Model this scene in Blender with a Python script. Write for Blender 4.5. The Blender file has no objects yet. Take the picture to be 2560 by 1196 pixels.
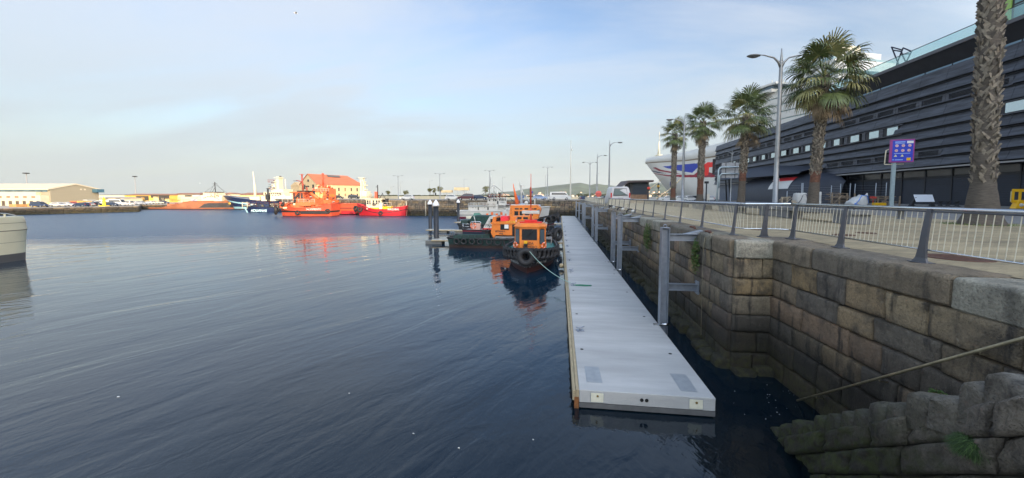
import bpy, bmesh, math, random
from mathutils import Vector, Matrix, noise
R = math.radians
random.seed(7)
SC = bpy.context.scene
# ---------------------------------------------------------------- camera
F_PX = 930.0; CX = 1280.0; CY = 549.0
YAW = math.atan(119 / F_PX); PIT = R(3.55); EYE = 5.5
fwd = Vector((-math.sin(YAW) * math.cos(PIT), math.cos(YAW) * math.cos(PIT), -math.sin(PIT)))
rgt = Vector((math.cos(YAW), math.sin(YAW), 0)); upv = rgt.cross(fwd)
CAMP = Vector((0, 0, EYE))
cam = bpy.data.objects.new('camera', bpy.data.cameras.new('camera'))
SC.collection.objects.link(cam)
cam.matrix_world = Matrix.Translation(CAMP) @ Matrix((rgt, upv, -fwd)).transposed().to_4x4()
cam.data.sensor_width = 36; cam.data.lens = 36 * F_PX / 2560
cam.data.shift_y = -(1196 / 2 - CY) / 2560
cam.data.clip_start = 0.1; cam.data.clip_end = 20000
SC.camera = cam
# ---------------------------------------------------------------- sky, sun, exposure
SUN_EL = R(12.5); SUN_AZ = R(38)      # azimuth: right of straight behind the viewer
w = bpy.data.worlds.new('World'); SC.world = w; w.use_nodes = True
nt = w.node_tree; N = nt.nodes; L = nt.links; N.clear()
def nd(t, **k):
    n = N.new(t)
    for a, b in k.items(): setattr(n, a, b)
    return n
sky = nd('ShaderNodeTexSky', sky_type='NISHITA', sun_disc=False)
sky.sun_elevation = SUN_EL; sky.sun_rotation = math.pi - SUN_AZ
sky.air_density = 1.1; sky.dust_density = 1.6; sky.ozone_density = 2.0
tc = nd('ShaderNodeTexCoord')
sep = nd('ShaderNodeSeparateXYZ'); L.new(tc.outputs['Generated'], sep.inputs[0])
# project the direction on a cloud plane so streaks flatten towards the horizon
mz = nd('ShaderNodeMath', operation='MAXIMUM'); L.new(sep.outputs[2], mz.inputs[0]); mz.inputs[1].default_value = 0.0
ad = nd('ShaderNodeMath', operation='ADD'); L.new(mz.outputs[0], ad.inputs[0]); ad.inputs[1].default_value = 0.16
dx = nd('ShaderNodeMath', operation='DIVIDE'); L.new(sep.outputs[0], dx.inputs[0]); L.new(ad.outputs[0], dx.inputs[1])
dy = nd('ShaderNodeMath', operation='DIVIDE'); L.new(sep.outputs[1], dy.inputs[0]); L.new(ad.outputs[0], dy.inputs[1])
cb = nd('ShaderNodeCombineXYZ'); L.new(dx.outputs[0], cb.inputs[0]); L.new(dy.outputs[0], cb.inputs[1])
mp = nd('ShaderNodeMapping'); mp.inputs['Rotation'].default_value = (0, 0, R(38)); mp.inputs['Scale'].default_value = (0.55, 1.35, 1)
L.new(cb.outputs[0], mp.inputs[0])
n1 = nd('ShaderNodeTexNoise'); n1.inputs['Scale'].default_value = 0.9; n1.inputs['Detail'].default_value = 7; n1.inputs['Roughness'].default_value = 0.55; n1.inputs['Distortion'].default_value = 0.5
L.new(mp.outputs[0], n1.inputs[0])
rp = nd('ShaderNodeValToRGB'); rp.color_ramp.elements[0].position = 0.29; rp.color_ramp.elements[0].color = (0, 0, 0, 1)
rp.color_ramp.elements[1].position = 0.66; rp.color_ramp.elements[1].color = (1, 1, 1, 1); rp.color_ramp.interpolation = 'EASE'
L.new(n1.outputs[0], rp.inputs[0])
cl = nd('ShaderNodeMath', operation='MULTIPLY'); L.new(rp.outputs[0], cl.inputs[0]); cl.inputs[1].default_value = 0.85
cz = nd('ShaderNodeMapRange'); L.new(sep.outputs[2], cz.inputs[0]); cz.inputs[1].default_value = 0.42; cz.inputs[2].default_value = 0.75; cz.inputs[3].default_value = 1.0; cz.inputs[4].default_value = 0.25
cl2 = nd('ShaderNodeMath', operation='MULTIPLY'); L.new(cl.outputs[0], cl2.inputs[0]); L.new(cz.outputs[0], cl2.inputs[1])
mxa = nd('ShaderNodeMix', data_type='RGBA'); L.new(cl2.outputs[0], mxa.inputs[0]); st = nd('ShaderNodeVectorMath', operation='MULTIPLY'); st.inputs[1].default_value = (0.60, 0.57, 0.60); L.new(sky.outputs[0], st.inputs[0]); L.new(st.outputs[0], mxa.inputs[6]); mxa.inputs[7].default_value = (1.62, 1.76, 1.96, 1)
# thin haze towards the horizon
hz = nd('ShaderNodeMapRange'); L.new(sep.outputs[2], hz.inputs[0])
hz.inputs[1].default_value = 0.0; hz.inputs[2].default_value = 0.42; hz.inputs[3].default_value = 0.88; hz.inputs[4].default_value = 0.0
hz.interpolation_type = 'SMOOTHSTEP'
mxb = nd('ShaderNodeMix', data_type='RGBA'); L.new(hz.outputs[0], mxb.inputs[0]); L.new(mxa.outputs[2], mxb.inputs[6]); mxb.inputs[7].default_value = (1.22, 1.40, 1.46, 1)
bg = nd('ShaderNodeBackground'); bg.inputs[1].default_value = 0.15; 
h2 = nd('ShaderNodeMapRange'); L.new(sep.outputs[2], h2.inputs[0]); h2.inputs[1].default_value = 0.0; h2.inputs[2].default_value = 0.16; h2.inputs[3].default_value = 0.55; h2.inputs[4].default_value = 0.0; h2.interpolation_type = 'SMOOTHSTEP'
mxc = nd('ShaderNodeMix', data_type='RGBA'); L.new(h2.outputs[0], mxc.inputs[0]); L.new(mxb.outputs[2], mxc.inputs[6]); mxc.inputs[7].default_value = (1.52, 1.52, 1.36, 1)
# sky boosted on the sun's side (behind the viewer) and overhead as shade fill
sv = nd('ShaderNodeVectorMath', operation='DOT_PRODUCT'); L.new(tc.outputs['Generated'], sv.inputs[0]); sv.inputs[1].default_value = (math.sin(SUN_AZ) * math.cos(SUN_EL), -math.cos(SUN_AZ) * math.cos(SUN_EL), math.sin(SUN_EL))
sb = nd('ShaderNodeMapRange'); L.new(sv.outputs['Value'], sb.inputs[0]); sb.inputs[1].default_value = -0.2; sb.inputs[2].default_value = 0.8; sb.inputs[3].default_value = 1.0; sb.inputs[4].default_value = 5.2; sb.interpolation_type = 'SMOOTHSTEP'
sc_ = nd('ShaderNodeVectorMath', operation='SCALE'); L.new(mxc.outputs[2], sc_.inputs[0]); L.new(sb.outputs[0], sc_.inputs['Scale'])
sw = nd('ShaderNodeMapRange'); L.new(sv.outputs['Value'], sw.inputs[0]); sw.inputs[1].default_value = -0.2; sw.inputs[2].default_value = 0.8
wt = nd('ShaderNodeMix', data_type='RGBA'); wt.blend_type = 'MULTIPLY'; L.new(sw.outputs[0], wt.inputs[0]); L.new(sc_.outputs[0], wt.inputs[6]); wt.inputs[7].default_value = (1.05, 0.96, 0.80, 1); L.new(wt.outputs[2], bg.inputs[0])
ow = nd('ShaderNodeOutputWorld'); L.new(bg.outputs[0], ow.inputs[0])
sd = bpy.data.lights.new('sun', 'SUN'); sd.energy = 2.0; sd.angle = R(0.5); sd.color = (1.0, 0.75, 0.47)
so = bpy.data.objects.new('sun', sd); SC.collection.objects.link(so)
sdir = Vector((math.sin(SUN_AZ) * math.cos(SUN_EL), -math.cos(SUN_AZ) * math.cos(SUN_EL), math.sin(SUN_EL)))
so.rotation_euler = sdir.to_track_quat('Z', 'Y').to_euler(); so.location = sdir * 50
vs = SC.view_settings; vs.view_transform = 'Standard'; vs.look = 'None'; vs.exposure = 1.66; vs.gamma = 1
SC.render.engine = 'CYCLES'
try:
    SC.cycles.max_bounces = 6; SC.cycles.glossy_bounces = 3; SC.cycles.transparent_max_bounces = 8
except Exception: pass
# ---------------------------------------------------------------- pixel -> world helpers
def ray(px, py): return fwd + rgt * ((px - CX) / F_PX) - upv * ((py - CY) / F_PX)
def at(px, py, z=0.0):
    d = ray(px, py); return CAMP + d * ((z - EYE) / d.z)
hf = Vector((-math.sin(YAW), math.cos(YAW), 0))
def atd(px, py, D):                      # point at horizontal distance D straight ahead
    d = ray(px, py); return CAMP + d * (D / d.dot(hf))
def depth(p): return Vector((p[0], p[1], 0)).dot(hf)
# ---------------------------------------------------------------- materials
MATS = {}
def M(name, col=(0.5, 0.5, 0.5), rough=0.6, metal=0.0, var=0.0, vs=3.0, bump=0.0, bs=20.0, stretch=None, dirt=None, dirtamt=0.0, emit=None):
    if name in MATS: return MATS[name]
    m = bpy.data.materials.new(name); m.use_nodes = True; t = m.node_tree; b = t.nodes['Principled BSDF']
    b.inputs['Base Color'].default_value = (*col, 1); b.inputs['Roughness'].default_value = rough; b.inputs['Metallic'].default_value = metal
    if var or bump or dirt:
        c = t.nodes.new('ShaderNodeTexCoord'); mpn = t.nodes.new('ShaderNodeMapping'); t.links.new(c.outputs['Object'], mpn.inputs[0])
        if stretch: mpn.inputs['Scale'].default_value = stretch
    if var or dirt:
        n = t.nodes.new('ShaderNodeTexNoise'); n.inputs['Scale'].default_value = vs; n.inputs['Detail'].default_value = 6; n.inputs['Roughness'].default_value = 0.6
        t.links.new(mpn.outputs[0], n.inputs[0])
        mr = t.nodes.new('ShaderNodeMapRange'); mr.inputs[1].default_value = 0.3; mr.inputs[2].default_value = 0.7
        mr.inputs[3].default_value = 1 - var; mr.inputs[4].default_value = 1 + var; t.links.new(n.outputs[0], mr.inputs[0])
        vm = t.nodes.new('ShaderNodeVectorMath'); vm.operation = 'SCALE'; vm.inputs[0].default_value = col; t.links.new(mr.outputs[0], vm.inputs['Scale'])
        last = vm.outputs[0]
        if dirt:
            n2 = t.nodes.new('ShaderNodeTexNoise'); n2.inputs['Scale'].default_value = vs * 0.37; n2.inputs['Detail'].default_value = 8; n2.inputs['Roughness'].default_value = 0.65
            t.links.new(mpn.outputs[0], n2.inputs[0])
            r2 = t.nodes.new('ShaderNodeMapRange'); r2.inputs[1].default_value = 0.48; r2.inputs[2].default_value = 0.68; r2.inputs[3].default_value = 0; r2.inputs[4].default_value = dirtamt
            t.links.new(n2.outputs[0], r2.inputs[0])
            mx = t.nodes.new('ShaderNodeMix'); mx.data_type = 'RGBA'; t.links.new(r2.outputs[0], mx.inputs[0]); t.links.new(last, mx.inputs[6]); mx.inputs[7].default_value = (*dirt, 1)
            last = mx.outputs[2]
        t.links.new(last, b.inputs['Base Color'])
    if bump:
        n3 = t.nodes.new('ShaderNodeTexNoise'); n3.inputs['Scale'].default_value = bs; n3.inputs['Detail'].default_value = 5
        t.links.new(mpn.outputs[0], n3.inputs[0]); bp = t.nodes.new('ShaderNodeBump'); bp.inputs['Strength'].default_value = bump; bp.inputs['Distance'].default_value = 0.05
        t.links.new(n3.outputs[0], bp.inputs['Height']); t.links.new(bp.outputs[0], b.inputs['Normal'])
    if emit:
        b.inputs['Emission Color'].default_value = (*emit, 1); b.inputs['Emission Strength'].default_value = 1
    MATS[name] = m; return m
# ---------------------------------------------------------------- mesh builder
class MB:
    def __init__(s): s.v = []; s.f = []; s.m = []; s.sm = []; s.col = None
    def add(s, vs, fs, m=0, smooth=False):
        o = len(s.v); s.v += [tuple(p) for p in vs]
        for q in fs: s.f.append(tuple(i + o for i in q)); s.m.append(m); s.sm.append(smooth)
    def box(s, x0, x1, y0, y1, z0, z1, m=0):
        s.hexa([(x0, y0, z0), (x1, y0, z0), (x1, y1, z0), (x0, y1, z0), (x0, y0, z1), (x1, y0, z1), (x1, y1, z1), (x0, y1, z1)], m)
    def hexa(s, p, m=0):
        s.add(p, [(0, 3, 2, 1), (4, 5, 6, 7), (0, 1, 5, 4), (1, 2, 6, 5), (2, 3, 7, 6), (3, 0, 4, 7)], m)
    def obox(s, c, sx, sy, sz, rz=0, m=0, tilt=None):
        Mx = Matrix.Translation(c) @ Matrix.Rotation(rz, 4, 'Z')
        if tilt: Mx = Mx @ tilt
        p = [Mx @ Vector((a * sx / 2, b * sy / 2, d * sz / 2)) for d in (-1, 1) for a, b in ((-1, -1), (1, -1), (1, 1), (-1, 1))]
        s.hexa(p, m)
    def bbox(s, x0, x1, y0, y1, z0, z1, b=0.03, m=0):      # box with bevelled edges
        bm = bmesh.new(); bmesh.ops.create_cube(bm, size=1)
        for v in bm.verts: v.co = Vector(((x0 + x1) / 2 + v.co.x * (x1 - x0), (y0 + y1) / 2 + v.co.y * (y1 - y0), (z0 + z1) / 2 + v.co.z * (z1 - z0)))
        bmesh.ops.bevel(bm, geom=bm.edges[:], offset=b, segments=2, affect='EDGES', profile=0.5)
        bm.verts.index_update(); s.add([v.co for v in bm.verts], [[v.index for v in f.verts] for f in bm.faces], m); bm.free()
    def prism(s, poly, h0, h1, axis='z', m=0, smooth=False):  # poly 2D list extruded along axis
        def P(a, b, h): return {'z': (a, b, h), 'y': (a, h, b), 'x': (h, a, b)}[axis]
        n = len(poly); vs = [P(a, b, h0) for a, b in poly] + [P(a, b, h1) for a, b in poly]
        ar = sum(poly[i][0] * poly[(i + 1) % n][1] - poly[(i + 1) % n][0] * poly[i][1] for i in range(n))
        flip = (ar < 0) ^ (axis == 'y') ^ (h1 < h0)
        fs = [tuple(range(n - 1, -1, -1)), tuple(range(n, 2 * n))] 
        sd_ = [(i, (i + 1) % n, n + (i + 1) % n, n + i) for i in range(n)]
        if flip: fs = [tuple(reversed(q)) for q in fs]; sd_ = [tuple(reversed(q)) for q in sd_]
        o = len(s.v); s.v += vs
        for q in fs: s.f.append(tuple(i + o for i in q)); s.m.append(m); s.sm.append(False)
        for q in sd_: s.f.append(tuple(i + o for i in q)); s.m.append(m); s.sm.append(smooth)
    def tube(s, pts, r, n=8, m=0, cap=True, smooth=True):
        pts = [Vector(p) for p in pts]; rs = r if isinstance(r, (list, tuple)) else [r] * len(pts)
        o = len(s.v); prev = None
        for i, p in enumerate(pts):
            a = pts[max(i - 1, 0)]; b = pts[min(i + 1, len(pts) - 1)]; d = (b - a)
            d = d.normalized() if d.length > 1e-9 else Vector((0, 0, 1))
            if prev is None:
                t = Vector((0, 0, 1)) if abs(d.z) < 0.9 else Vector((1, 0, 0)); u = d.cross(t).normalized()
            else:
                u = (prev - d * prev.dot(d)); u = u.normalized() if u.length > 1e-6 else d.orthogonal().normalized()
            prev = u; v2 = d.cross(u)
            for k in range(n):
                an = 2 * math.pi * k / n; s.v.append(tuple(p + (u * math.cos(an) + v2 * math.sin(an)) * rs[i]))
        for i in range(len(pts) - 1):
            for k in range(n):
                k2 = (k + 1) % n; s.f.append((o + i * n + k, o + i * n + k2, o + (i + 1) * n + k2, o + (i + 1) * n + k)); s.m.append(m); s.sm.append(smooth)
        if cap:
            s.f.append(tuple(o + k for k in range(n - 1, -1, -1))); s.m.append(m); s.sm.append(False)
            e = o + (len(pts) - 1) * n; s.f.append(tuple(e + k for k in range(n))); s.m.append(m); s.sm.append(False)
    def lathe(s, prof, c=(0, 0, 0), n=16, m=0, smooth=True, axis='z'):   # prof [(r,z)]
        o = len(s.v)
        for r_, z in prof:
            for k in range(n):
                a = 2 * math.pi * k / n; x, y = r_ * math.cos(a), r_ * math.sin(a)
                q = {'z': (x, y, z), 'x': (z, x, y), 'y': (y, z, x)}[axis]
                s.v.append((c[0] + q[0], c[1] + q[1], c[2] + q[2]))
        for i in range(len(prof) - 1):
            for k in range(n):
                k2 = (k + 1) % n; s.f.append((o + i * n + k, o + i * n + k2, o + (i + 1) * n + k2, o + (i + 1) * n + k)); s.m.append(m); s.sm.append(smooth)
    def torus(s, c, R0, r0, axis='y', n=18, k=8, m=0, rot=None, sq=1.0):
        vs = []
        for i in range(n):
            a = 2 * math.pi * i / n
            for j in range(k):
                b = 2 * math.pi * j / k; rr = R0 + r0 * math.cos(b); h = r0 * sq * math.sin(b)
                x, y = rr * math.cos(a), rr * math.sin(a)
                q = Vector({'z': (x, y, h), 'x': (h, x, y), 'y': (x, h, y)}[axis])
                if rot: q = rot @ q
                vs.append(Vector(c) + q)
        fs = [(i * k + j, ((i + 1) % n) * k + j, ((i + 1) % n) * k + (j + 1) % k, i * k + (j + 1) % k) for i in range(n) for j in range(k)]
        s.add(vs, fs, m, True)
    def ball(s, c, r, m=0, n=12, sz=1.0):
        s.lathe([(max(r * math.sin(math.pi * i / 8), 0.001), -r * sz * math.cos(math.pi * i / 8)) for i in range(9)], c, n, m)
    def quad(s, a, b, c, d, m=0): s.add([a, b, c, d], [(0, 1, 2, 3)], m)
    def plate(s, pts, t, m=0):       # polygon with thickness along its normal
        pts = [Vector(p) for p in pts]; nrm = (pts[1] - pts[0]).cross(pts[2] - pts[0]).normalized() * t; n = len(pts)
        s.add(pts + [p - nrm for p in pts], [tuple(range(n)), tuple(range(2 * n - 1, n - 1, -1))] + [(i, i + n, (i + 1) % n + n, (i + 1) % n) for i in range(n)], m)
    def build(s, name, mats, parent=None, tint=None):
        me = bpy.data.meshes.new(name); me.from_pydata(s.v, [], s.f)
        if not isinstance(mats, (list, tuple)): mats = [mats]
        for m in mats: me.materials.append(m)
        me.polygons.foreach_set('material_index', [min(i, len(mats) - 1) for i in s.m]); me.polygons.foreach_set('use_smooth', s.sm)
        if tint:
            at_ = me.color_attributes.new('tint', 'FLOAT_COLOR', 'CORNER'); buf = []
            for p in me.polygons: buf += list(tint[p.index]) * p.loop_total
            at_.data.foreach_set('color', buf)
        me.update()
        o = bpy.data.objects.new(name, me); SC.collection.objects.link(o)
        if parent: o.parent = parent
        return o
def thing(name, label, cat, loc=(0, 0, 0), rz=0.0, group=None):
    o = bpy.data.objects.new(name, None); SC.collection.objects.link(o); o.location = loc; o.rotation_euler = (0, 0, rz)
    o.empty_display_size = 0.3
    o['label'] = label; o['category'] = cat
    if group: o['group'] = group
    return o
def tag(o, label, cat, group=None):
    o['label'] = label; o['category'] = cat
    if group: o['group'] = group
    return o
def struct(o, kind='structure'): o['kind'] = kind; return o
def kids(o): return [c for c in bpy.data.objects if c.parent == o]
KID = {}
def dup(root, loc, rz, label=None, group=None, cat=None, mat=None):
    if root.name not in KID: KID[root.name] = [(c, kids(c)) for c in kids(root)]
    r = root.copy(); SC.collection.objects.link(r); r.location = loc; r.rotation_euler = (0, 0, rz)
    if label: r['label'] = label
    if group: r['group'] = group
    if cat: r['category'] = cat
    for c, gs in KID[root.name]:
        d = c.copy(); SC.collection.objects.link(d); d.parent = r
        if mat and c.name.split('.')[0] in mat:
            d.data = c.data.copy(); d.data.materials[0] = mat[c.name.split('.')[0]]
        for g in gs:
            e = g.copy(); SC.collection.objects.link(e); e.parent = d
    return r
def text(body, size, loc, rot, mat, parent=None, name='lettering', align='CENTER', depth_=0.004, sx=1.0, bold=0.0):
    cu = bpy.data.curves.new(name, 'FONT'); cu.body = body; cu.size = size; cu.align_x = align; cu.align_y = 'CENTER'; cu.extrude = depth_; cu.offset = bold
    t = bpy.data.objects.new(name, cu); SC.collection.objects.link(t)
    bpy.context.view_layer.update()
    me = bpy.data.meshes.new_from_object(t.evaluated_get(bpy.context.evaluated_depsgraph_get()))
    bpy.data.objects.remove(t); o = bpy.data.objects.new(name, me); me.materials.clear(); me.materials.append(mat); SC.collection.objects.link(o)
    for v in me.vertices: v.co.x *= sx
    o.matrix_local = Matrix.Translation(loc) @ rot
    if parent: o.parent = parent
    return o
def facing(nx, ny, tilt=0.0):            # upright lettering readable from direction (nx,ny)
    a = math.atan2(ny, nx) + math.pi / 2
    return Matrix.Rotation(a, 4, 'Z') @ Matrix.Rotation(math.pi / 2 - tilt, 4, 'X')
Q = 4.15                                  # quay level above the water
# ---------------------------------------------------------------- water
def water_mat():
    m = bpy.data.materials.new('harbour_water'); m.use_nodes = True; t = m.node_tree; b = t.nodes['Principled BSDF']
    b.inputs['Base Color'].default_value = (0.003, 0.008, 0.014, 1); b.inputs['Roughness'].default_value = 0.04; b.inputs['IOR'].default_value = 1.62
    b.inputs['Specular Tint'].default_value = (0.74, 0.87, 1, 1)
    g = t.nodes.new('ShaderNodeNewGeometry')
    def mapn(sc, rot, src=None):
        q = t.nodes.new('ShaderNodeMapping'); q.vector_type = 'TEXTURE'; q.inputs['Scale'].default_value = sc; q.inputs['Rotation'].default_value = (0, 0, R(rot)); t.links.new(g.outputs['Position'], q.inputs[0]); return q
    def noi(mpn, sc, det, dist=0.0, ro=0.5):
        q = t.nodes.new('ShaderNodeTexNoise'); q.inputs['Scale'].default_value = sc; q.inputs['Detail'].default_value = det; q.inputs['Distortion'].default_value = dist; q.inputs['Roughness'].default_value = ro
        t.links.new(mpn.outputs[0], q.inputs[0]); return q.outputs[0]
    def mth(op, a, b_):
        q = t.nodes.new('ShaderNodeMath'); q.operation = op
        for i, x in enumerate((a, b_)):
            if isinstance(x, (int, float)): q.inputs[i].default_value = x
            else: t.links.new(x, q.inputs[i])
        return q.outputs[0]
    long_ = noi(mapn((7.0, 2.1, 1), 64), 1.0, 3, 0.7)            # long lazy undulations
    mid = noi(mapn((1.1, 0.45, 1), 58), 1.0, 3, 0.8)
    fine = noi(mapn((0.34, 0.14, 1), 118), 1.0, 3, 0.6)
    rough = noi(mapn((1.5, 0.45, 1), 12), 1.0, 4, 0.8, 0.6)
    # where the breeze ruffles the water (beyond the sheltered basin)
    sp = t.nodes.new('ShaderNodeSeparateXYZ'); t.links.new(g.outputs['Position'], sp.inputs[0])
    edge = noi(mapn((30, 9, 1), 15), 1.0, 3)
    ln = mth('ADD', mth('MULTIPLY', sp.outputs[0], -0.42), sp.outputs[1])     # y - 0.42x
    ln = mth('ADD', ln, mth('MULTIPLY', edge, 30.0))
    br = t.nodes.new('ShaderNodeMapRange'); t.links.new(ln, br.inputs[0]); br.inputs[1].default_value = 71; br.inputs[2].default_value = 82
    calm = mth('SUBTRACT', 1.0, br.outputs[0])
    amp = mth('ADD', 0.35, mth('MULTIPLY', noi(mapn((18, 11, 1), 30), 1.0, 2), 1.3))
    near = t.nodes.new('ShaderNodeMapRange'); t.links.new(sp.outputs[1], near.inputs[0]); near.inputs[1].default_value = 6; near.inputs[2].default_value = 34; near.inputs[3].default_value = 1; near.inputs[4].default_value = 0.25
    h = mth('ADD', mth('MULTIPLY', long_, 0.07), mth('MULTIPLY', mth('MULTIPLY', mth('MULTIPLY', mid, 0.016), mth('ADD', mth('MULTIPLY', near.outputs[0], 0.7), 0.3)), amp))
    h = mth('ADD', h, mth('MULTIPLY', mth('MULTIPLY', fine, near.outputs[0]), 0.0055))
    h = mth('ADD', h, mth('MULTIPLY', mth('MULTIPLY', rough, br.outputs[0]), 0.26))
    bp = t.nodes.new('ShaderNodeBump'); bp.inputs['Distance'].default_value = 1.0; bp.inputs['Strength'].default_value = 1.0; t.links.new(h, bp.inputs['Height']); t.links.new(bp.outputs[0], b.inputs['Normal'])
    rr = mth('ADD', 0.02, mth('MULTIPLY', br.outputs[0], 0.28)); t.links.new(rr, b.inputs['Roughness'])
    wc_ = t.nodes.new('ShaderNodeMix'); wc_.data_type = 'RGBA'; t.links.new(br.outputs[0], wc_.inputs[0]); wc_.inputs[6].default_value = (0.002, 0.010, 0.020, 1); wc_.inputs[7].default_value = (0.018, 0.050, 0.100, 1); wd_ = t.nodes.new('ShaderNodeMapRange'); t.links.new(sp.outputs[1], wd_.inputs[0]); wd_.inputs[1].default_value = 8; wd_.inputs[2].default_value = 26; wn_ = t.nodes.new('ShaderNodeMix'); wn_.data_type = 'RGBA'; t.links.new(wd_.outputs[0], wn_.inputs[0]); wn_.inputs[6].default_value = (0.002, 0.006, 0.010, 1); wn_.inputs[7].default_value = (0.005, 0.022, 0.042, 1); t.links.new(wn_.outputs[2], wc_.inputs[6]); t.links.new(wc_.outputs[2], b.inputs['Base Color'])  # base colour: near water darkened for the wall's shade, ruffled water bluer
    return m
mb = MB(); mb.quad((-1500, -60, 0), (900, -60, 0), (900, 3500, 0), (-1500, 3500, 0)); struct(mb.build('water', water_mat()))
# ---------------------------------------------------------------- masonry
def stone_mat(name, w0=0.95, w1=1.9, wet0=1.9, wet1=3.2, stain=1.0, wcol=(0.045, 0.043, 0.013), wam=0.85):
    m = bpy.data.materials.new(name); m.use_nodes = True; t = m.node_tree; b = t.nodes['Principled BSDF']; b.inputs['Roughness'].default_value = 0.88
    a = t.nodes.new('ShaderNodeVertexColor'); a.layer_name = 'tint'
    g = t.nodes.new('ShaderNodeNewGeometry')
    def mapn(sc): q = t.nodes.new('ShaderNodeMapping'); q.inputs['Scale'].default_value = sc; t.links.new(g.outputs['Position'], q.inputs[0]); return q.outputs[0]
    def noi(v, sc, det, ro=0.6, out=0): q = t.nodes.new('ShaderNodeTexNoise'); q.inputs['Scale'].default_value = sc; q.inputs['Detail'].default_value = det; q.inputs['Roughness'].default_value = ro; t.links.new(v, q.inputs[0]); return q.outputs[out]
    def rng(x, a0, a1, b0, b1): q = t.nodes.new('ShaderNodeMapRange'); t.links.new(x, q.inputs[0]); q.inputs[1].default_value = a0; q.inputs[2].default_value = a1; q.inputs[3].default_value = b0; q.inputs[4].default_value = b1; return q.outputs[0]
    def mix(f, c1, c2):
        q = t.nodes.new('ShaderNodeMix'); q.data_type = 'RGBA'; t.links.new(f, q.inputs[0])
        for i, c in ((6, c1), (7, c2)):
            if isinstance(c, tuple): q.inputs[i].default_value = (*c, 1)
            else: t.links.new(c, q.inputs[i])
        return q.outputs[2]
    def mul(x, y):
        q = t.nodes.new('ShaderNodeMath'); q.operation = 'MULTIPLY'; t.links.new(x, q.inputs[0])
        if isinstance(y, float): q.inputs[1].default_value = y
        else: t.links.new(y, q.inputs[1])
        return q.outputs[0]
    iso = mapn((1, 1, 1)); str_ = mapn((1.6, 1.6, 0.22))
    grain = noi(iso, 22.0, 4); blot = noi(iso, 2.3, 6, 0.65); streak = noi(str_, 2.2, 5, 0.6); pits = noi(iso, 58.0, 3)
    c = mix(rng(grain, 0.35, 0.65, 0.0, 0.35), a.outputs[0], (0.17, 0.135, 0.09))
    big = noi(iso, 0.55, 5, 0.6)
    c = mix(rng(big, 0.48, 0.62, 0.0, 0.55 * stain), c, (0.075, 0.066, 0.056))
    c = mix(rng(blot, 0.47, 0.66, 0.0, 0.75 * stain), c, (0.055, 0.048, 0.04))
    c = mix(rng(streak, 0.54, 0.66, 0.0, 0.85 * stain), c, (0.022, 0.021, 0.021))
    sp = t.nodes.new('ShaderNodeSeparateXYZ'); t.links.new(g.outputs['Position'], sp.inputs[0])
    lich = noi(iso, 3.4, 7, 0.7); c = mix(rng(lich, 0.66, 0.74, 0.0, 0.6), c, (0.42, 0.40, 0.35))
    c = mix(mul(rng(pits, 0.57, 0.66, 0.0, 0.7), rng(lich, 0.42, 0.56, 1.0, 0.15)), c, (0.02, 0.017, 0.013))
    fine_ = noi(iso, 11.0, 8, 0.75); c = mix(rng(fine_, 0.5, 0.7, 0.0, 0.45), c, (0.05, 0.043, 0.036)); c = mix(rng(fine_, 0.30, 0.45, 0.35, 0.0), c, (0.36, 0.31, 0.23))
    # tide marks: wet dark stone below high water, olive weed towards the waterline
    wob = t.nodes.new('ShaderNodeMath'); wob.operation = 'MULTIPLY_ADD'; t.links.new(blot, wob.inputs[0]); wob.inputs[1].default_value = 1.6; t.links.new(sp.outputs[2], wob.inputs[2])
    wet = rng(wob.outputs[0], wet0, wet1, 1.0, 0.0)
    c = mix(mul(wet, 0.90), c, (0.011, 0.010, 0.007))
    weed = rng(wob.outputs[0], w0, w1, 1.0, 0.0); wn = rng(noi(iso, 6.0, 5), 0.42, 0.58, 0.1, 1.0)
    c = mix(mul(mul(weed, wn), wam), c, wcol)
    t.links.new(c, b.inputs['Base Color'])
    bp = t.nodes.new('ShaderNodeBump'); bp.inputs['Strength'].default_value = 0.9; bp.inputs['Distance'].default_value = 0.035
    hh = t.nodes.new('ShaderNodeMath'); hh.operation = 'MULTIPLY_ADD'; t.links.new(blot, hh.inputs[0]); hh.inputs[1].default_value = 1.2; t.links.new(grain, hh.inputs[2])
    hh2 = t.nodes.new('ShaderNodeMath'); hh2.operation = 'SUBTRACT'; t.links.new(hh.outputs[0], hh2.inputs[0]); t.links.new(rng(pits, 0.6, 0.68, 0.0, 0.8), hh2.inputs[1])
    t.links.new(hh2.outputs[0], bp.inputs['Height']); t.links.new(bp.outputs[0], b.inputs['Normal'])
    return m
STONE = stone_mat('weathered_granite'); MOSSY = stone_mat('mossy_granite', 1.7, 3.7, 1.9, 4.2, 1.0, (0.032, 0.040, 0.008), 0.95); COPE = stone_mat('coping_granite', stain=0.55)
PAL = [(0.34, 0.24, 0.13), (0.25, 0.20, 0.135), (0.18, 0.16, 0.13), (0.28, 0.21, 0.14), (0.38, 0.29, 0.17), (0.12, 0.11, 0.10), (0.28, 0.18, 0.115), (0.20, 0.15, 0.125), (0.37, 0.25, 0.115), (0.10, 0.09, 0.08)]
def tint_(k=None):
    c = tuple(0.8 * v + 0.2 * m_ for v, m_ in zip(random.choice(PAL), (0.25, 0.195, 0.135))) if k is None else k; j = random.uniform(0.85, 1.15); return (c[0] * j, c[1] * j, c[2] * j, 1)
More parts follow.
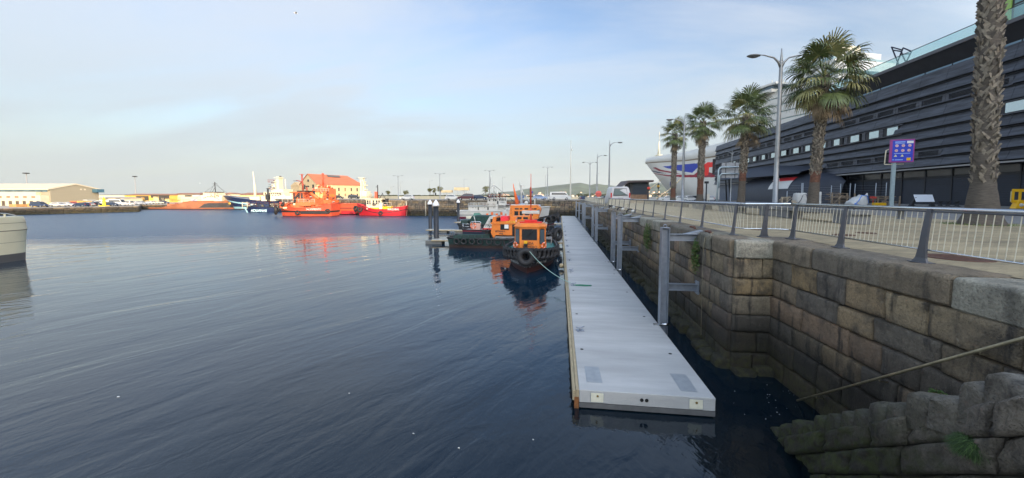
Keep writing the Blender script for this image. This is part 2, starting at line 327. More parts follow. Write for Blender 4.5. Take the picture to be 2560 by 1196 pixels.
def block(mb, tn, o, u, n_, a0, a1, z0, z1, dep, bev, nsub, amp, tint=None):
    """rough-faced stone: origin o, horizontal direction u, outward normal n_"""
    tint = tint or tint_(); st = len(mb.f); seed = random.random() * 100
    g = []; nx, nz = nsub, max(2, nsub // 2)
    xs = [0, bev] + [bev + (a1 - a0 - 2 * bev) * i / nx for i in range(1, nx)] + [a1 - a0 - bev, a1 - a0]
    zs = [0, bev] + [bev + (z1 - z0 - 2 * bev) * i / nz for i in range(1, nz)] + [z1 - z0 - bev, z1 - z0]
    W = len(xs); Hh = len(zs); vs = []
    for j, zz in enumerate(zs):
        for i, xx in enumerate(xs):
            edge = (i in (0, W - 1)) or (j in (0, Hh - 1))
            d = dep - (bev * 1.1 if edge else 0)
            p = o + u * (a0 + xx) + Vector((0, 0, z0 + zz))
            nn = noise.noise(Vector((p.x * 2.1 + seed, p.y * 2.1, p.z * 2.1))) * amp + (noise.noise(Vector((p.x * 8, p.y * 8 + seed, p.z * 8))) * amp * 0.45 if nsub > 5 else 0)
            if edge: p = p + u * noise.noise(Vector((p.z * 3, p.y * 3 + seed, 0))) * amp * 0.5
            vs.append(p + n_ * (d + nn))
    fs = [(j * W + i, j * W + i + 1, (j + 1) * W + i + 1, (j + 1) * W + i) for j in range(Hh - 1) for i in range(W - 1)]
    # returns to the back
    ring = [i for i in range(W)] + [j * W + W - 1 for j in range(1, Hh)] + [(Hh - 1) * W + i for i in range(W - 2, -1, -1)] + [j * W for j in range(Hh - 2, 0, -1)]
    b0 = len(vs); vs += [vs[k] - n_ * (dep * 0.9 + 0.1) for k in ring]
    fs += [(ring[k], b0 + k, b0 + (k + 1) % len(ring), ring[(k + 1) % len(ring)]) for k in range(len(ring))]
    if n_.cross(u).z < 0: pass
    mb.add(vs, fs, 0, True); tn += [tint] * (len(mb.f) - st)
def masonry(mb, tn, A, B, z0, z1, rows, lmin, lmax, near=True, amp=0.03, dep=0.12):
    A = Vector((*A, 0)); B = Vector((*B, 0)); Ln = (B - A).length; u = (B - A).normalized(); n_ = Vector((u.y, -u.x, 0))
    if isinstance(rows, int): rows = [z0 + (z1 - z0) * i / rows for i in range(rows + 1)]
    for r_ in range(len(rows) - 1):
        a = -random.uniform(0, 0.3)
        while a < Ln:
            l = random.uniform(lmin, lmax); a1 = min(a + l, Ln + 0.05)
            if Ln - a1 < 0.35: a1 = Ln
            p = A + u * max(a, 0); dist = (p - Vector((0, 0, 0))).length
            ns = 11 if dist < 14 else (4 if dist < 28 else 2)
            if not near: ns = 2
            block(mb, tn, A, u, n_, max(a, 0) + 0.008, a1 - 0.008, rows[r_] + 0.006 + random.uniform(0, 0.03), rows[r_ + 1] - 0.006 - random.uniform(0, 0.03), dep + random.uniform(-0.02, 0.025), 0.03, ns, amp)
            a = a1
            if a >= Ln - 1e-6: break
def coping(mb, tn, A, B, zt, th, over, back, lmin, lmax, inset=0.0):
    """rounded coping stones running A->B, outward normal to the right of the walk"""
    A = Vector((*A, 0)); B = Vector((*B, 0)); Ln = (B - A).length; u = (B - A).normalized(); n_ = Vector((u.y, -u.x, 0)); a = 0.0
    while a < Ln - 0.02:
        l = random.uniform(lmin, lmax); a1 = min(a + l, Ln)
        if Ln - a1 < 0.4: a1 = Ln
        tnt = tint_(random.choice([(0.27, 0.25, 0.19), (0.20, 0.17, 0.13), (0.32, 0.24, 0.14), (0.15, 0.135, 0.11), (0.38, 0.36, 0.29), (0.24, 0.19, 0.13)]))
        o_ = over + random.uniform(-0.035, 0.035); zt_ = zt + random.uniform(-0.012, 0.012); rr = random.uniform(0.09, 0.16); th_ = th + random.uniform(-0.03, 0.03)
        prof = [(-back, zt_ - 0.02), (-back * 0.5, zt_), (o_ - rr, zt_)]
        prof += [(o_ - rr + rr * math.sin(k * math.pi / 10), zt_ - rr + rr * math.cos(k * math.pi / 10)) for k in range(1, 5)]
        prof += [(o_, zt_ - rr), (o_ + 0.01, zt_ - th_ * 0.5), (o_, zt_ - th_ + 0.04), (o_ - 0.04, zt_ - th_), (-0.1, zt_ - th_)]
        nst = max(3, int((a1 - a) / 0.1)) if (A + u * a).length < 25 else 2; n = len(prof); vs = []; st = len(mb.f); sd_ = random.random() * 50
        for i in range(nst + 1):
            tt = i / nst; aa = a + 0.008 + (a1 - a - 0.016) * tt; pin = 0.034 if i in (0, nst) else 0
            for (q, z) in prof:
                am = 0.014 if q > 0 else 0.004
                k = noise.noise(Vector((aa * 2.5 + sd_, q * 4, z * 4)))
                p = A + u * aa + n_ * (q - (pin if q > 0 else 0) + k * am) + Vector((0, 0, z + k * am * 0.6 - (pin * 0.5 if z > zt - 0.1 else 0)))
                vs.append(p)
        fs = [(i * n + j, i * n + j + 1, (i + 1) * n + j + 1, (i + 1) * n + j) for i in range(nst) for j in range(n - 1)]
        fs += [tuple(range(n - 1, -1, -1)), tuple(nst * n + j for j in range(n))]
        mb.add(vs, fs, 0, False); tn += [tnt] * (len(mb.f) - st); a = a1
# main quay wall: near stretch, return, far stretch.  walk so that the outward normal is on the right
WN0 = (7.15, -6.0); WN1 = (6.62, 12.35); WC = (5.42, 12.35); WF = (5.42, 100.0)
rows_ = [-0.7, -0.05, 0.6, 1.25, 1.8, 2.42, 2.95, 3.6]
def wall_thing(label, segs, cat='wall', zt=Q):
    t = thing('quay_wall', label, cat, (0, 0, 0))
    mbw = MB(); tw = []; mbc = MB(); tc_ = []; mbf = MB(); tf = []
    for A, B, near, ft in segs:
        masonry(mbw, tw, A, B, -0.7, zt - 0.55, rows_ if zt == Q else 8, 0.7, 1.6, near, 0.045)
        coping(mbc, tc_, A, B, zt, 0.56, 0.16, 1.05, 1.2, 2.1)
        if ft:
            Av = Vector((*A, 0)); Bv = Vector((*B, 0)); u = (Bv - Av).normalized(); n_ = Vector((u.y, -u.x, 0)); a = 0; Ln = (Bv - Av).length
            while a < Ln - 0.3:
                l = random.uniform(0.5, 1.1); block(mbf, tf, Av, u, n_, a, min(a + l, Ln), -0.8, random.uniform(0.10, 0.42), random.uniform(0.35, 0.62), 0.10, 4 if a < 60 else 2, 0.10, tint_((0.06, 0.055, 0.022))); a += l
        Av = Vector((*A, 0)); Bv = Vector((*B, 0)); u = (Bv - Av).normalized(); n_ = Vector((u.y, -u.x, 0)); k = len(mbw.f)
        mbw.quad(Av - Vector((0, 0, 1)), Bv - Vector((0, 0, 1)), Bv + Vector((0, 0, zt - 0.05)), Av + Vector((0, 0, zt - 0.05))); tw.append((0.05, 0.045, 0.04, 1))
    mbw.build('masonry', STONE, t, tw); mbc.build('coping', COPE, t, tc_)
    if mbf.f: mbf.build('footing', STONE, t, tf)
    return t
# walking with water on the right: far -> near has normal (u.y,-u.x); u=(0,-1) -> n=(-1,0)
wall_thing('long stone quay wall in brown and grey granite blocks, dark and weedy at the waterline, beside the pontoon', [(WF, WC, True, True), ((WC[0], WC[1]), (WN1[0], WN1[1]), True, True), (WN1, WN0, True, False)])
mb = MB(); mb.bbox(6.55, 7.75, 12.2, 13.5, Q - 0.5, Q - 0.003, 0.02); mb.build('corner_paving_stone', COPE, bpy.data.objects['quay_wall'], [(0.24, 0.20, 0.15, 1)] * len(mb.f))
# corner stones where the wall steps back
PIERZ = 4.45
# ---------------------------------------------------------------- quay paving
def paving_mat(name, col, col2, sc, joint, var=0.18):
    m = bpy.data.materials.new(name); m.use_nodes = True; t = m.node_tree; b = t.nodes['Principled BSDF']; b.inputs['Roughness'].default_value = 0.8
    g = t.nodes.new('ShaderNodeNewGeometry'); mpn = t.nodes.new('ShaderNodeMapping'); mpn.inputs['Rotation'].default_value = (0, 0, R(1.7)); t.links.new(g.outputs['Position'], mpn.inputs[0])
    br = t.nodes.new('ShaderNodeTexBrick'); br.inputs['Scale'].default_value = sc; br.inputs['Color1'].default_value = (*col, 1); br.inputs['Color2'].default_value = (*col2, 1); br.inputs['Mortar'].default_value = (*joint, 1); br.inputs['Mortar Size'].default_value = 0.012
    t.links.new(mpn.outputs[0], br.inputs[0])
    n = t.nodes.new('ShaderNodeTexNoise'); n.inputs['Scale'].default_value = 0.35; n.inputs['Detail'].default_value = 9; n.inputs['Roughness'].default_value = 0.7; 
    mp2 = t.nodes.new('ShaderNodeMapping'); mp2.inputs['Scale'].default_value = (1.0, 2.0, 1); t.links.new(g.outputs['Position'], mp2.inputs[0]); t.links.new(mp2.outputs[0], n.inputs[0])
    mr = t.nodes.new('ShaderNodeMapRange'); mr.inputs[1].default_value = 0.3; mr.inputs[2].default_value = 0.72; mr.inputs[3].default_value = 1 + var; mr.inputs[4].default_value = 1 - var * 1.8; t.links.new(n.outputs[0], mr.inputs[0])
    vm = t.nodes.new('ShaderNodeVectorMath'); vm.operation = 'SCALE'; t.links.new(br.outputs[0], vm.inputs[0]); t.links.new(mr.outputs[0], vm.inputs['Scale'])
    t.links.new(vm.outputs[0], b.inputs['Base Color']); return m
SAND = paving_mat('sandy_paving', (0.37, 0.30, 0.18), (0.30, 0.243, 0.145), 1.6, (0.11, 0.09, 0.06), 0.3)
GREYP = paving_mat('grey_paving', (0.20, 0.195, 0.19), (0.175, 0.17, 0.17), 0.8, (0.09, 0.09, 0.09))
ROAD = paving_mat('road_surface', (0.16, 0.155, 0.15), (0.15, 0.145, 0.14), 0.15, (0.15, 0.145, 0.14))
LIT = paving_mat('pale_concrete_paving', (0.34, 0.31, 0.26), (0.32, 0.29, 0.25), 0.3, (0.2, 0.18, 0.15))
g1 = MB()
def poly(mb, pts, z, m=0): mb.add([(x, y, z) for x, y in pts], [tuple(range(len(pts)))], m)
poly(g1, [(7.9, -60), (900, -60), (900, 700), (-700, 700), (-700, 330), (6.3, 150), (6.3, 13.2), (7.6, 13.2)], Q - 0.012)
struct(g1.build('quay_ground', GREYP))
g1 = MB(); poly(g1, [(7.75, -20), (21.2, -20), (24.5, 96), (6.35, 96), (6.35, 13.0), (7.55, 13.0)], Q - 0.006); struct(g1.build('promenade_paving', SAND))
# drain covers set in the paving
IRON = M('cast_iron_brown', (0.10, 0.05, 0.035), 0.7, 0.3, 0.3, 8)
for k, (px, py, r_) in enumerate([(2392, 645, 0.55), (2110, 588, 0.32), (2165, 583, 0.3), (1895, 574, 0.3)]):
    p = at(px, py, Q); mb = MB(); mb.lathe([(0.001, 0.008), (r_ * 0.9, 0.008), (r_ * 0.92, 0.014), (r_, 0.014), (r_, -0.02)], (0, 0, 0), 24)
    for i in range(-3, 4): mb.box(-r_ * 0.6, r_ * 0.6, i * r_ * 0.2 - 0.012, i * r_ * 0.2 + 0.012, 0.008, 0.014)
    o = mb.build('drain_cover', IRON); o.location = (p.x, p.y, Q); tag(o, ['large rusty round drain cover just behind the nearest railing', 'small round drain cover in sandy paving in front of the benches', 'small dark drain cover right of the nearest bench end', 'small drain cover beside the quay corner railing'][k], 'drain cover', 'drain covers in the promenade')
# ---------------------------------------------------------------- stairs down to the water
t = thing('stone_staircase', 'worn granite stairs with rounded mossy steps running down into the water, bottom right', 'stairs', (0, 0, 0))
SX = 5.02
def zst(y): return 0.775 * (9.15 - y)
mb = MB(); tn = []; y = 9.75; 
while y > 3.2:
    run = random.uniform(0.25, 0.46); z = random.uniform(-0.05, 0.05) + min(max(zst(y - run * 0.5), -0.25), Q - 0.25)
    tnt = tint_(random.choice([(0.17, 0.155, 0.13), (0.15, 0.135, 0.11), (0.21, 0.19, 0.16)])); st = len(mb.f); sdd = random.random() * 60
    rr = run * 0.52; prof = []
    for k in range(9):
        a = math.pi * k / 8; prof.append((y - run / 2 + math.cos(a) * (run / 2 + 0.02), z - 0.13 + math.sin(a) ** 0.7 * 0.16 + random.uniform(-0.01, 0.01)))
    prof = [(y + 0.03, z - 0.6)] + prof + [(y - run - 0.03, z - 0.5)]; n = len(prof); vs = []; xs = [SX - 0.05, SX - 0.02, SX + 0.1, SX + 0.5, SX + 1.0, 6.95]
    for i, x in enumerate(xs):
        sh = [0.74, 0.92, 1, 1, 1, 1][i]; cy = y - run / 2; cz = z - 0.25
        for (a, b) in prof:
            k = noise.noise(Vector((x * 1.7 + sdd, a * 5, b * 5))) * 2.2
            vs.append((x + k * 0.03 * (i == 0), cy + (a - cy) * sh + k * 0.02, cz + (b - cz) * sh + k * 0.025))
    fs = [(i * n + j, (i + 1) * n + j, (i + 1) * n + j + 1, i * n + j + 1) for i in range(len(xs) - 1) for j in range(n - 1)] + [tuple(range(n))]
    mb.add(vs, fs, 0, True); tn += [tnt] * (len(mb.f) - st); y -= run
mb.build('step', MOSSY, t, tn)
mb = MB(); tn = []
A = Vector((SX, 10.2, 0)); u = Vector((0, -1, 0)); n_ = Vector((-1, 0, 0))
# side wall courses laid roughly parallel to the slope
for c in range(9):
    a = 0.0
    while a < 9.5:
        l = random.uniform(0.6, 1.25); yc = 10.2 - a - l / 2; top = zst(yc) - 0.22 - c * 0.44
        if top > -0.9:
            tnt = tint_(random.choice([(0.17, 0.155, 0.13), (0.14, 0.13, 0.10), (0.22, 0.19, 0.155), (0.19, 0.165, 0.14)]))
            st = len(mb.v); block(mb, tn, A, u, n_, a + 0.01, a + l - 0.01, top - 0.43, top, 0.10 + random.uniform(-0.03, 0.03), 0.05, 11, 0.11, tnt)
            for k in range(st, len(mb.v)):        # shear along the flight
                v = mb.v[k]; zz = v[2] + 0.775 * (yc - v[1]); zz = min(zz, Q - 0.2); mb.v[k] = (v[0], v[1], zz)
        a += l
mb.build('side_wall', MOSSY, t, tn)
mb = MB(); mb.add([(SX + 0.02, 10.3, -1), (SX + 0.02, -4, -1), (SX + 0.02, -4, Q - 0.3), (SX + 0.02, 3.9, Q - 0.3), (SX + 0.02, 9.4, -0.45)], [(0, 1, 2, 3, 4)]); mb.build('core', M('dark_core', (0.03, 0.028, 0.022), 0.9), t)
# handrail fixed to the wall above the stairs
RAILM = M('weathered_handrail', (0.30, 0.26, 0.17), 0.45, 0.6, 0.25, 6)
t = thing('handrail', 'thin bronze coloured handrail sloping down the wall above the stairs', 'handrail', (6.6, 9.0, 1.5))
mb = MB(); a_ = Vector((6.36, 10.55, 0.03)); b_ = Vector((6.60, 5.0, 4.30)); mb.tube([a_ - Vector((6.6, 9, 1.5)), (a_ + b_) / 2 - Vector((6.6, 9, 1.505)), b_ - Vector((6.6, 9, 1.5))], 0.026, 10); mb.build('rail', RAILM, t)
for k in (0.12, 0.42, 0.72):
    p = a_.lerp(b_, k) - Vector((6.6, 9, 1.5)); mb = MB(); mb.tube([p, p + Vector((0.0, 0, -0.07)), p + Vector((0.16, 0, -0.08))], 0.012, 6); mb.build('bracket', RAILM, t)
# ---------------------------------------------------------------- pontoon
CONC = M('pontoon_concrete', (0.395, 0.395, 0.385), 0.75, 0, 0.16, 1.1, 0.3, 45, stretch=(0.25, 1.5, 1), dirt=(0.29, 0.29, 0.285), dirtamt=0.7)
CONCD = M('pontoon_side_concrete', (0.3, 0.3, 0.31), 0.75, 0, 0.1, 2.5, 0.1, 20)
TIMB = M('weathered_timber', (0.33, 0.27, 0.17), 0.8, 0, 0.25, 5, 0.2, 30, stretch=(6, 0.6, 6))
ALGA = M('green_algae', (0.07, 0.075, 0.02), 0.8, 0, 0.5, 9, 0.3, 20)
DARK = M('black_rubber', (0.018, 0.018, 0.02), 0.65, 0, 0.3, 6, 0.15, 30)
GALV = M('galvanised_steel', (0.26, 0.29, 0.34), 0.42, 0.55, 0.16, 4, 0.03, 40, dirt=(0.22, 0.24, 0.27), dirtamt=0.6)
STEEL = M('stainless_steel', (0.66, 0.68, 0.70), 0.18, 1.0)
ZINC = M('zinc_plate', (0.31, 0.33, 0.345), 0.45, 0.3, 0.1, 6)
PX0, PX1, PY0, PY1, PT = 0.54, 3.88, 9.5, 96.0, 0.5
t = thing('floating_pontoon', 'long pale concrete pontoon walkway floating along the stone quay wall', 'pontoon', (PX0, PY0, 0))
LW = PX1 - PX0; segs = [(0, 18.4), (18.415, 37.5), (37.53, 60.5), (60.52, 86.5)]
for a, b in segs:
    mb = MB(); mb.bbox(0, LW, a, b, 0.16, PT, 0.018); mb.build('deck', CONC, t)
    mb = MB(); mb.box(0.05, LW - 0.05, a + 0.05, b - 0.02, -0.5, 0.16); mb.build('float', M('float_black', (0.02, 0.02, 0.022), 0.7, 0, 0.3, 4), t)
    mb = MB(); mb.box(0.03, LW - 0.03, a + 0.03, b - 0.01, 0.02, 0.06); mb.build('algae_line', ALGA, t)
    mb = MB(); mb.bbox(-0.17, -0.09, a, b, 0.20, 0.47, 0.01); mb.bbox(-0.085, -0.004, a, b, 0.22, 0.495, 0.01); mb.build('timber_rubbing_strip', TIMB, t)
mb = MB(); mb.box(-0.12, -0.006, -0.012, 0.1, -0.1, 0.30); mb.build('rusty_bracket', M('rusty_steel', (0.22, 0.09, 0.03), 0.8, 0.2, 0.4, 10), t)
mb = MB(); mb.box(0.004, LW - 0.004, -0.006, 0.004, 0.03, 0.158); mb.build('end_panel', M('dark_end', (0.10, 0.10, 0.10), 0.8, 0, 0.2, 4), t)
WHP = M('cream_plastic', (0.62, 0.60, 0.48), 0.5, 0, 0.1, 9)
for x in (0.30, LW - 0.62):
    mb = MB(); mb.box(x, x + 0.32, -0.010, 0.01, 0.20, 0.44); mb.build('coupling_plate', WHP, t)
    mb = MB(); mb.box(x - 0.015, x + 0.335, -0.006, 0.01, 0.185, 0.455); mb.build('plate_frame', ZINC, t)
    mb = MB(); mb.tube([(x + 0.17, -0.02, 0.36), (x + 0.17, 0, 0.36)], 0.03, 10); mb.build('bolt', M('brass_bolt', (0.25, 0.17, 0.05), 0.5, 0.4), t)
for x in (1.57, 1.69):
    mb = MB(); mb.tube([(x, -0.014, 0.33), (x, 0.0, 0.33)], 0.045, 12); mb.build('hole', M('hole_black', (0.01, 0.01, 0.01), 0.9), t)
for x, y in ((0.22, 0.42), (LW - 0.75, 0.25)):
    mb = MB(); mb.box(x, x + 0.42, y, y + 0.95, PT, PT + 0.004); mb.box(x + 0.02, x + 0.40, y + 0.02, y + 0.93, PT + 0.004, PT + 0.007); mb.build('hatch_cover', ZINC, t)
HOLE = MATS['hole_black']
for y in [2.6, 6.3, 10.3, 14.9, 19.4, 24, 29, 36, 43, 50]:
    for x in (0.22, LW - 0.35):
        mb = MB(); mb.lathe([(0.001, PT + 0.003), (0.055, PT + 0.003), (0.055, PT - 0.02)], (x, y, 0), 12); mb.build('socket', HOLE, t)
for x, y, w_, d_ in ((0.25, 14.2, 0.5, 0.16), (1.2, 16.7, 0.9, 0.22), (LW - 0.8, 22.5, 0.4, 0.2), (0.35, 22.6, 0.5, 0.15), (LW - 0.8, 24.6, 0.45, 0.2)):
    mb = MB(); mb.box(x, x + w_, y, y + d_, PT, PT + 0.003); mb.build('cable_cover', M('cover_grey', (0.38, 0.38, 0.39), 0.7), t)
# mooring cleats along the water edge
def cleat_mesh(root):
    mb = MB(); mb.bbox(-0.14, 0.14, -0.12, 0.12, 0, 0.02, 0.006)
    for a in (-0.1, 0.1):
        for b in (-0.08, 0.08): mb.lathe([(0.015, 0), (0.015, 0.04), (0.001, 0.045)], (a, b, 0), 8)
    mb.build('base_plate', GALV, root)
    mb = MB(); mb.tube([(-0.0, 0, 0.01), (0, 0, 0.12)], [0.035, 0.028], 8); mb.tube([(-0.16, 0.02, 0.15), (-0.06, 0, 0.12), (0.06, 0, 0.12), (0.16, -0.02, 0.15)], [0.018, 0.028, 0.028, 0.018], 8); mb.build('horn', GALV, root)
c0 = thing('mooring_cleat', 'nearest galvanised mooring cleat on the pontoon edge', 'cleat', (PX0 + 0.25, PY0 + 4.3, PT + 0.001), 0.4, 'mooring cleats on the pontoon'); cleat_mesh(c0)
cl_lab = ['mooring cleat with the green rope coiled beside it', 'mooring cleat on the pontoon just past the coiled rope', 'mooring cleat beside the bow of the black tyre-clad launch', 'mooring cleat beside the cabin of the orange launch', 'mooring cleat near the stern of the orange launch', 'cleat at the root of the nearest finger pontoon', 'cleat between the two nearer finger pontoons', 'cleat at the root of the second finger pontoon', 'cleat beside the bow of the tall orange work boat', 'farthest mooring cleat on the pontoon edge']
for k, y in enumerate([11.4, 15.4, 19.5, 23.8, 27.8, 32.5, 38, 43.5, 51, 62]): dup(c0, (PX0 + 0.25, PY0 + y, PT + 0.001), random.uniform(0, 1), cl_lab[k])
# green rope coil on the deck
ROPEG = M('green_rope', (0.03, 0.17, 0.10), 0.85, 0, 0.2, 30); mb = MB(); pts = []
for k in range(150):
    a = k * 0.33; rx = 0.38 + 0.05 * math.sin(k * 0.7); pts.append((0.25 + math.cos(a) * rx + k * 0.002, math.sin(a) * 0.10 + 0.03 * math.sin(k * 0.21), 0.014 + 0.03 * (k / 150) + 0.008 * math.sin(k)))
for k in range(34): a = k * 0.5; pts.append((0.72 + 0.1 * math.cos(a) + k * 0.004, 0.05 * math.sin(a), 0.03 + 0.02 * math.sin(k)))
mb.tube(pts, 0.013, 6); o = mb.build('rope_coil', ROPEG); o.location = (PX0 + 0.35, PY0 + 11.4, PT); tag(o, 'green rope coiled in a long loop on the pale pontoon deck', 'rope')
# ---------------------------------------------------------------- steel guide posts
def ibeam(mb, x, y, z0, z1, w_=0.30, d_=0.30, tf=0.022, tw=0.016):
    mb.box(x - w_ / 2, x + w_ / 2, y - d_ / 2, y - d_ / 2 + tf, z0, z1); mb.box(x - w_ / 2, x + w_ / 2, y + d_ / 2 - tf, y + d_ / 2, z0, z1); mb.box(x - tw / 2, x + tw / 2, y - d_ / 2 + tf, y + d_ / 2 - tf, z0, z1)
def ibeam_x(mb, x0, x1, y, z, h=0.26, b=0.2, tf=0.02, tw=0.015):
    mb.box(x0, x1, y - b / 2, y + b / 2, z - h / 2, z - h / 2 + tf); mb.box(x0, x1, y - b / 2, y + b / 2, z + h / 2 - tf, z + h / 2); mb.box(x0, x1, y - tw / 2, y + tw / 2, z - h / 2 + tf, z + h / 2 - tf)
def guide_post(root, reach):
    mb = MB()   # web faces the water: channels open towards the viewer
    mb.box(-0.15, -0.128, -0.15, 0.15, -0.8, 4.28); mb.box(0.128, 0.15, -0.15, 0.15, -0.8, 4.28); mb.box(-0.128, 0.128, -0.01, 0.01, -0.8, 4.26); mb.box(-0.155, 0.155, -0.155, 0.155, 4.28, 4.30); mb.build('post', GALV, root)
    mb = MB(); mb.torus((0, 0, 4.35), 0.06, 0.014, 'y', 14, 6); mb.build('lifting_eye', GALV, root)
    for z, dz in ((3.92, 0.09), (1.98, 0)):
        mb = MB(); ibeam_x(mb, 0.15, reach, 0, z); 
        if dz: mb.hexa([(reach - 0.55, -0.16, z + 0.14), (reach + 0.1, -0.16, z + 0.14), (reach + 0.1, 0.16, z + 0.14), (reach - 0.55, 0.16, z + 0.14), (reach - 0.45, -0.15, z + 0.155), (reach + 0.1, -0.15, z + 0.29), (reach + 0.1, 0.15, z + 0.29), (reach - 0.45, 0.15, z + 0.155)])
        arm = mb.build('arm', GALV, root)
        mb = MB(); mb.box(reach, reach + 0.025, -0.2, 0.2, z - 0.26, z + 0.26)
        for a in (-0.14, 0.14):
            for b in (-0.2, 0.2): mb.tube([(reach - 0.035, a, z + b), (reach, a, z + b)], 0.022, 6)
        mb.build('wall_plate', GALV, arm)
    mb = MB(); mb.box(-0.42, -0.1, -0.32, -0.2, 0.50, 0.56); mb.tube([(-0.1, -0.26, 0.56), (0.2, -0.26, 0.56)], 0.05, 8); mb.tube([(-0.2, -0.3, 0.53), (-0.2, -0.05, 0.53)], 0.03, 8); mb.build('roller_guide', STEEL, root)
reach = WC[0] - 0.12 - 4.06
g0 = thing('guide_post', 'nearest tall galvanised steel guide post bolted to the quay wall beside the pontoon', 'steel post', (4.06, 15.0, 0), 0, 'steel guide posts holding the pontoon'); guide_post(g0, reach)
plab = ['second steel guide post, right one of the nearer pair', 'third steel guide post, left one of the nearer pair', 'steel guide post, right one of the middle pair', 'steel guide post, left one of the middle pair', 'steel guide post just beyond the middle pair', 'steel guide post near the far end, right of the last four', 'steel guide post second from the far end of the pontoon', 'farthest steel guide post, at the end of the pontoon by the mole']
for k, y in enumerate([25.8, 28.9, 42.0, 46.5, 61.5, 66.5, 79, 93]): dup(g0, (4.06, y, 0), 0, plab[k])
# ---------------------------------------------------------------- railing
POSTM = M('dark_grey_paint', (0.085, 0.09, 0.105), 0.5, 0.2, 0.1, 5)
BALM = M('pale_baluster', (0.62, 0.58, 0.47), 0.45, 0.2)
def rail_post(root_):
    mb = MB()     # flat tapering post leaning inland, local -x = water side
    prof = [(-0.02, 0.02, 0.16), (0.0, 0.10, 0.11), (0.02, 0.35, 0.075), (0.05, 0.7, 0.065), (0.09, 1.0, 0.055), (0.10, 1.09, 0.04)]
    vs = []
    for x, z, w2 in prof:
        for yy in (-w2, w2):
            vs += [(x - 0.02, yy, z), (x + 0.02, yy, z)]
    fs = []
    for i in range(len(prof) - 1):
        a = i * 4; b = a + 4; fs += [(a, a + 2, b + 2, b), (a + 1, b + 1, b + 3, a + 3), (a, b, b + 1, a + 1), (a + 2, a + 3, b + 3, b + 2)]
    e = len(prof) * 4 - 4; fs.append((e, e + 1, e + 3, e + 2)); mb.add(vs, fs); mb.tube([(0.02, 0, 0.55), (0.08, 0, 0.55)], 0.02, 8)
    mb.bbox(-0.12, 0.12, -0.17, 0.17, 0.0, 0.022, 0.006)
    return mb
PMB = rail_post(None)
def railing(label, pts, posts, group=None, bal=True, base=None):
    """pts: polyline (x,y) of the post feet; posts: list of (x,y,angle)"""
    o = Vector((pts[0][0], pts[0][1], Q)); t = thing('railing', label, 'railing', o, 0, group); pm = None
    for (x, y, a) in posts:
        if pm is None: ob = PMB.build('post', POSTM, t); pm = ob.data
        else: ob = bpy.data.objects.new('post', pm); SC.collection.objects.link(ob); ob.parent = t
        ob.location = (x - o.x, y - o.y, 0); ob.rotation_euler = (0, 0, a)
    def off(d):
        out = []
        n = len(pts)
        for i in range(n):
            p = Vector((*pts[i], 0)); ns = []
            if i > 0: u = (p - Vector((*pts[i - 1], 0))).normalized(); ns.append(Vector((u.y, -u.x, 0)))
            if i < n - 1: u = (Vector((*pts[i + 1], 0)) - p).normalized(); ns.append(Vector((u.y, -u.x, 0)))
            nn = sum(ns, Vector()); nn.normalize(); k = 1 / max(0.5, nn.dot(ns[0])); out.append(p + nn * d * k)
        return out
    rel = lambda ps, z: [(p.x - o.x, p.y - o.y, z) for p in ps]
    mb = MB(); mb.tube(rel(off(0.12), 1.10), 0.036, 10); mb.build('top_rail', STEEL, t)
    mb = MB(); mb.tube(rel(off(0.10), 1.045), 0.018, 6); mb.build('under_rail', POSTM, t)
    mb = MB(); mb.tube(rel(off(0.045), 0.27), 0.02, 8); mb.build('bottom_rail', STEEL, t)
    if bal:
        hi = off(0.105); lo = off(0.045); mb = MB()
        for i in range(len(pts) - 1):
            Ls = (hi[i + 1] - hi[i]).length; n = max(2, int(Ls / 0.125))
            for k in range(n):
                f_ = (k + 0.5) / n; a = hi[i].lerp(hi[i + 1], f_); b = lo[i].lerp(lo[i + 1], f_)
                dist = a.length; mb.tube([(b.x - o.x, b.y - o.y, 0.27), (a.x - o.x, a.y - o.y, 1.05)], 0.0075 if dist < 20 else 0.009, 5 if dist < 16 else 3, cap=False)
        x = mb.build('balusters', BALM, t); x['kind'] = 'stuff' if False else None
        del x['kind']
    return t
# near run (walk so the inland side is on the right: from far to near has (u.y,-u.x)=(-1,0)... so walk near -> far)
RX = 7.32
ys = [4.1, 6.3, 8.52, 10.72, 12.75]
railing('nearest stretch of silver-topped railing with dark grey posts above the stairs', [(RX, 1.9), (RX, 13.0)], [(RX, y, 0) for y in ys], 'railings along the quay')
railing('short stretch of railing turning the corner where the quay wall steps out', [(RX, 13.0), (7.15, 13.25), (6.15, 13.3), (6.02, 13.5)], [(6.75, 13.28, R(-80))], 'railings along the quay')
fy = [13.83, 16.75, 19.7, 22.5, 25.3, 28.3, 31.2]
fx = lambda y: 6.02 + (y - 13.8) * 0.004
railing('railing stretch from the quay corner along the bench promenade', [(fx(13.5), 13.5), (fx(32), 32.2)], [(fx(y), y, 0) for y in fy], 'railings along the quay')
fy = [34.1 + 2.9 * i for i in range(11)]
railing('railing stretch in front of the white van and dark kiosk', [(fx(32), 32.2), (fx(64), 64.5)], [(fx(y), y, 0) for y in fy], 'railings along the quay')
fy = [66.0 + 2.9 * i for i in range(11)]
railing('farthest stretch of railing leading to the mole', [(fx(64), 64.5), (fx(97), 97)], [(fx(y), y, 0) for y in fy], 'railings along the quay')
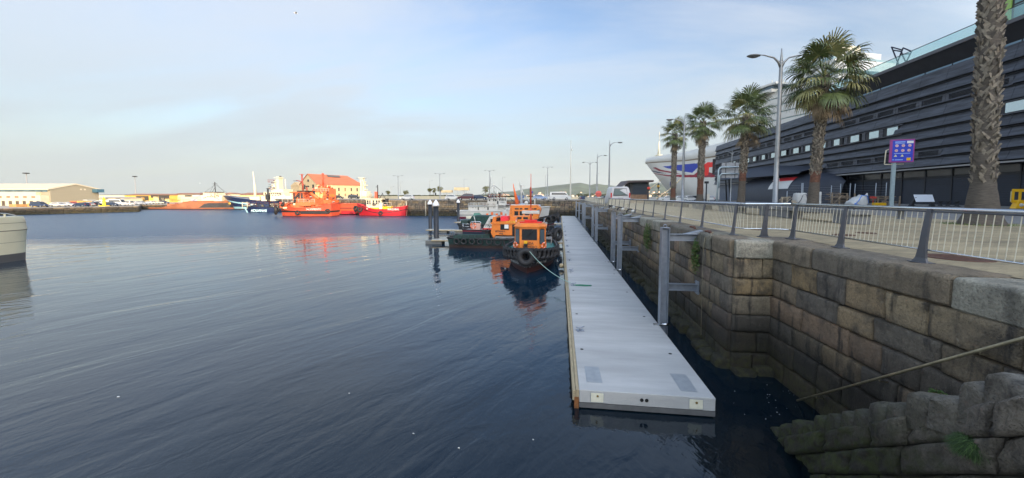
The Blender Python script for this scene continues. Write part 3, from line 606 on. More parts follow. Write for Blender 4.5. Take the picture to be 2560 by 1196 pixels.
# coping hooks / rusty rings and the tyre-like fenders hung at the edge
RUST = M('rust', (0.12, 0.055, 0.04), 0.85, 0.2, 0.4, 12, 0.3, 40)
for k, (px, py) in enumerate([(1745, 571), (1785, 583)]):
    p = at(px - 12, py, Q); mb = MB()
    mb.tube([(-0.05, -0.35, 0.02), (0, -0.1, 0.03), (0.02, 0.1, 0.03)], 0.045, 8); mb.torus((0.03, 0.2, 0.05), 0.09, 0.032, 'z', 14, 6)
    o = mb.build('mooring_ring', RUST); o.location = (p.x, p.y, Q); tag(o, ['rusty mooring ring on the coping above the nearest steel post', 'rusty mooring ring on the coping with the frayed rope tied to it'][k], 'mooring ring', 'mooring rings on the coping')
ROPEB = M('old_rope', (0.20, 0.175, 0.12), 0.9, 0, 0.2, 30)
p = at(1780, 584, Q); q = Vector((5.24, p.y - 0.2, 0)); mb = MB()
mb.tube([(p.x, p.y, Q + 0.05), (5.5, p.y - 0.2, Q + 0.07), (5.2, p.y - 0.25, Q - 0.12), (5.14, p.y - 0.28, Q - 0.6)], 0.020, 6)
mb.tube([(p.x + 0.03, p.y + 0.1, Q + 0.05), (5.5, p.y - 0.1, Q + 0.06), (5.2, p.y - 0.2, Q - 0.15), (5.14, p.y - 0.25, Q - 0.55)], 0.014, 6)
mb.tube([(5.14, p.y - 0.28, Q - 0.6), (5.16, p.y - 0.2, Q - 2), (5.2, p.y - 0.15, 0.4)], 0.010, 5); mb.build('hanging_rope', ROPEB); tag(bpy.data.objects['hanging_rope'], 'thin frayed rope hanging down the quay wall from a rusty ring', 'rope')
TYRE = MB(); TYRE.torus((0, 0, 0), 0.24, 0.085, 'x', 20, 8)
for k, y in enumerate([31.5, 36.5, 42.5]):
    mb = MB(); mb.tube([(0.28 * math.cos(a), 0, 0.26 * math.sin(a)) for a in [R(x) for x in range(-20, 215, 18)]], 0.055, 8); o = mb.build('fender_hook', DARK); o.location = (5.75, y, Q + 0.05); tag(o, ['black curved fender hook on the coping beside the nearer pair of steel posts', 'black curved hook on the coping, middle of the three', 'black curved hook on the coping, farthest of the three'][k], 'mooring hook', 'curved hooks on the coping')
    mb = MB(); mb.ball((0, 0, 0), 0.16, 0, 10); o = mb.build('mooring_bollard', M('pale_iron', (0.5, 0.5, 0.48), 0.6)); o.location = (5.95, y - 0.1, Q + 0.12); tag(o, ['pale round bollard inside the nearest curved hook', 'pale round bollard inside the middle curved hook', 'pale round bollard inside the farthest curved hook'][k], 'bollard', 'round bollards on the coping')
# wall plants
PLG = M('plant_green', (0.07, 0.13, 0.028), 0.7, 0, 0.35, 14); PLG2 = M('plant_dry', (0.14, 0.13, 0.05), 0.8, 0, 0.3, 14)
def leafclump(name, loc, r_, n, label, hang=0.3, grass=False, sxyz=(1, 1, 1), mats=None):
    mb = MB()
    for i in range(n):
        d = Vector((random.gauss(0, 1), random.gauss(0, 1), random.gauss(0, 1))).normalized(); d.x = -abs(d.x) if d.x > 0.3 else d.x
        if grass:
            b = Vector((random.uniform(-.2, .2) * r_, random.uniform(-.5, .5) * r_, random.uniform(-.4, .4) * r_)); e = b + Vector((d.x * r_, d.y * r_, abs(d.z) * r_ * 0.9)); mid = (b + e) / 2 + Vector((0, 0, r_ * 0.3)); e.z -= r_ * hang
            w2 = Vector((d.y, -d.x, 0.2)).normalized() * 0.003; mb.add([b - w2, b + w2, mid + w2, mid - w2, e], [(0, 1, 2, 3), (3, 2, 4)], 0 if random.random() < .8 else 1)
        else:
            p = Vector((d.x * sxyz[0], d.y * sxyz[1], d.z * sxyz[2] - hang * random.random())) * r_ * random.random() ** 0.4; s_ = random.uniform(0.025, 0.06); u = Vector((random.gauss(0, 1), random.gauss(0, 1), random.gauss(0, 1))).normalized(); v_ = u.orthogonal().normalized()
            mb.add([p - u * s_, p + v_ * s_ * 0.45, p + u * s_, p - v_ * s_ * 0.45], [(0, 1, 2, 3)], 0 if random.random() < .75 else 1)
    o = mb.build(name, mats or [PLG, PLG2]); o.location = loc; tag(o, label, 'plant'); return o
leafclump('wall_plant', (5.18, 22.6, Q - 0.85), 0.62, 1100, 'leafy green plant hanging over the coping between steel posts', 0.8, sxyz=(0.4, 0.9, 1.3))
p = at(1735, 606, 3.7); leafclump('wall_plant', (5.2, 14.9, Q - 0.75), 0.42, 800, 'weedy plant with dry stems hanging behind the nearest steel post', 0.8, sxyz=(0.35, 0.7, 1.5))
p = at(2200, 850, 2.35); leafclump('fern_tuft', (6.55, 7.1, 2.02), 0.17, 260, 'small green tuft growing from a joint in the wall above the handrail', 0.3, sxyz=(0.7, 1, 1))
leafclump('grass_tuft', (SX - 0.12, 4.95, 2.45), 0.17, 1500, 'round tuft of dark green grass growing on the stair side wall', 0.2, True, mats=[M('grass_dark', (0.030, 0.060, 0.014), 0.7), PLG])
leafclump('wall_plant', (5.3, 30.2, Q - 0.2), 0.3, 300, 'small green sprig on the coping near the curved hooks', 0.5)
# ---------------------------------------------------------------- piles and finger pontoons
PILE = M('black_pile', (0.010, 0.012, 0.017), 0.5, 0.0, 0.2, 2, 0.05, 10); PCAP = M('white_cap', (0.8, 0.8, 0.82), 0.45)
def pile(px, py, D, label, ztop=4.35, r_=0.25):
    p = at(px, py, 0); t = thing('mooring_pile', label, 'pile', (p.x, p.y, 0), 0, 'black mooring piles with white caps')
    mb = MB(); mb.lathe([(r_, -2), (r_, ztop), (0.001, ztop)], (0, 0, 0), 20); mb.build('shaft', PILE, t)
    mb = MB(); mb.lathe([(r_ + 0.02, ztop - 0.02), (r_ + 0.1, ztop - 0.02), (r_ + 0.1, ztop + 0.2), (r_ * 0.7, ztop + 0.5), (0.02, ztop + 0.76)], (0, 0, 0), 20); mb.build('cap', PCAP, t); return p
pile(1091, 607, 0, 'nearest thick black mooring pile with a white conical cap, right of two', 4.36, 0.3)
pile(1076, 579, 0, 'black mooring pile with a white cap, left and farther of the close two', 4.24, 0.28)
pile(1146, 559, 0, 'slim black mooring pile with a white cap standing alone before the white ship', 4.2, 0.26)
FING = M('finger_deck', (0.36, 0.35, 0.31), 0.8, 0, 0.15, 2)
def finger(x0, y0, x1, y1, w_, label):
    a = Vector((x1, y1, 0)); d = Vector((x0, y0, 0)) - a; Ln = d.length; t = thing('finger_pontoon', label, 'pontoon', a, math.atan2(d.y, d.x), 'finger pontoons off the main walkway')
    mb = MB(); mb.bbox(0, Ln, -w_ / 2, w_ / 2, 0.38, 0.5, 0.03); mb.build('deck', FING, t)
    mb = MB(); mb.bbox(-0.05, Ln + 0.05, -w_ / 2 - 0.09, -w_ / 2 - 0.01, 0.33, 0.47, 0.02); mb.bbox(-0.05, Ln + 0.05, w_ / 2 + 0.01, w_ / 2 + 0.09, 0.33, 0.47, 0.02); mb.build('timber_edge', TIMB, t)
    x = 1.0
    while x < Ln - 1:
        mb = MB(); mb.bbox(x, x + 2.0, -w_ / 2 + 0.08, w_ / 2 - 0.08, -0.3, 0.37, 0.06); mb.build('float', M('float_grey', (0.13, 0.135, 0.13), 0.7, 0, 0.15, 3), t); x += 3.2
    mb = MB(); mb.torus((Ln - 0.2, 0.0, 0.42), 0.36, 0.04, 'z', 16, 6); mb.build('pile_hoop', GALV, t)
fp = [at(1084, 598, 0.5), at(1070, 573.5, 0.5), at(1140, 555, 0.5)]
finger(fp[0].x, fp[0].y, PX0 - 0.2, fp[0].y - 0.6, 1.3, 'nearest finger pontoon running from the black pile behind the green launch')
finger(fp[1].x, fp[1].y, PX0 - 0.2, fp[1].y - 0.8, 1.4, 'second finger pontoon running left to the farther black pile')
finger(fp[2].x, fp[2].y, PX0 - 0.2, fp[2].y - 1.0, 1.4, 'farthest finger pontoon reaching the lone black pile')
# ---------------------------------------------------------------- boats
def hull_mb(Lh, B, sheer, bands, ns=26, rake=0.10, flare=1.0, stern=0.85, zk=-0.5, bowpow=2.2, sternrake=0.02, bulb=0, full=0.5):
    """bow at +x. sheer(t) deck height, t=0 stern..1 bow. bands: list of (function(t,S)->z top, material). returns MB and deck outline"""
    mb = MB(); rows = []; out = []
    for i in range(ns + 1):
        t = i / ns; t = t ** 0.85 if False else t; S = sheer(t)
        hb = B / 2 * (min(1, stern + (1 - stern) * min(1, t / 0.35)) if t < 0.35 else 1) * (1 - max(0, (t - full) / (1 - full)) ** bowpow)
        hb = max(hb, 0.001)
        zs = [zk] + [f(t, S) for f, _ in bands]; sub = []
        for a, b in zip(zs[:-1], zs[1:]): sub += [a + (b - a) * k / 2 for k in range(2)]
        sub.append(zs[-1]); r = []
        for z in sub:
            v = max(0, min(1, (z - zk) / (S - zk)))
            fb = max(0, (t - full) / (1 - full))
            sec = (0.72 + 0.28 * v ** 0.5) * (1 - fb) + fb * (0.25 + 0.75 * v ** flare)
            x = Lh * (t - 0.5) + rake * Lh * (v - 1) * (t ** 6) - sternrake * Lh * (v) * ((1 - t) ** 8)
            r.append((x, hb * sec, z))
        rows.append(r); out.append((r[-1][0], r[-1][1], r[-1][2]))
    m = len(rows[0])
    for side in (1, -1):
        vs = [(x, y * side, z) for r in rows for x, y, z in r]; 
        for j in range(m - 1):
            fs = [(i * m + j, (i + 1) * m + j, (i + 1) * m + j + 1, i * m + j + 1) for i in range(ns)]
            if side == -1: fs = [tuple(reversed(q)) for q in fs]
            o = len(mb.v)
            if j == 0: mb.v += vs; base = o
            for q in fs: mb.f.append(tuple(base + k for k in q)); mb.m.append(bands[j // 2][1]); mb.sm.append(True)
    r = rows[0]        # transom
    for j in range(m - 1): mb.add([(r[j][0], r[j][1], r[j][2]), (r[j + 1][0], r[j + 1][1], r[j + 1][2]), (r[j + 1][0], -r[j + 1][1], r[j + 1][2]), (r[j][0], -r[j][1], r[j][2])], [(0, 1, 2, 3)], bands[j // 2][1])
    return mb, out
def deck_mb(out, drop=0.35):
    mb = MB(); n = len(out); vs = [(x, y * 0.97, z - drop) for x, y, z in out] + [(x, -y * 0.97, z - drop) for x, y, z in out]
    mb.add(vs, [(i, n + i, n + i + 1, i + 1) for i in range(n - 1)]); return mb
def gunwale_mb(out, r_=0.05):
    mb = MB()
    mb.tube([(x, y, z) for x, y, z in out], r_, 6); mb.tube([(x, -y, z) for x, y, z in out], r_, 6); mb.tube([(out[0][0], out[0][1], out[0][2]), (out[0][0], -out[0][1], out[0][2])], r_, 6); return mb
def side_point(out, t):
    n = len(out) - 1; f_ = t * n; i = min(int(f_), n - 1); a = Vector(out[i]); b = Vector(out[i + 1]); return a.lerp(b, f_ - i), (b - a).normalized()
TYR = {}
def tyre(parent, loc, R0, r0, axdir, mat=None, name='tyre_fender'):
    key = (round(R0, 2), round(r0, 2))
    if key not in TYR:
        mb = MB(); mb.torus((0, 0, 0), R0, r0, 'z', 22, 8)
        for k in range(22): a = 2 * math.pi * k / 22; mb.obox((math.cos(a) * (R0 + r0 * 0.92), math.sin(a) * (R0 + r0 * 0.92), 0), r0 * 0.35, 0.05 * R0 / 0.3, r0 * 1.3, a)
        o = mb.build(name, mat or DARK); TYR[key] = o.data
    else: o = bpy.data.objects.new(name, TYR[key]); SC.collection.objects.link(o)
    o.parent = parent; o.location = loc; o.rotation_euler = Vector(axdir).to_track_quat('Z', 'Y').to_euler(); return o
ORG = M('orange_paint', (0.72, 0.20, 0.028), 0.45, 0, 0.08, 3, dirt=(0.42, 0.12, 0.02), dirtamt=0.45)
BLK = M('black_hull_paint', (0.022, 0.024, 0.028), 0.4, 0, 0.3, 2)
BRN = M('oxide_red_paint', (0.05, 0.017, 0.015), 0.6, 0, 0.3, 3)
GLS = M('dark_window_glass', (0.02, 0.025, 0.03), 0.08)
GLL = M('sky_window_glass', (0.10, 0.14, 0.17), 0.06, 0.3)
WHT = M('white_paint', (0.50, 0.50, 0.48), 0.45, 0, 0.06, 1.5, dirt=(0.42, 0.38, 0.30), dirtamt=0.35)
GRN = M('green_paint', (0.02, 0.09, 0.075), 0.5, 0, 0.15, 2)
DGR = M('dark_green_paint', (0.012, 0.035, 0.033), 0.5, 0, 0.25, 2)
RED = M('red_paint', (0.62, 0.02, 0.015), 0.5, 0, 0.1, 2)
WLET = M('white_lettering', (0.72, 0.72, 0.7), 0.6); BLET = M('black_lettering', (0.02, 0.02, 0.03), 0.6); YEL = M('yellow_paint', (0.75, 0.42, 0.01), 0.5, 0, 0.08, 3)
GREYP2 = M('grey_paint', (0.22, 0.22, 0.22), 0.55, 0, 0.15, 3)
def lifebuoy(parent, loc, axis='y', R0=0.28):
    mb = MB(); n, k = 24, 8; 
    for i in range(n):
        pass
    vs = []; 
    for i in range(n):
        a = 2 * math.pi * i / n
        for j in range(k):
            b = 2 * math.pi * j / k; rr = R0 + 0.065 * math.cos(b); h = 0.06 * math.sin(b); x, y = rr * math.cos(a), rr * math.sin(a)
            vs.append({'y': (x, h, y), 'x': (h, x, y)}[axis])
    mb.v = vs
    for i in range(n):
        for j in range(k):
            mb.f.append((i * k + j, ((i + 1) % n) * k + j, ((i + 1) % n) * k + (j + 1) % k, i * k + (j + 1) % k)); mb.m.append(1 if (i % 6) == 0 else 0); mb.sm.append(True)
    o = mb.build('lifebuoy', [M('buoy_orange', (0.75, 0.16, 0.06), 0.55), WLET], parent); o.location = loc; return o
# --- black launch at the pontoon, bow towards the viewer
pB = at(1317, 686, 0); LB = 9.4; 
t = thing('work_launch', 'black launch ringed with tyres and an orange wheelhouse, bow on, nearest boat at the pontoon', 'boat', (pB.x - 0.03, pB.y + LB / 2 - 0.15, 0), R(-90))
sh = lambda t_: 1.35 + 0.42 * t_ ** 3
mb, out = hull_mb(LB, 4.15, sh, [(lambda a, S: 0.02, 1), (lambda a, S: 0.30 + 0.10 * a, 1), (lambda a, S: S, 0)], rake=0.06, flare=0.8, bowpow=2.6, full=0.42)
mb.build('hull', [BLK, BRN], t); deck_mb(out, 0.25).build('deck', M('deck_green', (0.03, 0.16, 0.14), 0.6, 0, 0.1, 3), t); gunwale_mb(out, 0.09).build('gunwale', DARK, t)
for s_ in (1, -1):
    k = 0
    for tt in [0.50, 0.57, 0.64, 0.71, 0.775, 0.835, 0.885, 0.93, 0.965]:
        p, d = side_point(out, tt); nrm = Vector((d.y, -d.x, 0)) if False else Vector((-d.y, d.x, 0)); nrm = nrm if nrm.y > 0 else -nrm
        tyre(t, (p.x + nrm.x * 0.14, (p.y + nrm.y * 0.14) * s_, p.z - 0.32), 0.31, 0.12, (nrm.x, nrm.y * s_ , 0.05)); k += 1
    for tt in (0.08, 0.22, 0.36):
        p, d = side_point(out, tt); tyre(t, (p.x, (p.y + 0.14) * s_, p.z - 0.30), 0.27, 0.10, (0, s_, 0))
tyre(t, (LB / 2 + 0.22, 0, 1.28), 0.44, 0.22, (1, 0, 0.10))
# wheelhouse
z0, z1 = 1.25, 3.10; x0, xf = -0.3, 2.05
def cabfront(zz, o=0.0): k = (zz - z0) / (z1 - z0); return [(x0, 1.22 + o), (xf - 0.62 - 0.10 * k, 1.22 + o), (xf - 0.14 * k, 0.72 + o * .5), (xf - 0.14 * k, -0.72 - o * .5), (xf - 0.62 - 0.10 * k, -1.22 - o), (x0, -1.22 - o)]
mb = MB(); a = cabfront(z0); b = cabfront(z1); n = 6
mb.add([(x, y, z0) for x, y in a] + [(x, y, z1) for x, y in b], [(i, (i + 1) % n, n + (i + 1) % n, n + i) for i in range(n)] + [tuple(range(n, 2 * n))]); wh = mb.build('wheelhouse', ORG, t)
mb = MB(); a = cabfront(z1, 0.07); b = cabfront(z1 + 0.28, -0.18); a = [(x + (0.1 if x > 0 else -0.1), y) for x, y in a]; b = [(x * 0.88, y) for x, y in b]
mb.add([(x, y, z1) for x, y in a] + [(x, y, z1 + 0.07) for x, y in a] + [(x, y, z1 + 0.27) for x, y in b], [tuple(range(n - 1, -1, -1))] + [(i, (i + 1) % n, n + (i + 1) % n, n + i) for i in range(n)] + [(n + i, n + (i + 1) % n, 2 * n + (i + 1) % n, 2 * n + i) for i in range(n)] + [tuple(range(2 * n, 3 * n))]); mb.build('roof', ORG, t)
def winquad(P, Qp, u0, u1, v0, v1, o=0.012, fr=0.06, parent=None, glass=GLS, frame=DARK):
    """window on the wall from bottom points P..Q (Vectors, with top pair) bilinear: P=(bl,br,tr,tl)"""
    bl, br_, tr, tl = [Vector(p) for p in P]; f_ = lambda u, v: (bl.lerp(br_, u)).lerp(tl.lerp(tr, u), v); nrm = (br_ - bl).cross(tl - bl).normalized()
    mb = MB(); c = [f_(u0, v0), f_(u1, v0), f_(u1, v1), f_(u0, v1)]; mb.plate([p + nrm * o for p in c], o * 2 + 0.01); w_ = mb.build('window', frame, parent)
    mid = sum(c, Vector()) / 4; mb = MB(); mb.plate([mid.lerp(p, 1) + (mid - p).normalized() * fr + nrm * (o + 0.006) for p in c], 0.004); mb.build('pane', glass, w_); return w_
a = cabfront(z0); b = cabfront(z1)
def face(i, j): return [(a[i][0], a[i][1], z0), (a[j][0], a[j][1], z0), (b[j][0], b[j][1], z1), (b[i][0], b[i][1], z1)]
winquad(face(3, 2), None, 0.09, 0.91, 0.47, 0.93, parent=wh); winquad(face(4, 3), None, 0.16, 0.86, 0.30, 0.93, parent=wh, glass=GLL); winquad(face(2, 1), None, 0.14, 0.84, 0.30, 0.93, parent=wh, glass=GLL)
winquad(face(1, 0), None, 0.25, 0.8, 0.45, 0.9, parent=wh); winquad(face(5, 4), None, 0.2, 0.75, 0.45, 0.9, parent=wh)
fx_ = xf - 0.14 * 0.2 + 0.02
text('ADA', 0.27, (xf + 0.0, 0.05, z0 + 0.62), facing(1, 0, 0.07), BLET, wh); text('ROMERO', 0.27, (xf + 0.02, 0.05, z0 + 0.34), facing(1, 0, 0.07), BLET, wh)
for s_ in (-1, 1): lifebuoy(t, (xf - 0.3, s_ * 1.12, z0 + 0.45), 'x', 0.2).rotation_euler = (0, 0, s_ * 0.8)
mb = MB(); mb.tube([(xf + 0.35, -0.25, 1.2), (xf + 0.35, -0.25, 1.85)], 0.09, 8); mb.bbox(xf + 0.2, xf + 0.5, -0.4, -0.1, 1.75, 1.9, 0.02, 1); mb.bbox(xf + 0.22, xf + 0.48, -0.37, -0.13, 1.9, 2.1, 0.02, 2); mb.build('searchlight', [DARK, DARK, YEL], t)
mb = MB(); mb.tube([(0.6, 0, z1 + 0.2), (0.6, 0, z1 + 1.5)], [0.09, 0.06], 8); mb.tube([(0.6, 0, z1 + 1.4), (0.6, 0, z1 + 4.2)], [0.045, 0.02], 6); m_ = mb.build('mast', M('mast_red', (0.55, 0.06, 0.02), 0.5), t)
mb = MB(); mb.bbox(0.45, 0.75, -0.72, 0.72, z1 + 0.98, z1 + 1.25, 0.05); mb.build('radar_scanner', WHT, m_)
mb = MB(); mb.bbox(0.2, 0.9, -0.9, 0.9, z1 + 0.27, z1 + 0.36, 0.03); mb.bbox(0.3, 0.8, -0.5, 0.5, z1 + 0.34, z1 + 0.52, 0.04); mb.build('roof_rack', RED, t)
for s_ in (1, -1):
    p, d = side_point(out, 0.85); nv = Vector((-d.y, d.x, 0)); nv = nv if nv.y > 0 else -nv
    text('7ª-VI-5-7-03', 0.25, (p.x - 0.10 + nv.x * 0.06, (p.y * 0.84 + nv.y * 0.06) * s_, 0.64), facing(nv.x, nv.y * s_, -0.25), WLET, t, name='registration')
for s_ in (0.25, -0.12):
    for k, dz in enumerate((0.0, 0.17)): text(['2', '3'][k], 0.11, (LB / 2 - 0.18, s_, 0.50 + dz), facing(1, 0), WLET, t, name='draught_mark')
mb = MB(); mb.tube([(-2.6, 1.55, 1.2), (-2.9, 1.6, 1.65), (-3.6, 1.4, 1.7)], 0.04, 6); mb.bbox(-3.6, -2.0, -0.8, 0.8, 0.7, 1.2, 0.05); mb.build('aft_gear', GREYP2, t)
# mooring line down to the coil, round fender float
mb = MB()
for s_ in (-1, 1):
    mb.tube([(-0.2, s_ * 1.18, z1 + 0.30), (-0.2, s_ * 1.18, z1 + 0.62), (1.3, s_ * 1.1, z1 + 0.62), (1.5, s_ * 1.1, z1 + 0.3)], 0.022, 5)
mb.build('roof_handrail', STEEL, t)
mb = MB(); mb.tube([(xf + 0.03, 0.3, z1 - 0.15), (xf + 0.06, -0.1, z0 + 1.15)], 0.014, 4); mb.tube([(xf + 0.03, -0.35, z1 - 0.15), (xf + 0.06, -0.6, z0 + 1.2)], 0.014, 4); mb.build('wiper', DARK, wh)
mb = MB(); mb.bbox(xf - 0.5, xf - 0.42, -0.35, 0.28, z0 + 1.1, z0 + 1.6, 0.02); mb.build('seat_back', M('seat_orange', (0.6, 0.12, 0.04), 0.6), wh)
p0 = Vector((pB.x + 0.05, pB.y - 0.2, 1.85)); p1 = Vector((PX0 + 0.15, PY0 + 11.45, PT + 0.12)); pts = []
for k in range(15):
    f_ = k / 14; q = p0.lerp(p1, f_); q.z -= 0.75 * 4 * f_ * (1 - f_) * 0.42; pts.append(q)
mb = MB(); mb.tube(pts, 0.022, 6); o = mb.build('mooring_line', M('pale_green_rope', (0.28, 0.42, 0.36), 0.85)); tag(o, 'pale green mooring line sagging from the bow of the black launch to the pontoon', 'rope')
pf = at(1402, 669, 0.12); mb = MB(); mb.ball((0, 0, 0), 0.19); o = mb.build('buoy_fender', M('buoy_tan', (0.42, 0.33, 0.2), 0.6, 0, 0.2, 9)); o.location = (0.18, pf.y, 0.24); tag(o, 'round tan buoy floating between the black launch and the pontoon edge', 'buoy')
pf = at(1251, 614, 0.35)
# --- helper for the three work boats lying across, bow to the right (+x)
def place_x(pxs, pxb, y): 
    def xa(px): 
        d = ray(px, 491.0); return d.x / d.y * y
    return xa(pxs), xa(pxb)
def rows_z(row, y, px): d = ray(px, row); return EYE + d.z * (y / d.y)
# green-hulled orange launch
yb = 38.9; xs, xb = place_x(1124, 1396, yb); Lb = xb - xs
t2 = thing('work_launch', 'long dark green launch with orange cabin and a row of tyres, behind the black launch', 'boat', ((xs + xb) / 2, yb + 1.2, 0), 0)
sh = lambda a: 0.98 + 0.05 * (1 - a) + 0.75 * max(0, (a - 0.5) / 0.5) ** 1.6
mb, out = hull_mb(Lb, 3.9, sh, [(lambda a, S: 0.02, 1), (lambda a, S: 0.30, 1), (lambda a, S: S, 0)], stern=0.7, rake=0.05)
mb.build('hull', [DGR, M('brown_antifoul', (0.05, 0.03, 0.025), 0.7)], t2); deck_mb(out, 0.4).build('deck', GRN, t2)
lx = lambda px: place_x(px, px, yb - 0.6)[0] - (xs + xb) / 2
lz = lambda row, px=1200: rows_z(row, yb - 0.6, px)
mb = MB(); rim = [(x, y, z + 0.28 * (1 if x < lx(1225) else 0)) for x, y, z in out]
mb.tube([(x, -y * 0.98, z) for x, y, z in out], 0.11, 8); mb.tube([(x, y * 0.98, z) for x, y, z in out], 0.11, 8); mb.tube([(out[0][0], out[0][1], out[0][2]), (out[0][0], -out[0][1], out[0][2])], 0.11, 8); mb.build('gunwale', DARK, t2)
for px in (1141, 1159, 1179.5, 1200, 1222.5, 1244, 1268, 1289, 1310): 
    tyre(t2, (lx(px), -1.9, 0.72), 0.27 if px < 1240 else 0.34, 0.085 if px < 1240 else 0.10, (0, -1, 0.02))
tyre(t2, (-Lb / 2 - 0.1, -0.6, 0.75), 0.33, 0.13, (-1, -0.3, 0)); tyre(t2, (Lb / 2 - 0.05, -0.2, 1.45), 0.5, 0.24, (0.8, -0.6, 0)); tyre(t2, (Lb / 2 - 1.0, -0.9, 1.2), 0.36, 0.15, (0.4, -1, 0))
xc0, xc1 = lx(1229), lx(1296); zc0, zc1 = 1.05, lz(561)
mb = MB(); yy = 1.35
pr = [(xc0 + 0.1, zc0), (xc0 + 0.35, zc0 + 0.35), (xc1 + 0.6, zc0 + 0.35), (xc1 + 0.6, zc1), (xc0 - 0.05, zc1), (xc0 - 0.18, zc1 - 0.9)]
mb.prism(pr, -yy, yy, 'y'); cab = mb.build('cabin', ORG, t2)
mb = MB(); mb.box(xc0 + 0.3, lx(1380), -1.7, 1.7, zc0 - 0.3, zc0 + 0.22); mb.build('casing', GREYP2, t2)
mb = MB(); mb.prism([(xc0 - 0.25, zc1), (xc1 + 0.7, zc1), (xc1 + 0.9, zc1 + 0.42), (lx(1285), zc1 + 0.42), (lx(1262), zc1 + 0.30), (xc0 - 0.05, zc1 + 0.22)], -yy - 0.08, yy + 0.08, 'y'); rf = mb.build('cabin_roof', ORG, t2)
mb = MB(); mb.prism([(xc0 - 0.02, zc1 + 0.2), (xc0 + 0.3, zc1 + 0.2), (xc0 + 0.45, zc1 + 0.75), (xc0 + 0.05, zc1 + 0.75)], -yy, yy, 'y'); mb.build('roof_fin', ORG, t2)
mb = MB(); mb.prism([(lx(1268), zc1 + 0.3), (lx(1330), zc1 + 0.38), (lx(1325), zc1 + 0.85), (lx(1279), zc1 + 0.8)], -0.9, 0.9, 'y'); o = mb.build('upper_bridge', ORG, t2)
for p_, q_ in ((1290, 1302), (1306, 1318)): winquad([(lx(p_), -0.9, zc1 + 0.5), (lx(q_), -0.9, zc1 + 0.5), (lx(q_), -0.9, zc1 + 0.74), (lx(p_), -0.9, zc1 + 0.74)], None, 0, 1, 0, 1, parent=o, fr=0.03)
mb = MB(); mb.box(lx(1248), lx(1267), -0.9, 0.6, zc1 + 0.3, zc1 + 0.8); mb.build('crate', M('red_crate', (0.72, 0.03, 0.05), 0.5, 0, 0.2, 8), t2)
mb = MB(); mb.box(lx(1236), lx(1243), -0.8, 0.6, zc1 + 0.25, zc1 + 0.6); mb.build('raft_box', DARK, t2)
winquad([(lx(1249), -yy, 0), (lx(1271), -yy, 0), (lx(1271), -yy, 1), (lx(1249), -yy, 1)], None, 0, 1, lz(575.5), lz(561.5), parent=cab)
mb = MB(); mb.box(lx(1259.5), lx(1270), -yy - 0.04, -yy - 0.025, lz(572), lz(562)); mb.build('notice', WLET, cab)
mb = MB(); mb.box(lx(1279), lx(1289), -yy - 0.012, -yy + 0.02, zc0 + 0.35, lz(562)); mb.build('door_opening', GLS, cab)
text('BETANAVI', 0.23, (lx(1248.5), -yy - 0.015, lz(579.5)), facing(0, -1), BLET, cab, bold=0.006); text('VNS', 0.23, (lx(1251), -yy - 0.015, lz(585.5)), facing(0, -1), BLET, cab, bold=0.006)
text('VI-5-5-96', 0.26, (lx(1275), -yy - 0.095, zc1 + 0.24), facing(0, -1), M('yellow_lettering', (0.8, 0.5, 0.05), 0.6), rf, bold=0.004)
mb = MB(); zz = 1.0
for px in (1152, 1170, 1187, 1205, 1222): mb.tube([(lx(px), -1.88, 1.0), (lx(px), -1.88, 1.42)], 0.02, 5)
mb.tube([(lx(1131), -1.5, 1.1), (lx(1145), -1.85, 1.4), (lx(1170), -1.88, 1.46), (lx(1226), -1.88, 1.46)], 0.03, 6); mb.build('bulwark_rail', GRN, t2)
mb = MB(); mb.box(lx(1133), lx(1224), -1.84, -1.80, 1.0, 1.36); mb.build('bulwark', DGR, t2)
mb = MB(); mb.bbox(lx(1206), lx(1216), -0.7, 0.7, 0.8, 1.75, 0.06); mb.tube([(lx(1200), -0.9, 1.7), (lx(1216), -0.9, 1.95)], 0.08, 6, 0); mb.tube([(lx(1204), -1, 0.9), (lx(1204), -1, 2.7)], 0.03, 5); mb.tube([(lx(1219), -1, 0.9), (lx(1219), -1, 2.9)], 0.03, 5); mb.build('towing_gear', DARK, t2)
o = mb = None
# --- red and white pilot boat between the fingers
yb = 46.6; xs, xb = place_x(1163, 1386, yb)
t3 = thing('pilot_boat', 'white and red pilot boat with a lifebuoy on its stern frame, behind the green launch', 'boat', ((xs + xb) / 2, yb + 0.9, 0), 0)
Lb = xb - xs; lx3 = lambda px: place_x(px, px, yb)[0] - (xs + xb) / 2; lz3 = lambda row, px=1200: rows_z(row, yb, px)
sh = lambda a: 1.25 + 0.9 * max(0, (a - 0.4) / 0.6) ** 1.5
mb, out = hull_mb(Lb, 3.8, sh, [(lambda a, S: 0.3, 0), (lambda a, S: S - 0.22, 0), (lambda a, S: S, 1)], stern=0.85, rake=0.08)
mb.build('hull', [M('navy_hull', (0.02, 0.03, 0.05), 0.4), M('maroon_band', (0.20, 0.03, 0.045), 0.5)], t3); deck_mb(out, 0.1).build('deck', GREYP2, t3)
gunwale_mb(out, 0.07).build('fender_strip', DARK, t3)
mb = MB(); mb.prism([(lx3(1207), 1.3), (lx3(1262), 1.3), (lx3(1262), lz3(541)), (lx3(1225), lz3(541))], -1.3, 1.3, 'y'); cb3 = mb.build('superstructure', WHT, t3)
mb = MB(); mb.prism([(lx3(1206), 1.3), (lx3(1262), 1.3), (lx3(1262), 1.48), (lx3(1209.5), 1.48)], -1.32, -1.302, 'y'); mb.build('red_band', RED, cb3)
winquad([(lx3(1227), -1.3, 0), (lx3(1235), -1.3, 0), (lx3(1235), -1.3, 1), (lx3(1227), -1.3, 1)], None, 0, 1, lz3(557), lz3(547), parent=cb3, fr=0.04)
text('PRACTICO', 0.5, (lx3(1238), -1.32, lz3(563.5)), facing(0, -1), BLET, cb3)
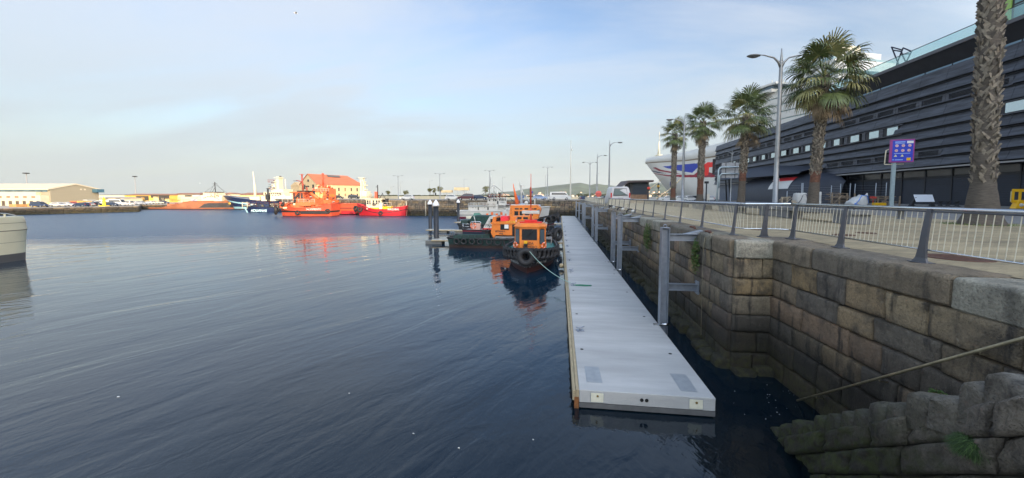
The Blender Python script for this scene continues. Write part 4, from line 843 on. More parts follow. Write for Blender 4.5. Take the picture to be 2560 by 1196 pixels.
mb = MB(); mb.tube([(lx3(1178), -1.2, 1.1), (lx3(1178), -1.2, lz3(556)), (lx3(1180), -1.2, lz3(554.5)), (lx3(1201), -1.2, lz3(554.5)), (lx3(1203), -1.2, lz3(557)), (lx3(1203), -1.2, 1.1)], 0.045, 6); mb.tube([(lx3(1160), -1.5, lz3(560)), (lx3(1176), -1.5, lz3(560))], 0.03, 5); mb.tube([(lx3(1160), -1.5, lz3(566)), (lx3(1176), -1.5, lz3(566))], 0.03, 5); mb.tube([(lx3(1160), -1.5, 1.1), (lx3(1160), -1.5, lz3(558))], 0.03, 5); mb.build('stern_frame', STEEL, t3)
mb = MB(); mb.bbox(lx3(1177), lx3(1203), -1.15, -1.0, 1.2, lz3(558), 0.04); mb.build('dodger', M('dodger_pink', (0.55, 0.33, 0.28), 0.7, 0, 0.1, 6), t3)
lifebuoy(t3, (lx3(1184), -1.22, lz3(564.5)), 'y', 0.33)
mb = MB(); mb.bbox(lx3(1320), lx3(1368), -1.2, 1.2, 1.5, 2.15, 0.1); mb.build('foredeck_cover', M('grey_cover', (0.27, 0.25, 0.22), 0.8, 0, 0.2, 6), t3)
tyre(t3, (lx3(1378), -0.75, 1.5), 0.34, 0.13, (0.5, -1, 0)); text('VI-5-2', 0.28, (lx3(1366), -1.35, 1.12), facing(0.3, -1), WLET, t3, name='bow_lettering')
mb = MB(); mb.bbox(lx3(1290), lx3(1311), -0.5, 0.5, lz3(551), lz3(546), 0.04); mb.tube([(lx3(1300), 0, 2.0), (lx3(1300), 0, lz3(551))], 0.07, 6); mb.build('radar_scanner', WHT, t3)
# --- tall orange work boat behind
yb = 55.0; xs, xb = place_x(1152, 1394, yb)
t4 = thing('work_boat', 'tall orange superstructured work boat with raked orange mast and tyre-hung black bow', 'boat', ((xs + xb) / 2, yb + 1.2, 0), 0)
Lb = xb - xs; lx4 = lambda px: place_x(px, px, yb)[0] - (xs + xb) / 2; lz4 = lambda row, px=1300: rows_z(row, yb, px)
sh = lambda a: 1.3 + 1.55 * max(0, (a - 0.45) / 0.55) ** 1.4
mb, out = hull_mb(Lb, 4.8, sh, [(lambda a, S: 0.25, 1), (lambda a, S: S, 0)], stern=0.8, rake=0.08); mb.build('hull', [BLK, BRN], t4); deck_mb(out, 0.3).build('deck', GREYP2, t4); gunwale_mb(out, 0.12).build('gunwale', DARK, t4)
for tt in (0.72, 0.79, 0.86, 0.92, 0.97): 
    p, d = side_point(out, tt); nv = Vector((d.y, -d.x, 0)); nv = nv if nv.y < 0 else -nv; tyre(t4, (p.x + nv.x * .15, -p.y + nv.y * 0.15, p.z - 0.45), 0.38, 0.15, (nv.x, nv.y, 0))
tyre(t4, (Lb / 2 + 0.1, 0, 2.3), 0.5, 0.24, (1, 0, 0.1))
xa, xb_ = lx4(1272), lx4(1352)
mb = MB(); mb.prism([(xa, 1.1), (lx4(1343), 1.1), (lx4(1346), 2.4), (xb_, lz4(525)), (lx4(1350), lz4(519)), (lx4(1343), lz4(513)), (lx4(1277), lz4(514)), (xa + 0.1, 2.6)], -1.7, 1.7, 'y'); sp4 = mb.build('superstructure', ORG, t4)
for a_, b_ in ((1288, 1298), (1300, 1307), (1312, 1321), (1329, 1332.5), (1334, 1342)): 
    winquad([(lx4(a_), -1.7, 0), (lx4(b_), -1.7, 0), (lx4(b_), -1.7, 1), (lx4(a_), -1.7, 1)], None, 0, 1, lz4(524), lz4(520.5), parent=sp4, fr=0.02)
for a_, b_ in ((1287, 1297), (1300, 1308), (1313, 1324), (1328, 1333)):
    winquad([(lx4(a_), -1.7, 0), (lx4(b_), -1.7, 0), (lx4(b_), -1.7, 1), (lx4(a_), -1.7, 1)], None, 0, 1, lz4(539), lz4(528), parent=sp4, fr=0.03)
winquad([(lx4(1341.5), -1.71, lz4(535)), (lx4(1347), -1.71, lz4(535)), (lx4(1351), -1.71, lz4(524)), (lx4(1344.5), -1.71, lz4(524))], None, 0, 1, 0, 1, parent=sp4, glass=GLL, fr=0.05)
for k, ch in enumerate('ETU'): text(ch, 0.3, (lx4(1279), -1.71, lz4(523 + 5 * k)), facing(0, -1), BLET, sp4)
mb = MB(); mb.tube([(lx4(1291), -0.3, lz4(514)), (lx4(1285), -0.3, lz4(481)), (lx4(1281), -0.3, lz4(459))], [0.28, 0.14, 0.04], 6); mb.tube([(lx4(1296), 0.3, lz4(514)), (lx4(1286), -0.2, lz4(480))], 0.07, 5)
for r_ in range(484, 512, 5): mb.tube([(lx4(1285.5 + (r_ - 484) * .17), -0.6, lz4(r_)), (lx4(1285.5 + (r_ - 484) * .17), 0.1, lz4(r_))], 0.04, 4)
mb.build('mast', M('mast_orange', (0.75, 0.14, 0.03), 0.5), t4)
mb = MB(); mb.bbox(xa + 0.3, lx4(1340), -1.2, 1.2, lz4(514), lz4(512), 0.03); mb.ball((lx4(1314), 0, lz4(508)), 0.3); mb.tube([(lx4(1335), 0, lz4(513)), (lx4(1335), 0, lz4(500))], 0.05, 5); mb.build('roof_equipment', WHT, t4)
mb = MB(); mb.prism([(lx4(1186), 1.2), (lx4(1262), 1.2), (lx4(1262), lz4(543)), (lx4(1225), lz4(541)), (lx4(1182), lz4(541)), (lx4(1176), lz4(552))], -1.9, 1.9, 'y'); mb.build('net_cover', M('dark_green_net', (0.012, 0.045, 0.04), 0.85, 0, 0.4, 4, 0.6, 12), t4)
mb = MB(); mb.tube([(lx4(1187), -1.8, lz4(541)), (lx4(1192), -1.8, 1.4)], 0.13, 6); mb.build('davit', WHT, t4)
mb = MB(); mb.bbox(lx4(1153), lx4(1172), -1.7, 1.4, 1.0, lz4(551), 0.1); mb.build('net_bin', DGR, t4)
# --- white mast vessel behind the work boat, small white motor boat
yb = 66.0; pm = at(1196, 545, 0.35); 
t5 = thing('motor_boat', 'small cream motor boat with a green windscreen behind the dark net cover', 'boat', (pm.x, pm.y, 0), R(8))
k = 1.2; mb, out = hull_mb(4.6 * k, 1.9 * k, lambda a: 0.75 + 0.35 * a, [(lambda a, S: S * 0.55, 0), (lambda a, S: S, 0)], rake=0.14, stern=0.9); mb.build('hull', M('cream_gelcoat', (0.62, 0.60, 0.48), 0.35), t5)
mb = deck_mb(out, 0.02); mb.build('deck', M('cream_deck', (0.6, 0.6, 0.52), 0.5), t5)
mb = MB(); mb.prism([(-1.2, 0.8), (0.9, 0.95), (0.2, 1.55), (-1.0, 1.5)], -0.8, 0.8, 'y'); mb.build('windscreen', M('screen_green', (0.10, 0.24, 0.20), 0.2), t5)
t6 = thing('inflatable_boat', 'low pale launch with orange gear, partly hidden behind the white pilot boat', 'boat', (at(1262, 548, 0.3).x, at(1262, 548, 0.3).y, 0), 0)
mb, out = hull_mb(9.5, 2.8, lambda a: 0.9 + 0.3 * a, [(lambda a, S: 0.2, 0), (lambda a, S: S, 0)], rake=0.1); mb.build('hull', WHT, t6); deck_mb(out, 0.1).build('deck', GREYP2, t6)
for k in range(5): mb = MB(); mb.bbox(-4.2 + k * 1.1, -3.7 + k * 1.1, -0.9, -0.4, 0.8, 1.6 + 0.3 * (k % 2), 0.08); mb.build('deck_gear', M('gear_orange', (0.7, 0.15, 0.04), 0.6), t6)
mb = MB(); mb.prism([(-0.6, 0.9), (1.2, 0.9), (0.9, 2.3), (-0.4, 2.3)], -0.8, 0.8, 'y'); mb.build('console', WHT, t6)
# ---------------------------------------------------------------- far vessels, built in frames square to the view at their real distance
class Frame:
    """local x = right, y = away, z = up; metres, addressed by photograph columns / rows at the vessel's waterline distance"""
    def __init__(s, pxl, pxr, row, D=None, z0=0.0):
        c = (pxl + pxr) / 2; s.z0 = z0
        p = at(c, row, z0) if D is None else atd(c, row, D); s.D = depth(p); s.k = s.D / F_PX; s.c = c; s.row = row; s.o = Vector((p.x, p.y, z0))
        s.row0 = 491.3 + (EYE - z0) / s.k
    def x(s, px): return (px - s.c) * s.k
    def z(s, row): return (s.row0 - row) * s.k
    def box(s, mb, a, b, top, bot, y0, y1, m=0): mb.box(s.x(a), s.x(b), y0, y1, s.z(bot), s.z(top), m)
def fthing(fr, name, label, cat, group=None): return thing(name, label, cat, fr.o, YAW, group)
def fpart(fr, parent, name, mat, boxes, tubes=()):
    mb = MB()
    for b in boxes: fr.box(mb, *b)
    for pts, r_ in tubes: mb.tube([(fr.x(a), y, fr.z(r0)) for a, r0, y in pts], r_, 5)
    return mb.build(name, mat, parent)
def fwins(fr, parent, spans, top, bot, y, mat=None):
    for a, b in spans:
        mb = MB(); fr.box(mb, a, b, top, bot, y - 0.06, y + 0.02); mb.build('window', mat or GLS, parent)
def fhull(fr, parent, pl, pr, bow, B, sheer, bands, mats, **kw):
    Ln = (pr - pl) * fr.k; mb, out = hull_mb(Ln, B, sheer, bands, **kw); off = fr.x((pl + pr) / 2)
    s_ = 1 if bow == 'R' else -1
    mb.v = [(x * s_ + off, y * s_, z) for x, y, z in mb.v]; o = mb.build('hull', mats, parent)
    dk = deck_mb(out, 0.25); dk.v = [(x * s_ + off, y * s_, z) for x, y, z in dk.v]; dk.build('deck', GREYP2, parent)
    gw = gunwale_mb(out, 0.12); gw.v = [(x * s_ + off, y * s_, z) for x, y, z in gw.v]; return o, out, gw
TORG = M('tug_orange', (0.56, 0.082, 0.038), 0.45, 0, 0.14, 0.9); TOR2 = M('tug_upperworks', (0.62, 0.14, 0.045), 0.5, 0, 0.2, 1.1); TRED = M('tug_red', (0.46, 0.018, 0.03), 0.42, 0, 0.08, 0.7); NAVY = M('navy_paint', (0.012, 0.022, 0.07), 0.4, 0, 0.15, 0.5)
SHW = M('ship_white', (0.62, 0.55, 0.40), 0.5, 0, 0.05, 0.6, dirt=(0.5, 0.42, 0.3), dirtamt=0.4); ORH = M('trawler_orange', (0.34, 0.13, 0.065), 0.55, 0, 0.2, 0.4); CYAN = M('pale_cyan', (0.30, 0.52, 0.58), 0.5)

FIT = [M('fitting_black', (0.02, 0.02, 0.022), 0.6), M('fitting_white', (0.5, 0.48, 0.42), 0.6), M('fitting_shade_red', (0.22, 0.03, 0.02), 0.6), M('fitting_grey', (0.15, 0.14, 0.13), 0.6)]
def fittings(parent, fr_, spans, seed, n=22, y=-2.3):
    rr = random.Random(seed)
    for k in range(n):
        a, b, top, bot = rr.choice(spans); px = rr.uniform(a, b); r0 = rr.uniform(top, bot); w_, h_ = rr.uniform(0.6, 2.6), rr.uniform(0.8, 3.2)
        mb = MB(); z1, z0 = fr_.z(r0), fr_.z(r0 + h_); mb.bbox(fr_.x(px), fr_.x(px + w_), y - rr.uniform(0.0, 0.5), y + 0.6, z0, z1, 0.03); mb.build('deck_fitting', FIT[rr.choice((0, 0, 1, 2, 2, 3))], parent)
    for k in range(3):
        a, b, top, bot = spans[k % len(spans)]
        mb = MB(); zz = fr_.z(top - 1.5)
        for q in range(7): x = fr_.x(a + (b - a) * q / 6); mb.tube([(x, y - 0.2, zz - 1.0), (x, y - 0.2, zz)], 0.035, 4)
        mb.tube([(fr_.x(a), y - 0.2, zz), (fr_.x(b), y - 0.2, zz)], 0.04, 4); mb.tube([(fr_.x(a), y - 0.2, zz - 0.5), (fr_.x(b), y - 0.2, zz - 0.5)], 0.03, 4); mb.build('deck_railing', FIT[2] if k else FIT[1], parent)
# red tug
fr = Frame(893, 1018, 540); t = fthing(fr, 'tug', 'crimson red tug with white wheelhouse and big bow tyre, right of the orange tugs', 'tugboat')
sh = lambda a: 1.9 + 1.6 * max(0, (a - 0.55) / 0.45) ** 1.3 + 0.9 * max(0, (0.35 - a) / 0.35) ** 1.2
o, out, gw = fhull(fr, t, 893, 1018, 'L', 5.6, sh, [(lambda a, S: 0.15, 1), (lambda a, S: S - 1.05, 0), (lambda a, S: S - 0.85, 2), (lambda a, S: S, 0)], [TRED, BRN, DARK], rake=0.05, stern=0.9)
gw.build('gunwale', TRED, t)
for px, rw, r_, m in ((897, 522, 0.6, 0), (911, 524, 0.45, 0), (961, 532, 0.42, 0)):
    tyre(t, (fr.x(px), -2.95 if px > 905 else -2.0, fr.z(rw)), r_, r_ * 0.42, (-0.6 if px < 905 else 0, -1, 0))
fpart(fr, t, 'deckhouse', YEL, [(934, 982, 516, 525, -1.6, 1.6)])
o = fpart(fr, t, 'wheelhouse', SHW, [(922, 958, 499, 519, -1.7, 1.5), (919, 962, 497, 499, -1.9, 1.7)]); fwins(fr, o, [(924, 928), (930, 933), (938, 942), (946, 950), (952, 956)], 501, 511, -1.72)
fpart(fr, t, 'winch', M('winch_white', (0.6, 0.58, 0.5), 0.5, 0, 0.2, 2), [(924, 932, 516, 523, -2.2, -1), (955, 962, 508, 522, -2.2, -1), (975, 981, 515, 523, -1.6, 0)])
fpart(fr, t, 'funnel', DARK, [(955, 961, 500, 514, -0.6, 1), (966, 971, 497, 513, -0.8, 0.8), (938, 946, 509, 514, -1.9, -1)])
m_ = fpart(fr, t, 'mast', DARK, [], [([(945.5, 497, 0), (945.5, 463, 0)], 0.14), ([(941, 468, 0), (946, 468, 0)], 0.06), ([(948, 500, 0), (958, 484, 0)], 0.12), ([(966, 500, 0), (956, 482, 0)], 0.06)])
fpart(fr, t, 'fire_monitor', TORG, [(939, 945, 480, 498, -0.4, 0.4)])
text('IBAIZABAL', 0.8, (fr.x(992), -2.92, fr.z(523)), facing(0, -1), WLET, t, name='name_lettering', sx=0.85)
fpart(fr, t, 'lifebuoy_rack', M('buoy_orange', (0.75, 0.16, 0.06)), [(968, 971, 511, 515, -1.75, -1.6)])
fittings(t, fr, [(925, 985, 508, 520), (900, 925, 516, 522), (985, 1005, 519, 523)], 1, 20, -2.0)
# orange tug in front
fr = Frame(699, 838, 541); t = fthing(fr, 'tug', 'bright orange salvage tug in front, with black side fender and tall red mast', 'tugboat')
sh = lambda a: 2.4 + 1.5 * max(0, (a - 0.6) / 0.4) ** 1.2 + 1.2 * max(0, (0.3 - a) / 0.3)
o, out, gw = fhull(fr, t, 699, 838, 'L', 6.2, sh, [(lambda a, S: 0.15, 1), (lambda a, S: 1.15, 0), (lambda a, S: 1.6, 2), (lambda a, S: S, 0)], [TORG, BRN, DARK], rake=0.06, stern=0.92); gw.build('gunwale', TORG, t)
fpart(fr, t, 'side_fender', DARK, [(768, 834, 529, 533.5, -3.3, -2.9)])
tyre(t, (fr.x(760.5), -3.2, fr.z(531)), 0.45, 0.2, (0, -1, 0)); tyre(t, (fr.x(833), -3.0, fr.z(527.5)), 0.5, 0.2, (0.3, -1, 0)); tyre(t, (fr.x(698), -1.4, fr.z(524)), 0.95, 0.42, (-1, -0.6, 0)); tyre(t, (fr.x(708), -2.3, fr.z(522)), 0.55, 0.25, (-0.5, -1, 0)); tyre(t, (fr.x(722), -2.6, fr.z(511)), 0.4, 0.2, (-0.5, -1, 0.4))
fpart(fr, t, 'forecastle_house', TOR2, [(722, 770, 507, 524, -2.0, 2.0), (712, 735, 510, 520, -2.2, 2.2)])
o = fpart(fr, t, 'wheelhouse', TOR2, [(744, 772, 482, 507, -2, 2), (738, 776, 480, 483, -2.3, 2.3)]); fwins(fr, o, [(757, 762), (764, 769), (746, 749)], 484, 497, -2.02)
fpart(fr, t, 'wheelhouse_wing', DARK, [(758, 780, 477.5, 480, -2.6, 2.3)], [([(758, 487, -2.1), (750, 497, -2.1), (748, 507, -2.1)], 0.3)])
fpart(fr, t, 'deckhouse', TOR2, [(755, 800, 499, 512, -2.2, 2.2), (763, 790, 512, 515, -2.6, 2.5), (770, 812, 513, 524, -1.5, 1.5)], [([(775, 482, 0), (800, 498, 0)], 0.5), ([(780, 482, 0), (792, 500, 0), (800, 522, 0)], 0.3)])
for k in range(4, 14): fpart(fr, t, 'deck_gear', M('gear_mixed', (0.45, 0.12, 0.05), 0.6, 0, 0.5, 1.5), [(700 + k * 9, 705 + k * 9, 516 - (k % 3) * 3, 526, -1.8, -0.6)])
fpart(fr, t, 'liferaft', SHW, [(722, 731, 517.5, 521, -2.5, -2.1), (745, 750, 508, 513, -2.2, -1.9)])
m_ = fpart(fr, t, 'mast', M('mast_dark_red', (0.28, 0.05, 0.03), 0.6), [(752, 764, 436, 437, -0.1, 0.1)], [([(760, 481, 0), (758, 436, 0)], 0.22), ([(744, 452, 0), (760, 455, 0)], 0.12), ([(757, 462, 0), (763, 462, 0)], 0.15), ([(770, 480, 0), (769, 467, 0)], 0.2), ([(778, 483, 0.5), (787, 468, 0.5)], 0.1)])
fpart(fr, t, 'radar_scanner', DARK, [(738, 748, 452.5, 453.5, -0.3, 0.3), (766, 774, 465, 468, -0.3, 0.3)])
fpart(fr, t, 'black_flue', DARK, [], [([(786, 478, 0), (790, 494, 0)], 0.3)])
text('SALVAMENTO', 0.75, (fr.x(800), -3.22, fr.z(522.8)), facing(0, -1), WLET, t, name='name_lettering', sx=0.85)
fittings(t, fr, [(722, 800, 500, 516), (745, 790, 484, 500), (702, 740, 510, 520), (800, 830, 514, 520)], 2, 40, -2.4)
# second orange vessel
fr = Frame(780, 905, 536); t = fthing(fr, 'salvage_ship', 'longer orange salvage ship moored behind the orange tug, with cream-windowed bridge block', 'ship')
sh = lambda a: 3.1 + 0.5 * abs(a - 0.5)
o, out, gw = fhull(fr, t, 770, 905, 'L', 7.5, sh, [(lambda a, S: 0.3, 1), (lambda a, S: 1.85, 0), (lambda a, S: 2.1, 2), (lambda a, S: S, 0)], [TORG, BRN, DARK], rake=0.03, stern=0.95); gw.build('gunwale', TORG, t)
fpart(fr, t, 'stern_boot', M('boot_red', (0.40, 0.02, 0.03), 0.5), [(868, 903, 526.5, 534, -3.9, -3.6)])
o = fpart(fr, t, 'bridge_block', TOR2, [(793, 830, 472, 512, -2.5, 3), (796, 822, 469, 472, -2.2, 2.5), (800, 838, 500, 520, -2.6, 3), (810, 830, 507, 509, -3.2, -2.4)]); fwins(fr, o, [(799, 804), (806, 811), (813, 819)], 482, 495, -2.52, M('cream_blind', (0.6, 0.45, 0.18), 0.5))
mb = MB(); mb.prism([(fr.x(822), fr.z(505)), (fr.x(833), fr.z(505)), (fr.x(831), fr.z(490)), (fr.x(827), fr.z(477)), (fr.x(821), fr.z(471))], -1.8, 2, 'y'); mb.build('funnel', M('funnel_orange', (0.85, 0.20, 0.015), 0.45), t)
fpart(fr, t, 'mast', M('mast_red2', (0.6, 0.07, 0.03), 0.5), [(806, 814, 435.5, 436.5, -0.1, 0.1), (807, 815, 447, 448, -0.3, 0.3), (808, 816, 458, 459, -0.4, 0.4)], [([(810, 470, 0), (810, 434, 0)], 0.28), ([(813, 472, 0), (815, 463, 0)], 0.5), ([(824, 470, 0), (826, 465, 0)], 0.4), ([(798, 468, 0), (806, 464, 0)], 0.3)])
fpart(fr, t, 'bridge_top', SHW, [(798, 806, 469.5, 472, -2.6, -1.5)])
for k in range(7): fpart(fr, t, 'deck_crane', M('crane_orange', (0.7, 0.13, 0.03), 0.55, 0, 0.3, 1), [(832 + k * 3, 834 + k * 3, 495 + k * 3, 520, -2.2 + k * 0.2, 1)])
fittings(t, fr, [(796, 835, 474, 505), (820, 850, 492, 510), (840, 895, 508, 514)], 3, 34, -2.7)
# customs patrol boat
fr = Frame(618, 700, 531); t = fthing(fr, 'patrol_boat', 'small dark blue customs patrol boat lettered ADUANAS on its side', 'boat')
o, out, gw = fhull(fr, t, 616, 702, 'L', 4.6, lambda a: 1.75 + 0.5 * a, [(lambda a, S: 0.2, 0), (lambda a, S: S, 0)], [NAVY, BRN], rake=0.06, stern=0.9); gw.build('gunwale', DARK, t)
text('ADUANAS', 1.15, (fr.x(659), -2.38, fr.z(526.5)), facing(0, -1), M('cyan_lettering', (0.55, 0.78, 0.85), 0.6), t, bold=0.02, name='side_lettering')
mb = MB(); mb.plate([(fr.x(622.5), -2.0, fr.z(521)), (fr.x(626), -2.1, fr.z(521)), (fr.x(633.5), -2.38, fr.z(532)), (fr.x(630), -2.3, fr.z(532))], 0.08); mb.build('bow_flash', CYAN, t)
o = fpart(fr, t, 'cabin', NAVY, [(640, 680, 506, 520, -1.6, 1.6), (650, 672, 503, 506, -1.4, 1.4)]); fwins(fr, o, [(646, 651), (653, 658), (661, 666)], 510, 514, -1.62)
fpart(fr, t, 'davit_frame', M('cream_frame', (0.55, 0.5, 0.36), 0.5), [], [([(616, 521, -1.8), (616, 506, -1.8)], 0.12), ([(616, 506, -1.8), (634, 508, -1.8)], 0.1), ([(628, 521, -1.8), (628, 505, -1.8)], 0.1), ([(616, 514, -1.8), (636, 515, -1.8)], 0.08)])
fpart(fr, t, 'mast', DARK, [(668, 676, 471, 472, -0.2, 0.2), (667, 675, 486, 500, -0.5, 0.5)], [([(671, 506, 0), (672, 471, 0)], 0.3), ([(676, 506, 0), (673, 490, 0)], 0.15)])
fpart(fr, t, 'stern_gear', M('gear_dark', (0.10, 0.09, 0.07), 0.7, 0, 0.5, 1.2), [(684, 705, 508, 522, -1.8, 1.4), (664, 668, 512, 521, -2, -1.5)])
fittings(t, fr, [(630, 695, 506, 518)], 4, 14, -1.8)
# navy blue ship with tall white bow mast
fr = Frame(562, 700, 524); t = fthing(fr, 'patrol_ship', 'large navy blue patrol ship with raked bow, gold crest and white upperworks', 'ship')
kk = fr.k; zt = fr.z(490)
sh = lambda a: fr.z(503) + (fr.z(489.5) - fr.z(503)) * max(0, (a - 0.35) / 0.65) ** 0.9
o, out, gw = fhull(fr, t, 560, 740, 'L', 11, sh, [(lambda a, S: 0.35, 1), (lambda a, S: 1.2, 3), (lambda a, S: S - 2.3, 0), (lambda a, S: S - 1.7, 2), (lambda a, S: S, 0)], [NAVY, BRN, CYAN, CYAN], rake=0.17, stern=0.95, flare=0.7); gw.build('gunwale', NAVY, t)
mb = MB(); mb.lathe([(0.001, -0.05), (0.55, -0.05), (0.55, 0.05)], (fr.x(589), -3.3, fr.z(509)), 14, axis='y'); mb.build('crest', M('gold', (0.5, 0.3, 0.06), 0.5, 0.3, 0.3, 4), t)
o = fpart(fr, t, 'superstructure', SHW, [(672, 745, 490, 503, -4.5, 4.5), (676, 728, 481, 490, -4, 4), (693, 722, 474, 481, -3.4, 3.4), (640, 664, 492, 501, -3.5, 3.5), (737, 752, 484, 500, -3, 3)]); fwins(fr, o, [(680 + 5 * k, 682.5 + 5 * k) for k in range(8)], 482.5, 485.5, -4.02); fwins(fr, o, [(678 + 7 * k, 680.5 + 7 * k) for k in range(6)], 488, 490, -4.52)
fpart(fr, t, 'mast_tower', SHW, [(699, 705, 443, 475, -1.5, 1.5), (692, 700, 451, 471, -1, 1), (688, 696, 461, 472, -1.5, 1.5), (695, 707, 445, 446, -2, 2), (690, 700, 455, 456.5, -1.5, 1.5)], [([(716, 475, 0), (716, 449, 0)], 0.16)])
fpart(fr, t, 'radar_scanner', DARK, [(682, 692, 456, 457, -0.5, 0.5), (686, 698, 460, 461, -0.5, 0.5), (702.5, 705, 441, 443, -0.4, 0.4)])
fpart(fr, t, 'foremast', SHW, [(634, 642, 499, 505, -1.5, 1.5)], [([(639, 503, 0), (639.5, 472, 0), (637.5, 445, 0), (636.5, 430, 0)], [0.55, 0.45, 0.22, 0.12])])
fpart(fr, t, 'launch_cradle', YEL, [(690, 700, 503, 508, -5.2, -3.5)])
fittings(t, fr, [(675, 730, 484, 502), (690, 706, 452, 474)], 5, 22, -4.4)
# orange and white trawler
fr = Frame(400, 600, 523.5); t = fthing(fr, 'trawler', 'long rusty orange trawler with a white wheelhouse, left of the navy blue ship', 'ship')
sh = lambda a: fr.z(519) + (fr.z(503) - fr.z(519)) * min(1, max(0, (a - 0.15) / 0.35)) + 0.8 * max(0, (a - .6))
o, out, gw = fhull(fr, t, 398, 600, 'R', 9, sh, [(lambda a, S: 0.3, 1), (lambda a, S: 0.7, 0), (lambda a, S: 0.75 + (S - 1.7) * min(1, max(0, (a - 0.58) * 12)), 2), (lambda a, S: S, 0)], [ORH, BRN, M('trawler_black', (0.05, 0.05, 0.055), 0.6, 0, 0.4, 0.5)], rake=0.06, stern=0.95); gw.build('gunwale', ORH, t)
o = fpart(fr, t, 'superstructure', SHW, [(522, 572, 489, 503, -3.5, 3.5), (524, 552, 482, 489, -3, 3)]); fwins(fr, o, [(536 + 4 * k, 538 + 4 * k) for k in range(5)], 491, 493, -3.52)
fpart(fr, t, 'bulwark', ORH, [(478, 522, 504, 512, -4, 4), (440, 480, 509, 515, -4, 4)])
fpart(fr, t, 'mast', DARK, [(535, 546, 460, 460.8, -0.1, 0.1), (524, 534, 480.5, 482, -2, 2), (545, 553, 480.5, 482, -2, 2)], [([(541, 483, 0), (540, 456, 0)], 0.16), ([(532, 482, 0), (540, 470, 0)], 0.08)])
def rig(parent, fr_, segs, r_=0.045, mat=None): fpart(fr_, parent, 'rigging', mat or DARK, [], [([(a, b, 0), (c, d, 0)], r_) for a, b, c, d in segs])
rig(t, fr, [(541, 457, 523, 488), (541, 457, 570, 489), (541, 462, 480, 505), (541, 462, 598, 503)])
fittings(t, fr, [(522, 572, 484, 500), (440, 520, 500, 508)], 6, 14, -3.6)
# white ship lying along the mole
fr = Frame(1150, 1345, 541, D=93.0); t = fthing(fr, 'white_ship', 'white coaster with maroon waterline and stepped wheelhouse, moored along the mole', 'ship')
sh = lambda a: fr.z(527) + 1.4 * max(0, (a - 0.4) / 0.6) ** 1.5
o, out, gw = fhull(fr, t, 1149, 1350, 'R', 5.6, sh, [(lambda a, S: 0.55, 1), (lambda a, S: 0.85, 0), (lambda a, S: 1.0, 2), (lambda a, S: S, 0)], [WHT, M('maroon_antifoul', (0.13, 0.02, 0.04), 0.6), BLK], rake=0.07, stern=0.8); gw.build('gunwale', WHT, t)
dh = fpart(fr, t, 'deckhouse', WHT, [(1173.5, 1240, 515.5, 527, -2.2, 2.0), (1240, 1292, 516, 529, -1.8, 1.8), (1172, 1265, 514.5, 515.5, -2.5, 2.2)]); fwins(fr, dh, [(1196.5, 1199), (1220, 1223)], 518, 524.5, -2.22, BLK); fwins(fr, dh, [(1184, 1185.5), (1191, 1192.5), (1213, 1214.5), (1235, 1236.5)], 518, 520, -2.22)
o = fpart(fr, t, 'wheelhouse', WHT, [(1220, 1247, 497, 515, -1.9, 1.9), (1247, 1266, 496, 513, -2.1, 2.1), (1218, 1268, 494.5, 497, -2.2, 2.2)]); fwins(fr, o, [(1224, 1226.5), (1234, 1236.5), (1238, 1241), (1242.5, 1244)], 499, 503, -1.92); fwins(fr, o, [(1249 + 3.4 * k, 1251 + 3.4 * k) for k in range(5)], 497.5, 502, -2.12)
fpart(fr, o, 'door', BLK, [(1243.5, 1247, 503, 513, -1.93, -1.88)])
fpart(fr, t, 'wheelhouse_front', WHT, [(1240, 1246, 510, 528, -2.4, -2.2)])
text('CABO', 0.42, (fr.x(1257), -2.13, fr.z(506)), facing(0, -1), BLET, o)
rl = []
for k in range(12): rl.append(([(1174 + k * 4, 515, -2.3), (1174 + k * 4, 508, -2.3)], 0.05))
rl += [([(1174, 508, -2.3), (1222, 508, -2.3)], 0.06), ([(1174, 511.5, -2.3), (1222, 511.5, -2.3)], 0.04)]
fpart(fr, t, 'deck_railing', WHT, [], rl)
fpart(fr, t, 'mast', WHT, [(1232, 1240, 468, 470, -0.3, 0.3)], [([(1235, 495, 0), (1235, 462, 0)], 0.16), ([(1230, 478, 0), (1241, 478, 0)], 0.06), ([(1228, 495, 0), (1228, 440, 0)], 0.07), ([(1243, 494, 0), (1243, 477, 0)], 0.12)])
fpart(fr, t, 'funnel', DARK, [(1247, 1252, 483, 495, -0.6, 0.6)])
fpart(fr, t, 'foredeck_gear', GREYP2, [(1268, 1284, 512, 516, -1.5, 1.5), (1290, 1310, 520, 527, -1.5, 1.5)])
fpart(fr, t, 'deck_roof', WHT, [(1247, 1300, 511.5, 512.6, -2.4, 2.4)], [([(1262, 528, -2.2), (1262, 513, -2.2)], 0.08), ([(1275, 528, -2.2), (1275, 513, -2.2)], 0.08), ([(1288, 528, -2.2), (1288, 513, -2.2)], 0.08)])
rig(t, fr, [(1235, 463, 1176, 512), (1235, 463, 1300, 516), (1228, 441, 1222, 494)])
fittings(t, fr, [(1178, 1240, 508, 514), (1222, 1264, 488, 496), (1268, 1310, 508, 520)], 7, 22, -2.2)
